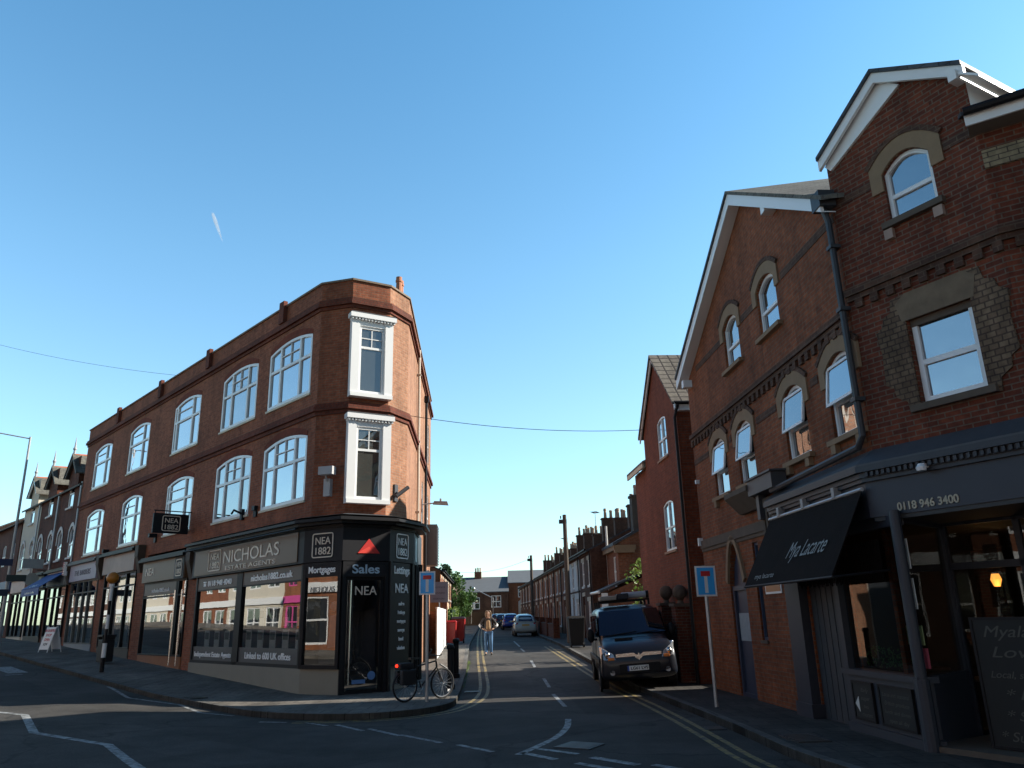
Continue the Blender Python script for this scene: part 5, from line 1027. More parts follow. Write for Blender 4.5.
# red bins, hoarding, notice, shed front along the left pavement
def wheelie(x, y, az, lab, mat, g=None, sc=1.0, lid=None):
    g_ = gz(x, y)+.12; t = thing('wheelie_bin', lab, 'bin', (x, y, g_), g); F = Frame((x, y), az, g_); s_ = sc
    mb = MB(F); mb.hexa([(-.24*s_, -.26*s_, .08), (.24*s_, -.26*s_, .08), (.24*s_, .24*s_, .08), (-.24*s_, .24*s_, .08), (-.29*s_, -.34*s_, 1.0*s_), (.29*s_, -.34*s_, 1.0*s_), (.29*s_, .3*s_, 1.0*s_), (-.29*s_, .3*s_, 1.0*s_)]).bevel(.025); mb.build('body', mat, t)
    mb = MB(F); mb.hexa([(-.31*s_, -.37*s_, 1.005*s_), (.31*s_, -.37*s_, 1.005*s_), (.31*s_, .33*s_, 1.005*s_), (-.31*s_, .33*s_, 1.005*s_), (-.27*s_, -.3*s_, 1.09*s_), (.27*s_, -.3*s_, 1.09*s_), (.27*s_, .3*s_, 1.06*s_), (-.27*s_, .3*s_, 1.06*s_)]).bevel(.02); mb.build('lid', lid or mat, t)
    for sg in (-1, 1): mb = MB(F); mb.tube([(sg*.2*s_, -.24*s_, .1), (sg*.26*s_, -.24*s_, .1)], .1, 14); mb.build('wheel', RUB, t)
REDP = paint('bin_red', (.36, .02, .018), .4, .08)
wheelie(-3.55, 42.5, 90, 'red wheelie bin in front on the left pavement', REDP, 'red bins on the left pavement', 1.1)
wheelie(-3.25, 44.3, 90, 'red wheelie bin with dark lid behind the front red bin', REDP, 'red bins on the left pavement', 1.25, paint('lid_dark', (.05, .03, .04), .4, .1))
wheelie(2.65, 37.3, 88, 'black wheelie bin standing behind the blue van', paint('bin_black', (.008, .008, .009), .8, .1), None, 1.25)
FL = Frame((-3.35, 30.0), -4.0); FLr = Frame((-3.95, 42.0), 176)
t = thing('hoarding', 'white painted panel gate catching the sun on the left pavement', 'fence', (-3.55, 35, .4)); Fh = FF((-3.72, 41.2), (-3.30, 32.6)); g_ = .42
for k in range(4): a, b = k*Fh.L/4, (k+1)*Fh.L/4; mb = MB(Fh); mb.box(a+.02, b-.02, .0, .05, .35 if True else 0, 2.35); mb.build('panel', paint('hoarding_white', (.80, .80, .78), .6, .04), t)
mb = MB(Fh); mb.box(0, Fh.L, -.02, .06, 2.35, 2.42); mb.build('top_rail', WHITE, t)
t = thing('brick_outbuilding', 'low orange brick and board outbuilding behind the white panel gate', 'building', (-4.5, 41, .5))
mb = MB(ID); mb.hexa([(-6.5, 36, .3), (-3.62, 36, .3), (-3.95, 43, .3), (-6.5, 43, .3), (-6.5, 36, 2.3), (-3.62, 36, 2.3), (-3.95, 43, 2.3), (-6.5, 43, 2.3)]); mb.build('wall', BR_T, t)
mb = MB(ID); mb.prism([(-6.5, 2.3), (-3.9, 2.3), (-3.9, 3.15), (-5.2, 3.2)], 42.9, 43.0); mb.build('boarded_gable', WOODO, t)
mb = MB(ID); mb.box(-4.0, -3.75, 42.8, 43.1, .4, 3.3); mb.build('corner_post', BR_NEASIDE, t)
x, y = -3.95, 40.6; t = thing('notice_board', 'grey notice board with small print on a thin post above the white panel gate', 'sign', (x, y, gz(x, y)+.12)); F = Frame((x, y), -90, gz(x, y)+.12)
mb = MB(F); mb.tube([(0, 0, 0), (0, 0, 3.1)], .035); mb.build('post', METAL, t); mb = MB(F); mb.box(-.45, .45, .04, .07, 2.1, 3.1); pn = mb.build('board', paint('notice_grey', (.36, .34, .38), .6, .08), t)
for k, l in enumerate(('NOTICE', 'PRIVATE PARKING', 'RESIDENTS ONLY')): text(F, l, 0, 2.8-k*.28, .1, .075, pn, paint('print_dark', (.08, .08, .1), .6, .1), fit=.6, ext=.001)
# wall mounted street lantern on the corner building's flank
q = fr_side.p(fr_side.L-6.5, 0, 0); t = thing('wall_lantern', 'street lantern on a short arm fixed to the sunlit brick side wall', 'street lamp', (q.x, q.y, 6.1))
mb = MB(fr_side); x_ = fr_side.L-6.5; mb.box(x_-.08, x_+.08, 0, .05, 5.9, 6.4).tube([(x_, .03, 6.2), (x_, .5, 6.25)], .025); mb.build('arm', METAL, t)
mb = MB(fr_side); mb.hexa([(x_-.1, .45, 6.2), (x_+.1, .45, 6.2), (x_+.12, 1.05, 6.16), (x_-.12, 1.05, 6.16), (x_-.08, .5, 6.32), (x_+.08, .5, 6.32), (x_+.08, 1.0, 6.3), (x_-.08, 1.0, 6.3)]); mb.tube([(x_, .75, 6.3), (x_, .75, 6.42)], .04); mb.build('lantern', paint('lantern_grey', (.25, .24, .24), .5, .1), t)

# ================================================================== terraced houses
def terrace_proto(name, label, group, wallm, W_=4.6, eave=4.85, ridge=6.7, chim=2):
    t = thing(name, label, 'house', (0, 0, 0), group)
    o_ = [(.45, 1.25, 3.0, 4.35, 0), (2.6, 3.5, 3.0, 4.35, 0), (.4, 1.7, .75, 2.15, 0), (2.75, 3.55, .15, 2.45, 0)]
    mb = MB(); facade(mb, 0, W_, -.6, eave, o_, depth=.1); mb.poly([(0, 0, -.6), (0, -8, -.6), (0, -8, eave), (0, -4, ridge), (0, 0, eave)]); mb.poly([(W_, 0, -.6), (W_, -8, -.6), (W_, -8, eave), (W_, -4, ridge), (W_, 0, eave)]); mb.poly([(0, -8, -.6), (W_, -8, -.6), (W_, -8, eave), (0, -8, eave)])
    mb.build('wall', wallm, t)
    slab(ID, [(-.02, .25, eave-.05), (W_+.02, .25, eave-.05), (W_+.02, -4, ridge+.08), (-.02, -4, ridge+.08)], .1, 'roof', SLATE, t); slab(ID, [(-.02, -8.2, eave-.05), (W_+.02, -8.2, eave-.05), (W_+.02, -4, ridge+.08), (-.02, -4, ridge+.08)], .1, 'roof', SLATE, t)
    mb = MB(); mb.tube([(0, .3, eave-.02), (W_, .3, eave-.02)], .06, 6); mb.build('gutter', BLACKP, t)
    for a, b, z0, z1, r in o_[:3]:
        w_ = window(ID, t, a, b, z0, z1, 0, -.06, (.5,) if b-a > 1 else (), (.5,), .06, gm=GLASSF, sill=(WRENDER, .05, .06, .12)); mb = MB(); mb.box(a-.12, b+.12, -.05, .02, z1, z1+.22); mb.build('lintel', paint('pale_lintel', (.48, .42, .33), .8, .15), w_)
    mb = MB(); mb.box(2.8, 3.5, -.1, -.05, .15, 2.0).box(2.8, 3.5, -.1, -.08, 2.05, 2.42); dr = mb.build('door', paint('door_mixed', (.08, .03, .03), .4, .1), t); mb = MB(); mb.box(2.63, 3.67, -.05, .02, 2.45, 2.67); mb.build('lintel', MC['pale_lintel'], dr)
    mb = MB(); mb.box(0, W_, 0, .03, 2.72, 2.82).box(0, W_, 0, .05, 4.62, 4.78); mb.build('string_course', BR_T2, t)
    mb = MB(); mb.tube([(.1, .06, -.3), (.1, .06, eave-.05)], .04, 6); mb.build('downpipe', BLACKP, t)
    mb = MB(); mb.box(W_-.55, W_+.0, -4.9, -3.1, ridge-.6, ridge+1.0).box(W_-.6, W_+.05, -4.95, -3.05, ridge+1.0, ridge+1.1); c = mb.build('chimney', BR_T2, t); pots([], (W_-.28, -4, ridge+1.1), 4, c, .42, (0, 1, 0), None, .6)
    return t
FT = Frame((4.02, 43.0), -3.5)
GR = 'red brick terraced houses on the right of the side street'; GL = 'pale lit terraced houses on the left of the side street'
tp = terrace_proto('terraced_house', '', GR, BR_T)
BR_T3 = brickmat('orange_terrace_brick', (.33, .12, .05), (.27, .09, .042), (.23, .15, .10), stain=.3)
CRM = paint('cream_wall', (.52, .42, .28), .85, .15, 1.2, .2)
ORD = ['nearest', 'second', 'third', 'fourth', 'fifth', 'sixth', 'seventh', 'eighth', 'ninth', 'tenth', 'eleventh', 'twelfth', 'thirteenth', 'farthest']
DOORS = [(.08, .03, .03), (.03, .05, .10), (.30, .30, .28), (.02, .06, .04), (.15, .04, .02), (.05, .05, .05)]
def aerial(parent, x, y, z, h=1.6):
    mb = MB(); mb.tube([(x, y, z), (x, y, z+h)], .018, 5).tube([(x, y-.45, z+h-.05), (x, y+.45, z+h-.05)], .012, 5)
    for k in range(6): mb.tube([(x-.25+.02*k, y-.4+k*.16, z+h-.05), (x+.25-.02*k, y-.4+k*.16, z+h-.05)], .008, 4)
    return mb.build('aerial', METAL, parent)
for i in range(13):
    t = tp if i == 0 else copy_tree(tp)
    q = FT.p(i*4.62, 0, 0); t.location = (q.x, q.y, .55+.3*(gz(q.x, q.y)-.55)); t.rotation_euler.z = R(93.5)
    t['label'] = (['nearest red brick terraced house on the right, dark flank wall towards the van', 'white rendered terraced house, second on the right of the side street'][i] if i < 2 else '%s terraced house from the van on the right, %s brick front' % (ORD[i], 'orange' if i % 3 == 0 else 'red'))
    for c in kids(t):
        if c.name.startswith('chimney'): c.scale.z = (1, .97, 1.04, .95, 1.02, 1.06, .96)[i % 7]; c.scale.y = (1, 1, .99, 1, .985, 1, 1)[i % 7]
        if c.name.startswith('wall'): setmat(c, BR_T2 if i == 0 else WRENDER if i == 1 else BR_T3 if i % 3 == 0 else BR_T)
        if c.name.startswith('door'): setmat(c, paint('door_%d' % (i % 6), DOORS[i % 6], .4, .1))
FTl = Frame((-7.6, 106.0), 177.7)
tl = terrace_proto('terraced_house', '', GL, CRM)
for i in range(10):
    t = tl if i == 0 else copy_tree(tl)
    q = FTl.p(i*4.62, 0, 0); t.location = (q.x, q.y, .65); t.rotation_euler.z = R(90-177.7)
    t['label'] = '%s terraced house from the street end on the left, sunlit %s front' % (ORD[i] if i else 'first', ('pink brick', 'cream', 'pale brick')[i % 3])
    for c in kids(t):
        if c.name.startswith('wall'): setmat(c, (BR_T3, CRM, BR_NEASIDE)[i % 3])
        if c.name.startswith('door'): setmat(c, paint('door_%d' % (i % 6), DOORS[i % 6], .4, .1))
# house set back with the lean-to
FY = Frame((5.3, 36.0), -3.5)
yh = thing('brick_house', 'brown brick house with stone cornice and five pot chimney above the lean-to', 'house', (5.6, 38, .5))
mb = MB(FY); facade(mb, 3.6, 6.9, 0, 5.4, [(4.3, 5.0, 3.3, 4.8, 0)]); mb.poly([(3.6, 0, 0), (3.6, -8, 0), (3.6, -8, 5.4), (3.6, -4.0, 7.5), (3.6, 0, 5.4)]); mb.poly([(3.6, -8, 0), (7, -8, 0), (7, -8, 5.4), (3.6, -8, 5.4)]); mb.build('wall', BR_T, yh)
window(FY, yh, 4.3, 5.0, 3.3, 4.8, 0, -.06, (), (.5,), .06, gm=GLASSF)
slab(FY, [(3.45, .25, 5.4), (7.1, .25, 5.4), (7.1, -4, 7.6), (3.45, -4, 7.6)], .14, 'roof', SLATE, yh); slab(FY, [(3.45, -8.2, 5.4), (7.1, -8.2, 5.4), (7.1, -4, 7.6), (3.45, -4, 7.6)], .14, 'roof', SLATE, yh)
mb = MB(FY); mb.box(3.5, 7, -.1, .2, 5.05, 5.3).box(3.3, 3.6, -.8, .2, 4.9, 5.05).box(3.45, 3.6, -.9, .14, 5.05, 5.28); mb.build('cornice', STONE, yh)
mb = MB(FY); mb.box(3.7, 4.3, -3.4, -.9, 5.6, 7.7).box(3.64, 4.36, -3.46, -.84, 7.7, 7.82); c = mb.build('chimney', paint('sooty_brick', (.07, .06, .05), .9, .3, 5), yh); pots([], (4.0, -2.15, 7.82), 5, c, .48, (0, 1, 0), paint('pot_buff', (.34, .25, .20), .85, .2), .62, FY)
mb = MB(FT); mb.box(-.12, -.02, -6.5, 0, .3, 5.3); mb.build('boundary_wall', BR_T2, yh)
mb = MB(FT); mb.tube([(-.2, -.9, .5), (-.2, -.9, 6.6)], .06, 8); mb.build('vent_pipe', WRENDER, yh)
lt = thing('lean_to_shed', 'low brick lean-to with sloping slate roof behind the van', 'building', (4.4, 34, .4))
FLn = Frame((3.0, 38.3), -3.5, .45); mb = MB(FLn); mb.box(0, 2.2, -5.5, -1.2, 0, 2.45).prism([(-1.2, 2.45), (-5.5, 2.45), (-5.5, 4.2)], 0, 2.2, 'x'); mb.build('wall', BR_T, lt)
slab(FLn, [(-.15, -.9, 2.6), (2.3, -.9, 2.6), (2.3, -5.6, 4.5), (-.15, -5.6, 4.5)], .1, 'roof', SLATE, lt)
mb = MB(FLn); mb.tube([(-.15, -.88, 2.55), (2.3, -.88, 2.55)], .07, 8); mb.build('gutter', WHITE, lt); mb = MB(FLn); mb.box(-.12, -.06, -1.3, -1.0, 1.6, 2.5); mb.build('bargeboard_end', WHITE, lt)
mb = MB(FLn); mb.box(-.13, -.02, -1.9, -1.25, 1.3, 1.9); mb.build('meter_box', paint('meter_tan', (.4, .34, .25), .6, .1), lt)
# front garden walls of the right terrace
for i in range(1, 12):
    q = FT.p(i*4.62, 1.5, 0); g_ = gz(q.x, q.y)+.1
    if i == 1:
        wall0 = thing('front_wall', '', 'wall', (0, 0, 0), 'low front garden walls of the right terrace'); mb = MB(); mb.box(0.3, 4.1, -.12, .1, -.1, .8); mb.build('brickwork', BR_K, wall0)
        for xx in (0, 4.12): mb = MB(); mb.box(xx, xx+.36, -.18, .18, -.1, 1.15); mb.build('pier', BR_K, wall0)
        mb = MB(); mb.box(.3, 4.1, -.15, .13, .802, .87); mb.build('coping', DSTONE, wall0); w_ = wall0
    else: w_ = copy_tree(wall0)
    w_.location = (q.x, q.y, g_); w_.rotation_euler.z = R(93.5); w_['label'] = 'low brick front garden wall before the %s terraced house on the right' % (ORD[i])
# houses across the end of the street
def end_house(x0, x1, y, eave, ridge, label, wallm, wins, chim):
    F = Frame((x1, y), -90, 0); W_ = x1-x0; t = thing('end_house', label, 'house', (x0, y, .9), 'houses across the end of the side street')
    mb = MB(F); facade(mb, 0, W_, 0, eave, wins); mb.poly([(0, 0, 0), (0, -8, 0), (0, -8, eave), (0, -4, ridge), (0, 0, eave)]); mb.poly([(W_, 0, 0), (W_, -8, 0), (W_, -8, eave), (W_, -4, ridge), (W_, 0, eave)]); mb.poly([(0, -8, 0), (W_, -8, 0), (W_, -8, eave), (0, -8, eave)]); mb.build('wall', wallm, t)
    slab(F, [(-.1, .3, eave-.05), (W_+.1, .3, eave-.05), (W_+.1, -4, ridge+.06), (-.1, -4, ridge+.06)], .1, 'roof', paint('far_slate', (.13, .14, .15), .7, .2, 2), t); slab(F, [(-.1, -8.3, eave-.05), (W_+.1, -8.3, eave-.05), (W_+.1, -4, ridge+.06), (-.1, -4, ridge+.06)], .1, 'roof', MC['far_slate'], t)
    for o in wins: window(F, t, *o[:4], 0, -.06, (.5,), (.5,), .08, gm=GLASSF)
    for xc in chim: mb = MB(F); mb.box(xc-.5, xc+.5, -4.5, -3.5, ridge-.8, ridge+.8); c = mb.build('chimney', BR_T3, t); pots([], (xc, -4, ridge+.8), 3, c, .33, (1, 0, 0), paint('pot_pale', (.5, .38, .3), .8, .2), .6, F)
    return t
end_house(-9.5, -1.3, 113, 5.6, 7.7, 'long slate roofed brick house closing the street, chimney in its middle', BR_T2, [(1.0, 2.4, 3.4, 5.0, 0), (4.0, 5.4, 3.2, 4.8, 0), (1.0, 2.4, 1.3, 2.6, 0), (6.4, 7.6, 3.2, 4.8, 0)], [4.4])
end_house(-1.25, 9.5, 114, 6.8, 8.6, 'taller brick house with grey roof, right one across the street end', BR_T, [(8.3, 9.4, 4.7, 6.2, 0), (5, 6.2, 4.7, 6.2, 0), (1, 2.2, 4.7, 6.2, 0), (8.3, 9.4, 2.0, 3.6, 0)], [1.2])
t = thing('outbuilding', 'small white gabled outbuilding beside the far end of the right terrace', 'building', (.9, 102, 1)); mb = MB(ID); mb.prism([(.1, .5), (1.9, .5), (1.9, 5.0), (1.0, 4.6), (.1, 3.9)], 102, 106); mb.build('wall', WRENDER, t); mb = MB(ID); mb.box(.7, 1.2, 101.95, 102.0, 2.6, 3.4); mb.build('window', GLASSF, t)
t = thing('outbuilding', 'white end wall half hidden behind the trees at the street end', 'building', (-6.8, 108, 1)); mb = MB(ID); mb.prism([(-8.3, .5), (-6.3, .5), (-6.3, 4.9), (-7.0, 4.7), (-8.3, 3.7)], 108, 111); mb.build('wall', WRENDER, t)
t = thing('boundary_fence', 'brown timber fence across the end of the side street', 'fence', (-5, 101, 1)); mb = MB(ID)
for k in range(26): x = -8.0+k*.2; mb.box(x, x+.19, 101.0, 101.03+.01*(k % 2), .7, 2.75)
mb.build('boards', paint('fence_brown', (.10, .065, .042), .85, .25, 4), t); mb = MB(ID); mb.box(-8, -2.8, 100.96, 100.999, 2.2, 2.3).box(-8, -2.8, 100.96, 100.999, 1.2, 1.3); mb.build('rail', MC['fence_brown'], t)

# ================================================================== greenery
def leafmat(name, c, c2):
    if name in MC: return MC[name]
    m, t, b = NM(name); tc = node(t, 'ShaderNodeTexCoord'); n = node(t, 'ShaderNodeTexNoise'); n.inputs['Scale'].default_value = 1.8; n.inputs['Detail'].default_value = 5; t.links.new(tc.outputs['Object'], n.inputs['Vector'])
    r = node(t, 'ShaderNodeValToRGB'); r.color_ramp.elements[0].position = .35; r.color_ramp.elements[0].color = c4(c); r.color_ramp.elements[1].position = .65; r.color_ramp.elements[1].color = c4(c2); t.links.new(n.outputs['Fac'], r.inputs[0]); t.links.new(r.outputs[0], b.inputs['Base Color']); b.inputs['Roughness'].default_value = .55; b.inputs['Subsurface Weight'].default_value = 0
    tr = node(t, 'ShaderNodeBsdfTranslucent'); t.links.new(r.outputs[0], tr.inputs[0]); mx = node(t, 'ShaderNodeMixShader'); mx.inputs[0].default_value = .35; o = t.nodes['Material Output']; t.links.new(b.outputs[0], mx.inputs[1]); t.links.new(tr.outputs[0], mx.inputs[2]); t.links.new(mx.outputs[0], o.inputs[0]); MC[name] = m; return m
def crown(mb, c, rad, n, leaf, rng, box=False):
    clumps = [(rng.uniform(-.8, .8), rng.uniform(-.8, .8), rng.uniform(-.8, .8), rng.uniform(.25, .5)) for _ in range(16)]
    k = 0
    while k < n:
        cl = rng.choice(clumps); d = Vector((rng.gauss(0, 1), rng.gauss(0, 1), rng.gauss(0, 1))); d = d.normalized()*cl[3]*rng.random()**.33
        p = Vector((cl[0], cl[1], cl[2])) + d
        if not box and p.length > 1.08: continue
        if box and max(abs(p.x), abs(p.y), abs(p.z)) > 1: continue
        P = Vector((c[0]+p.x*rad[0], c[1]+p.y*rad[1], c[2]+p.z*rad[2])); a = Vector((rng.gauss(0, 1), rng.gauss(0, 1), rng.gauss(0, .7))).normalized()*leaf*rng.uniform(.6, 1.3); b = a.cross(Vector((rng.gauss(0, 1), rng.gauss(0, 1), rng.gauss(0, 1)))).normalized()*leaf*.6
        mb.poly([tuple(P-a), tuple(P+b), tuple(P+a), tuple(P-b)]); k += 1
LF1, LF2, LF3 = leafmat('leaf_mid', (.03, .08, .02), (.09, .17, .04)), leafmat('leaf_dark', (.015, .04, .018), (.03, .07, .03)), leafmat('leaf_bright', (.08, .15, .03), (.20, .28, .05))
def tree(x, y, h, rad, label, m, n=1500, leaf=.16, name='tree', cat='tree', z0=None, seed=1, trunk=True):
    rng = random.Random(seed); g_ = gz(x, y)+.1; t = thing(name, label, cat, (x, y, g_)); F = Frame((x, y), 90, g_)
    mb = MB(F); cz = h-rad[2]
    mb.tube([(0, 0, -.1), (.03, .02, cz*.5), (0, .05, cz), (.05, 0, cz+rad[2]*.6)], [.05*h*.35, .04*h*.3, .03*h*.3, .01], 8)
    for k in range(7): a = rng.random()*6.28; z = cz-rad[2]*.5+rng.random()*rad[2]; mb.tube([(0, 0, z-.3), (rad[0]*.35*math.cos(a), rad[1]*.35*math.sin(a), z), (rad[0]*.75*math.cos(a), rad[1]*.75*math.sin(a), z+.3)], [.03, .02, .006], 5)
    mb.build('trunk', paint('bark', (.09, .065, .045), .9, .3, 8), t)
    mb = MB(F); crown(mb, (0, 0, cz), rad, n, leaf, rng); mb.build('crown', m, t, recalc=False); return t
tree(5.0, 31.5, 3.75, (.75, .75, 1.3), 'young sunlit leafy tree rising behind the blue van', LF3, 420, .09, seed=4)
tree(-8.6, 92, 6.9, (1.5, 1.6, 2.6), 'tall dark narrow evergreen behind the left terrace roofs', LF2, 2200, .22, seed=6, name='evergreen_tree')
tree(-6.1, 80, 5.6, (1.3, 2.0, 2.4), 'mid green bushy tree beside the left terrace, nearer than the fence', LF1, 2600, .16, seed=8)
tree(-6.2, 93, 4.9, (1.6, 2.0, 2.0), 'green rounded tree in front of the street end fence', LF1, 2400, .17, seed=9)
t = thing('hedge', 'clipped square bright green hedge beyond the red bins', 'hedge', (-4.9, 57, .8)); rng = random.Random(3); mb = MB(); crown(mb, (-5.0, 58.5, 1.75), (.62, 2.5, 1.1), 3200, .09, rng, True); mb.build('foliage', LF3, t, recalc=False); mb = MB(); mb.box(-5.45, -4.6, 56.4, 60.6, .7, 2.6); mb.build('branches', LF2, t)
t = thing('garden_wall', 'low pale garden wall under the clipped hedge on the left', 'wall', (-4.4, 56, .7)); mb = MB(); mb.box(-4.38, -4.2, 54.5, 62, .6, 1.35); mb.build('wall', CRM, t)
wk = thing('verge', '', 'grass'); COL.objects.unlink(wk); bpy.data.objects.remove(wk)
rng = random.Random(11); mb = MB()
for k in range(2200):
    y = 23.4+rng.random()*9; x = -1.72-(y-23)*.035+rng.gauss(0, .07); z = gz(x, y)+.0; a = rng.random()*6.28; h = .03+.05*rng.random()
    mb.poly([(x, y, z), (x+.012*math.cos(a), y+.012*math.sin(a), z), (x+.03*math.cos(a+1), y+.03*math.sin(a+1), z+h)])
tag(mb.build('grass', LF3, recalc=False), 'thin grass and weeds growing along the left kerb', 'grass', kind='stuff')

# ================================================================== poles and wires
def pole(x, y, h, label, kind='wood'):
    g_ = gz(x, y)+.1; t = thing('utility_pole', label, 'pole', (x, y, g_)); F = Frame((x, y), 90, g_)
    mb = MB(F); mb.tube([(0, 0, -.1), (0, 0, h)], [.14, .10], 10); mb.build('shaft', paint('pole_wood', (.10, .08, .065), .9, .2, 6), t)
    mb = MB(F); mb.box(-.3, .1, -.08, .08, h-.45, h-.25).tube([(-.2, 0, h-.2), (-.2, 0, h-.05)], .03); mb.build('terminal_box', paint('box_dark', (.05, .05, .05), .7, .2), t); return t
pole(2.55, 40.6, 6.35, 'tall wooden telegraph pole nearest the van'); pole(1.15, 62.5, 5.8, 'shorter wooden telegraph pole further down beside the terrace')
t = thing('lamp_column', 'slim leaning lamp column at the left far end of the street', 'street lamp', (-3.2, 99, 1.0)); mb = MB(); mb.tube([(-3.0, 99, .9), (-3.0, 99, 4.4)], .07).tube([(-3.0, 99, 4.3), (-5.3, 99, 5.5)], .05).sphere((-5.4, 99, 5.5), .22); mb.build('column', METAL, t)
def wire(name, a, b, sag, label, r=.011, thing_cat='cable'):
    mb = MB(); pts = [(a[0]+(b[0]-a[0])*k/16, a[1]+(b[1]-a[1])*k/16, a[2]+(b[2]-a[2])*k/16-sag*4*(k/16)*(1-k/16)) for k in range(17)]
    mb.tube(pts, r, 5); o = mb.build(name, BLACKP, None, loc=a); return tag(o, label, thing_cat)
wire('overhead_cable', (-3.38, 24.6, 8.35), (4.62, 26.2, 8.05), .22, 'thin cable crossing the side street between the two brick corner buildings', .010)
wire('overhead_cable', (-29.0, 34.0, 16.4), (-14.5, 31.8, 12.3), .4, 'thin cable running down to the parapet of the corner building from the left', .007)
wire('overhead_cable', (1.15, 62.5, 6.4), (-5.8, 70, 6.0), .5, 'thin cable from the farther telegraph pole to the left terrace', .010)
def roof_aerial(F, x, y, z, label):
    q = F.p(x, y, z); t = thing('television_aerial', label, 'aerial', q); mb = MB(Frame((q.x, q.y), 20, q.z)); mb.tube([(0, 0, -.3), (0, 0, 2.4)], .03, 6); mb.build('mast', METAL, t)
    mb = MB(Frame((q.x, q.y), 20, q.z)); mb.tube([(-.6, 0, 2.3), (.6, 0, 2.3)], .02, 5)
    for k in range(7): mb.tube([(-.55+k*.18, -.3, 2.3), (-.55+k*.18, .3, 2.3)], .012, 4)
    mb.build('antenna', METAL, t)
roof_aerial(FT, 4.0, -4, 7.9, 'television aerial rising above the chimneys nearest the van'); roof_aerial(FT, 22.0, -4, 7.9, 'television aerial in the middle of the right terrace roofs'); roof_aerial(FT, 44, -4, 7.9, 'television aerial towards the far end of the right terrace')
roof_aerial(FTl, 30, -4, 7.5, 'television aerial above the left terrace')

# ================================================================== vehicles
def ringpts(x, zb, zt, wb, wt, n=24, e=5.0):
    out = []
    for k in range(n):
        a = 2*math.pi*(k+.5)/n; c, s_ = math.cos(a), math.sin(a); cy = math.copysign(abs(c)**(2/e), c); cz = math.copysign(abs(s_)**(2/e), s_)
        out.append((x, (wb+(wt-wb)*(cz+1)/2)*cy, (zb+zt)/2+(zt-zb)/2*cz))
    return out
def loft(mb, rings):
    V = [[mb.bm.verts.new(mb.f.p(*p)) for p in r] for r in rings]; n = len(V[0])
    for i in range(len(V)-1):
        for k in range(n): mb.bm.faces.new([V[i][k], V[i][(k+1) % n], V[i+1][(k+1) % n], V[i+1][k]])
    mb.bm.faces.new(V[0]); mb.bm.faces.new(V[-1][::-1]); return mb
CGL = glassmat('car_glass', (.008, .01, .012), .12, .002)
LAMP = paint('lamp_lens', (.55, .58, .6), .15, .3, 20, metal=.4, coat=1); AMB = paint('indicator_amber', (.8, .22, .02), .3, .1, coat=1); TAIL = paint('tail_red', (.5, .015, .015), .25, .1, coat=1)
def wheel(t, x, y, r, w=.2, rimm=None):
    mb = MB(); mb.tube([(x, y-w/2, r), (x, y+w/2, r)], r, 28); wl = mb.build('wheel', RUB, t)
    s_ = 1 if y > 0 else -1; mb = MB(); mb.tube([(x, y+s_*w*.42, r), (x, y+s_*(w*.5+.012), r)], r*.62, 20); rm = mb.build('rim', rimm or METAL, wl)
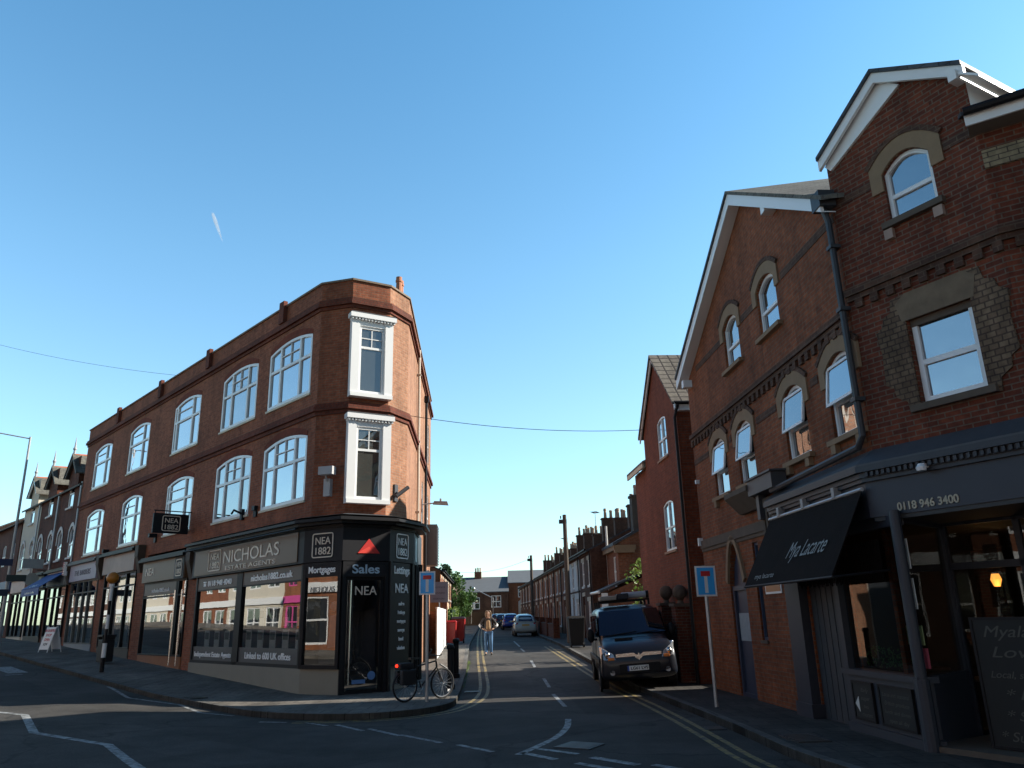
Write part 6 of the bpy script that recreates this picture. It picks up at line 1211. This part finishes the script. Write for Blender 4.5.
def van():
    t = thing('parked_van', 'dark blue panel van with roof rack parked half on the right pavement', 'van')
    P_ = paint('van_blue', (.005, .008, .016), .35, .1, coat=.35)
    st = [(2.40, .40, .62, .74, .74), (2.37, .28, .78, .88, .86), (2.30, .24, .92, .93, .90), (2.15, .22, 1.04, .95, .90), (1.90, .21, 1.13, .95, .89), (1.62, .2, 1.20, .95, .88), (1.5, .2, 1.27, .95, .87), (1.25, .2, 1.54, .95, .85), (1.0, .2, 1.78, .95, .84), (.78, .2, 1.90, .95, .83), (.45, .2, 1.95, .95, .83), (-1.0, .2, 1.97, .95, .83), (-2.1, .2, 1.96, .95, .83), (-2.34, .22, 1.92, .94, .82), (-2.40, .34, 1.82, .90, .79)]
    mb = MB(); loft(mb, [ringpts(*s_, n=32, e=6.5) for s_ in st]); b = mb.build('body', P_, t, smooth=True)
    def sy(x, z):  # flank of the body
        for i in range(len(st)-1):
            if st[i+1][0] <= x <= st[i][0]:
                k = (st[i][0]-x)/(st[i][0]-st[i+1][0]); zb, zt, wb, wt = [st[i][j]+(st[i+1][j]-st[i][j])*k for j in (1, 2, 3, 4)]; return wb+(wt-wb)*max(0, min(1, (z-zb)/(zt-zb)))
        return .9
    # windscreen
    mb = MB(); N = 8; rows = []
    for (x, z, w) in ((1.60, 1.22, .85), (1.30, 1.53, .82), (1.02, 1.80, .775)):
        rows.append([mb.bm.verts.new((x+.035-.10*(2*k/N-1)**2, w*(2*k/N-1), z+.035)) for k in range(N+1)])
    for i in range(2):
        for k in range(N): mb.bm.faces.new([rows[i][k], rows[i][k+1], rows[i+1][k+1], rows[i+1][k]])
    mb.build('windscreen', CGL, t, smooth=True)
    for s_ in (1, -1):
        def side(pts, name, m, off=.008, par=t):
            mb = MB(); mb.poly([(x, s_*(sy(x, z)+off), z) for x, z in pts]); return mb.build(name, m, par)
        side([(1.48, 1.22), (.35, 1.20), (.35, 1.76), (.98, 1.74), (1.22, 1.48)], 'side_window', CGL)
        side([(.22, 1.2), (-.85, 1.2), (-.85, 1.74), (.22, 1.74)], 'side_window', CGL); side([(-1.0, 1.2), (-2.1, 1.2), (-2.1, 1.72), (-1.0, 1.74)], 'side_window', CGL)
        mb = MB(); mb.box(-2.2, 2.0, *(sorted((s_*.945, s_*.965))), .62, .74); mb.build('side_moulding', BLACKP, t)
        mb = MB(); mb.tube([(.28, s_*.955, .35), (.28, s_*.84, 1.75)], .006, 4); mb.build('door_seam', BLACKP, t)
        for x in (1.42, -1.42): wheel(t, x, s_*.84, .32)
        for x in (1.42, -1.42): mb = MB(); mb.torus((x, s_*.94, .34), .36, .035, 'y', 28, 6); mb.build('wheel_arch', paint('arch_trim', (.02, .022, .025), .6, .1), t, smooth=True)
        mb = MB(); mb.sphere((1.22, s_*1.06, 1.27), .13, (.6, .8, 1.3)).box(1.18, 1.25, *sorted((s_*.9, s_*1.0)), 1.15, 1.2); mb.build('wing_mirror', BLACKP, t, smooth=True)
        # headlamp: swept wedge
        mb = MB(); mb.hexa([(2.20, s_*.56, .72), (2.05, s_*.93, .74), (1.9, s_*.85, .74), (2.0, s_*.56, .72), (2.30, s_*.60, .80), (1.98, s_*.945, 1.04), (1.86, s_*.85, 1.03), (2.0, s_*.66, .86)]); mb.hexa([(2.2, s_*.56, .70), (2.2, s_*.92, .72), (2.375, s_*.86, .72), (2.40, s_*.56, .70), (2.1, s_*.66, .84), (2.0, s_*.93, 1.02), (2.22, s_*.88, 1.0), (2.36, s_*.62, .84)]).bevel(.015); h = mb.build('headlight', LAMP, t)
        mb = MB(); mb.sphere((2.33, s_*.76, .83), .07, (.6, 1, 1)); mb.build('bulb_reflector', CHROME, h, smooth=True)
        mb = MB(); mb.box(2.34, 2.405, *sorted((s_*.60, s_*.76)), .70, .765).bevel(.012); mb.build('indicator', AMB, h)
        mb = MB(); mb.tube([(2.36, s_*.68, .42), (2.40, s_*.68, .42)], .06, 14); mb.build('fog_light', LAMP, t)
    mb = MB(); mb.box(2.3, 2.42, -.5, .5, .40, .60); mb.build('lower_grille', BLACKP, t)
    mb = MB(); mb.prism([(-.56, .76), (-.10, .76), (0, .66), (.10, .76), (.56, .76), (.56, .83), (.12, .84), (0, .76), (-.12, .84), (-.56, .83)], 2.335, 2.385, 'x'); mb.build('chrome_bar', CHROME, t)
    mb = MB(); mb.box(2.30, 2.37, -.52, .52, .66, .755); mb.build('upper_grille', BLACKP, t)
    mb = MB(); mb.prism([(0, .66), (.05, .75), (0, .84), (-.05, .75)], 2.39, 2.41, 'x'); mb.build('emblem', CHROME, t)
    mb = MB(); mb.box(2.40, 2.425, -.31, .21, .44, .555); pl = mb.build('number_plate', paint('plate_white', (.8, .82, .8), .4, .02), t)
    Fp = Frame((2.4, 0), 180); text(Fp, 'LG61 LVS', .02, .465, .09, .03, pl, BLACKP, fit=.42, ext=.001, bold=.002); mb = MB(); mb.box(2.425, 2.428, -.31, -.27, .44, .555); mb.build('blue_strip', paint('strip_blue', (.02, .08, .4), .4, .02), pl)
    mb = MB(); mb.box(1.75, 1.9, -.5, -.05, 1.13, 1.175); mb.build('bonnet_vent', BLACKP, t)
    mb = MB(); mb.tube([(1.64, -.6, 1.25), (1.6, .1, 1.3)], .012).tube([(1.64, .1, 1.25), (1.6, .65, 1.29)], .012); mb.build('wiper', BLACKP, t)
    mb = MB(); mb.box(.8, .83, .4, .5, 1.86, 1.9); mb.build('tax_disc', CARD, t)
    # roof rack with load
    RK = thing('roof_rack', '', '') if False else None
    for x in (.1, -.8, -1.7): mb = MB(); mb.box(x-.03, x+.03, -.72, .72, 2.05, 2.10).box(x-.03, x+.03, -.72, -.66, 1.93, 2.05).box(x-.03, x+.03, .66, .72, 1.93, 2.05); mb.build('rack_bar', BLACKP, t)
    return t
v = van()
v.scale = (1.06, 1.04, 1.07); v.location = (3.2, 23.5, .02); v.rotation_euler = (R(3.2), 0, R(-92.2)); v.location.z = gz(3.0, 23.5)+.06
def on_van(x0, x1, y0, y1, z0, z1, name, label, cat, m):
    t = thing(name, label, cat); mb = MB(); mb.box(x0, x1, y0, y1, z0, z1).bevel(.015); mb.build('side_rails', m, t)
    mb = MB()
    for k in range(9): x = x0+.1+(x1-x0-.2)*k/8; mb.tube([(x, y0+.02, (z0+z1)/2), (x, y1-.02, (z0+z1)/2)], .018, 6)
    mb.build('rungs', METAL, t); t.location = v.location; t.rotation_euler = v.rotation_euler; t.scale = v.scale; return t
def boxload():
    for (y0, y1, x0, x1, z0, z1, nm, lb, c, m) in ((-.68, -.22, -.2, .55, 2.105, 2.22, 'storage_box', 'pale box strapped to the left of the van roof rack', 'box', paint('box_tan', (.35, .32, .27), .6, .15)), (-.2, .12, -.1, .5, 2.105, 2.26, 'storage_box', 'dark bag in the middle of the van roof rack', 'bag', paint('bag_dark', (.03, .03, .035), .7, .2)), (.1, .66, .0, .45, 2.105, 2.25, 'storage_tube', 'pale grey tube lying across the right of the van roof rack', 'tube', paint('tube_grey', (.45, .47, .5), .5, .1))):
        t = thing(nm, lb, c); mb = MB()
        if 'tube' in nm: mb.tube([(.2, -.05, 2.2), (.2, .64, 2.2)], .085, 14)
        else: mb.box(x0, x1, y0, y1, z0, z1).bevel(.03)
        mb.build('case', m, t); mb = MB()
        if 'tube' in nm: mb.tube([(.2, .62, 2.2), (.2, .7, 2.2)], .098, 14)
        else: mb.box(x0+.1, x0+.15, y0-.008, y1+.008, z0-.004, z1+.008)
        mb.build('strap' if 'box' in nm else 'end_cap', BLACKP, t); t.location = v.location; t.rotation_euler = v.rotation_euler; t.scale = v.scale
boxload()

def small_car(label, x, y, az, mat, L=3.6, Wd=1.63, H=1.49, group='cars parked along the side street', round_=True):
    """local +X is the front; the rear faces the camera"""
    t = thing('parked_car', label, 'car', (0, 0, 0), group); w = Wd/2; s_ = L/3.6; h = H/1.49
    st = [(-1.80, .38, .62, .60, .60), (-1.76, .30, .82, .74, .70), (-1.62, .24, .95, .80, .74), (-1.3, .2, 1.0, .81, .76), (0, .2, .98, .815, .77), (.9, .2, .97, .81, .76), (1.3, .22, .90, .79, .72), (1.65, .26, .78, .72, .62), (1.8, .36, .6, .55, .5)]
    mb = MB(); loft(mb, [ringpts(a*s_, b*h, c*h, d*Wd/1.63, e*Wd/1.63, 28, 4.2) for a, b, c, d, e in st]); mb.build('body', mat, t, smooth=True)
    gs = [(-1.66, .9, .98, .66, .62), (-1.45, .88, 1.22, .72, .58), (-1.12, .86, 1.42, .74, .56), (-.5, .86, 1.49, .75, .57), (.1, .86, 1.45, .75, .56), (.5, .86, 1.25, .74, .60), (.95, .86, .98, .70, .64)]
    mb = MB(); loft(mb, [ringpts(a*s_, b*h, c*h, d*Wd/1.63, e*Wd/1.63, 28, 4.0) for a, b, c, d, e in gs]); mb.build('cabin', mat, t, smooth=True)
    k = Wd/1.63
    mb = MB(); mb.poly([(-1.665*s_-.01, -.50*k, 1.0*h), (-1.665*s_-.01, .50*k, 1.0*h), (-1.235*s_-.035, .44*k, 1.36*h), (-1.235*s_-.035, -.44*k, 1.36*h)]); mb.build('rear_window', CGL, t)
    for sg in (1, -1):
        mb = MB(); mb.poly([(-1.25*s_, sg*.745*k, 1.0*h), (.7*s_, sg*.745*k, 1.0*h), (.2*s_, sg*.66*k, 1.36*h), (-1.0*s_, sg*.66*k, 1.36*h)]); mb.build('side_window', CGL, t)
        for xx in (-1.15, 1.15): wheel(t, xx*s_, sg*(w-.12), .29)
        mb = MB(); mb.sphere((-1.70*s_, sg*.60*k, .80*h), .085, (.5, 1, 1.3)); mb.build('tail_light', TAIL, t, smooth=True)
        mb = MB(); mb.sphere((1.62*s_, sg*.56*k, .68*h), .1, (.7, 1, 1)); mb.build('headlight', LAMP, t, smooth=True)
        mb = MB(); mb.sphere((.62*s_, sg*(w+.07), 1.0*h), .085, (.6, 1, .8)); mb.build('wing_mirror', mat, t, smooth=True)
    mb = MB(); mb.box(-1.80*s_-.02, -1.74*s_, -.26, .26, .70*h, .80*h); mb.build('number_plate', paint('plate_yellow', (.6, .38, .04), .4, .02), t)
    mb = MB(); mb.box(-1.79*s_, -1.7*s_, -.6*k, .6*k, .3*h, .42*h).bevel(.02); mb.build('bumper_trim', paint('bumper_grey', (.2, .21, .21), .5, .1) if round_ else BLACKP, t)
    t.rotation_euler = (0, 0, R(90-az)); t.location = (x, y, gz(x, y)); return t
small_car('small pale mint hatchback parked with its rear to the camera', .42, 58.0, -3.5, paint('mint_paint', (.50, .60, .56), .3, .03, coat=1))
small_car('blue hatchback parked just beyond the pale mint car', -.75, 79, -3.5, paint('blue_paint', (.02, .05, .32), .25, .05, coat=1), 4.1, 1.75, 1.5, round_=False)
small_car('dark grey car parked beyond the blue hatchback', -1.75, 88, -3.5, paint('grey_car_paint', (.03, .035, .05), .25, .05, coat=1), 4.2, 1.75, 1.48, round_=False)
small_car('dark red car farthest in the row of parked cars', -2.5, 96, -3.5, paint('darkred_paint', (.12, .015, .015), .25, .05, coat=1), 4.2, 1.75, 1.48, round_=False)

# ================================================================== the walker
def skin(name, nodes, edges, mat, parent, sub=2, root=None):
    me = bpy.data.meshes.new(name); ks = list(nodes); me.from_pydata([nodes[k][0] for k in ks], [(ks.index(a), ks.index(b)) for a, b in edges], [])
    o = bpy.data.objects.new(name, me); COL.objects.link(o); o.parent = parent
    md = o.modifiers.new('skin', 'SKIN'); md.use_smooth_shade = True
    for i, k in enumerate(ks):
        r = nodes[k][1]; r = r if isinstance(r, tuple) else (r, r); me.skin_vertices[0].data[i].radius = r; me.skin_vertices[0].data[i].use_root = (k == (root or ks[0]))
    s_ = o.modifiers.new('sub', 'SUBSURF'); s_.levels = sub; s_.render_levels = sub; me.materials.append(mat); return o
def person():
    g_ = gz(-1.36, 35.6); t = thing('person', 'person walking towards the camera in dark jacket, tan top and blue jeans', 'person', (0, 0, 0))
    SK = paint('skin', (.42, .25, .17), .5, .05); 
    # local: x to the person's left as seen (picture right), -y towards the camera
    N = {'pelvis': ((0, 0, .95), (.12, .09)), 'waist': ((0, -.01, 1.08), (.115, .085)), 'chest': ((0, -.02, 1.28), (.14, .095)), 'neckb': ((0, -.01, 1.43), (.075, .065)), 'neck': ((0, -.02, 1.49), .048), 'chin': ((0, -.035, 1.555), (.055, .06)), 'head': ((0, -.03, 1.64), (.072, .088)), 'crown': ((0, -.02, 1.71), (.055, .07))}
    Ed = [('pelvis', 'waist'), ('waist', 'chest'), ('chest', 'neckb'), ('neckb', 'neck'), ('neck', 'chin'), ('chin', 'head'), ('head', 'crown')]
    for s_, n in ((1, 'r'), (-1, 'l')):
        ph = .14*s_
        N.update({n+'hip': ((s_*.095, 0, .90), .085), n+'knee': ((s_*.105, -.06*s_-.02, .49), .055), n+'ank': ((s_*.10, ph*.6, .10), .036), n+'toe': ((s_*.12, ph*.6-.16, .035), .035),
                  n+'sh': ((s_*.185, -.01, 1.40), .055), n+'el': ((s_*.34, .05, 1.16), .042), n+'wr': ((s_*.21, -.10, 1.02), .028), n+'palm': ((s_*.165, -.135, .99), (.034, .02))})
        Ed += [('pelvis', n+'hip'), (n+'hip', n+'knee'), (n+'knee', n+'ank'), (n+'ank', n+'toe'), ('neckb', n+'sh'), (n+'sh', n+'el'), (n+'el', n+'wr'), (n+'wr', n+'palm')]
        for k, (dz, l) in enumerate(((.030, .07), (.010, .085), (-.010, .08), (-.028, .065))):
            N.update({n+'f%da' % k: ((s_*.135, -.15, .985+dz), .009), n+'f%db' % k: ((s_*(.135-l*.5), -.155, .975+dz), .008), n+'f%dc' % k: ((s_*(.135-l), -.135, .965+dz), .007)}); Ed += [(n+'palm', n+'f%da' % k), (n+'f%da' % k, n+'f%db' % k), (n+'f%db' % k, n+'f%dc' % k)]
        N.update({n+'t1': ((s_*.17, -.16, 1.03), .010), n+'t2': ((s_*.145, -.175, 1.055), .009)}); Ed += [(n+'palm', n+'t1'), (n+'t1', n+'t2')]
    skin('body', N, Ed, SK, t, 1)
    J = {k: N[k] for k in ('waist', 'chest', 'neckb')}; J = {'chest': (N['chest'][0], (.17, .125)), 'waist': ((0, 0, 1.06), (.155, .12)), 'hem': ((0, 0, .97), (.165, .13)), 'neckb': ((0, -.01, 1.43), (.10, .08))}; Je = [('chest', 'waist'), ('waist', 'hem'), ('chest', 'neckb')]
    for s_, n in ((1, 'r'), (-1, 'l')): J.update({n+'sh': (N[n+'sh'][0], .075), n+'el': (N[n+'el'][0], .062), n+'wr': ((s_*.225, -.085, 1.035), .045)}); Je += [('neckb', n+'sh'), (n+'sh', n+'el'), (n+'el', n+'wr')]
    skin('jacket', J, Je, paint('jacket_dark', (.03, .025, .025), .8, .2, 8), t, 2, 'chest')
    T = {'a': ((0, -.05, .96), (.13, .10)), 'b': ((0, -.08, 1.15), (.10, .075)), 'c': ((0, -.085, 1.32), (.09, .07)), 'd': ((0, -.055, 1.43), (.06, .05))}
    skin('top', T, [('a', 'b'), ('b', 'c'), ('c', 'd')], paint('tan_top', (.38, .24, .13), .8, .15, 6), t, 2, 'a')
    Jn = {'p': ((0, 0, .95), (.15, .115))}; Je = []
    for s_, n in ((1, 'r'), (-1, 'l')):
        ph = .14*s_; Jn.update({n+'h': ((s_*.095, 0, .86), .105), n+'k': ((s_*.105, -.06*s_-.02, .49), .075), n+'a': ((s_*.10, ph*.6, .07), .058)}); Je += [('p', n+'h'), (n+'h', n+'k'), (n+'k', n+'a')]
    skin('jeans', Jn, Je, paint('denim', (.07, .16, .30), .8, .2, 10), t, 2, 'p')
    for s_ in (1, -1):
        ph = .14*s_*.6; skin('shoe', {'h': ((s_*.10, ph+.04, .055), .045), 'm': ((s_*.11, ph-.07, .045), .048), 't': ((s_*.12, ph-.19, .04), .04)}, [('h', 'm'), ('m', 't')], paint('shoe_dark', (.03, .025, .02), .6, .1), t, 1, 'h')
        mb = MB(); mb.tube([(s_*.27, .035, 1.25), (s_*.345, .05, 1.16), (s_*.28, -.02, 1.09)], .066, 10); mb.build('sleeve_stripe', paint('stripe_white', (.75, .75, .75), .7, .05), t, smooth=True)
        mb = MB(); mb.sphere((s_*.03, -.112, 1.645), .011); mb.build('eye', paint('eye_dark', (.02, .015, .01), .3, .1), t); mb = MB(); mb.sphere((s_*.078, -.03, 1.635), .022, (.5, 1, 1.4)); mb.build('ear', SK, t, smooth=True)
    for s_ in (1, -1): skin('hair', {'a': ((s_*.03, -.02, 1.745), (.05, .06)), 'b': ((s_*.085, -.02, 1.66), (.03, .055)), 'c': ((s_*.09, .0, 1.54), (.03, .05)), 'd': ((s_*.085, -.04, 1.43), (.022, .035))}, [('a', 'b'), ('b', 'c'), ('c', 'd')], paint('hair_sandy', (.17, .11, .065), .6, .2, 12), t, 2, 'a')
    mb = MB(); mb.tube([(0, -.11, 1.65), (0, -.135, 1.605)], [.009, .015], 8); mb.build('nose', SK, t, smooth=True); mb = MB(); mb.box(-.025, .025, -.112, -.104, 1.572, 1.58); mb.build('mouth', paint('lips', (.35, .12, .10), .5, .1), t)
    skin('hair', {'a': ((0, .0, 1.735), (.085, .085)), 'b': ((0, .045, 1.67), (.095, .06)), 'c': ((0, .065, 1.56), (.075, .04)), 'd': ((0, .07, 1.47), (.06, .03))}, [('a', 'b'), ('b', 'c'), ('c', 'd')], paint('hair_sandy', (.17, .11, .065), .6, .2, 12), t, 2, 'a')
    t.location = (-1.30, 35.4, g_); t.scale = (1.06, 1.06, 1.06); return t
person()

# ================================================================== houses on the near side of the main road (seen in the shop glass)
FO = Frame(FM.at(-14, 17.5), -43)
def opp(x0, x1, h, wallm, label, trim, pink=None):
    F = Frame(FO.at(x1), 137); W_ = x1-x0; q = F.p(W_/2, 0, 0); t = thing('facing_house', label, 'building', (q.x, q.y, .3), 'sunlit shop houses on the near side of the main road')
    n = max(2, int(W_/2.6)); st = W_/n; ops = [(k*st+.7, (k+1)*st-.7, z, z+1.7, 0) for k in range(n) for z in (4.6,)] + [(k*st+.45, (k+1)*st-.45, .9, 3.2, 0) for k in range(n)]
    mb = MB(F); facade(mb, 0, W_, -.5, h, ops); mb.poly([(0, 0, 0), (0, -8, 0), (0, -8, h), (0, 0, h)]); mb.poly([(W_, 0, 0), (W_, -8, 0), (W_, -8, h), (W_, 0, h)]); mb.poly([(0, -8, 0), (W_, -8, 0), (W_, -8, h), (0, -8, h)]); mb.build('wall', wallm, t)
    slab(F, [(-.1, .3, h), (W_+.1, .3, h), (W_+.1, -4, h+2.3), (-.1, -4, h+2.3)], .1, 'roof', SLATE, t); slab(F, [(-.1, -8.2, h), (W_+.1, -8.2, h), (W_+.1, -4, h+2.3), (-.1, -4, h+2.3)], .1, 'roof', SLATE, t)
    for o in ops: window(F, t, *o[:4], 0, -.08, (.5,), (.5,), .09, gm=GLASSF, fm=trim)
    mb = MB(F); mb.box(0, W_, 0, .12, 3.4, 3.9); mb.build('fascia', trim, t)
YEL = paint('yellow_render', (.62, .50, .25), .85, .1, 1.2, .1); PINK = paint('pink_trim', (.6, .08, .28), .6, .1)
for x0, x1, h, m, lb, tr in ((-60, -36, 7.4, BR_T, 'long red brick shop house far to the right on the near side', WHITE), (-36, -16, 8.2, BR_T3, 'tall orange brick shop house behind the camera to the right', WHITE), (-16, 2, 7.8, BR_T2, 'brown brick shop house directly behind the camera', WHITE), (2, 20, 7.2, BR_T, 'red brick shop house just behind the camera to the left', WHITE), (74, 90, 7.4, RENDER, 'cream shop house at the far end of the near side', WHITE), (90, 115, 8.0, BR_T2, 'brown brick shop house beyond the far cream one on the near side', WHITE), (20, 30, 6.9, BR_T3, 'orange brick shop house on the near side, nearest the camera', WHITE), (30, 42, 7.2, YEL, 'yellow rendered shop house with white windows on the near side', WHITE), (42, 50, 7.6, BR_T3, 'orange brick shop house with pink shopfront on the near side', PINK), (50, 60, 7.0, RENDER, 'cream rendered shop house on the near side beyond the pink shopfront', WHITE), (60, 74, 7.6, BR_T, 'red brick shop house farthest along the near side', WHITE)): opp(x0, x1, h, m, lb, tr)

# ================================================================== the vapour trail
d_ = lambda x, y: (fw*FPX + rt*(x-512) + up*(384-y)).normalized()
a = Vector((0, 0, EYE)) + d_(212.5, 213)*5200; b = Vector((0, 0, EYE)) + d_(223, 243)*5400
m, t_, bs_ = NM('vapour'); t_.nodes.remove(bs_); pv = node(t_, 'ShaderNodeVolumePrincipled'); pv.inputs['Density'].default_value = .022; pv.inputs['Color'].default_value = (.97, .98, 1, 1)
t_.links.new(pv.outputs[0], t_.nodes['Material Output'].inputs['Volume'])
mb = MB(); mb.tube([tuple(a), tuple(a.lerp(b, .25)), tuple(a.lerp(b, .6)), tuple(b)], [9, 13, 9, 1], 28)
tag(mb.build('vapour_trail', m), 'short white vapour trail high in the clear sky', 'vapour trail', kind='stuff')
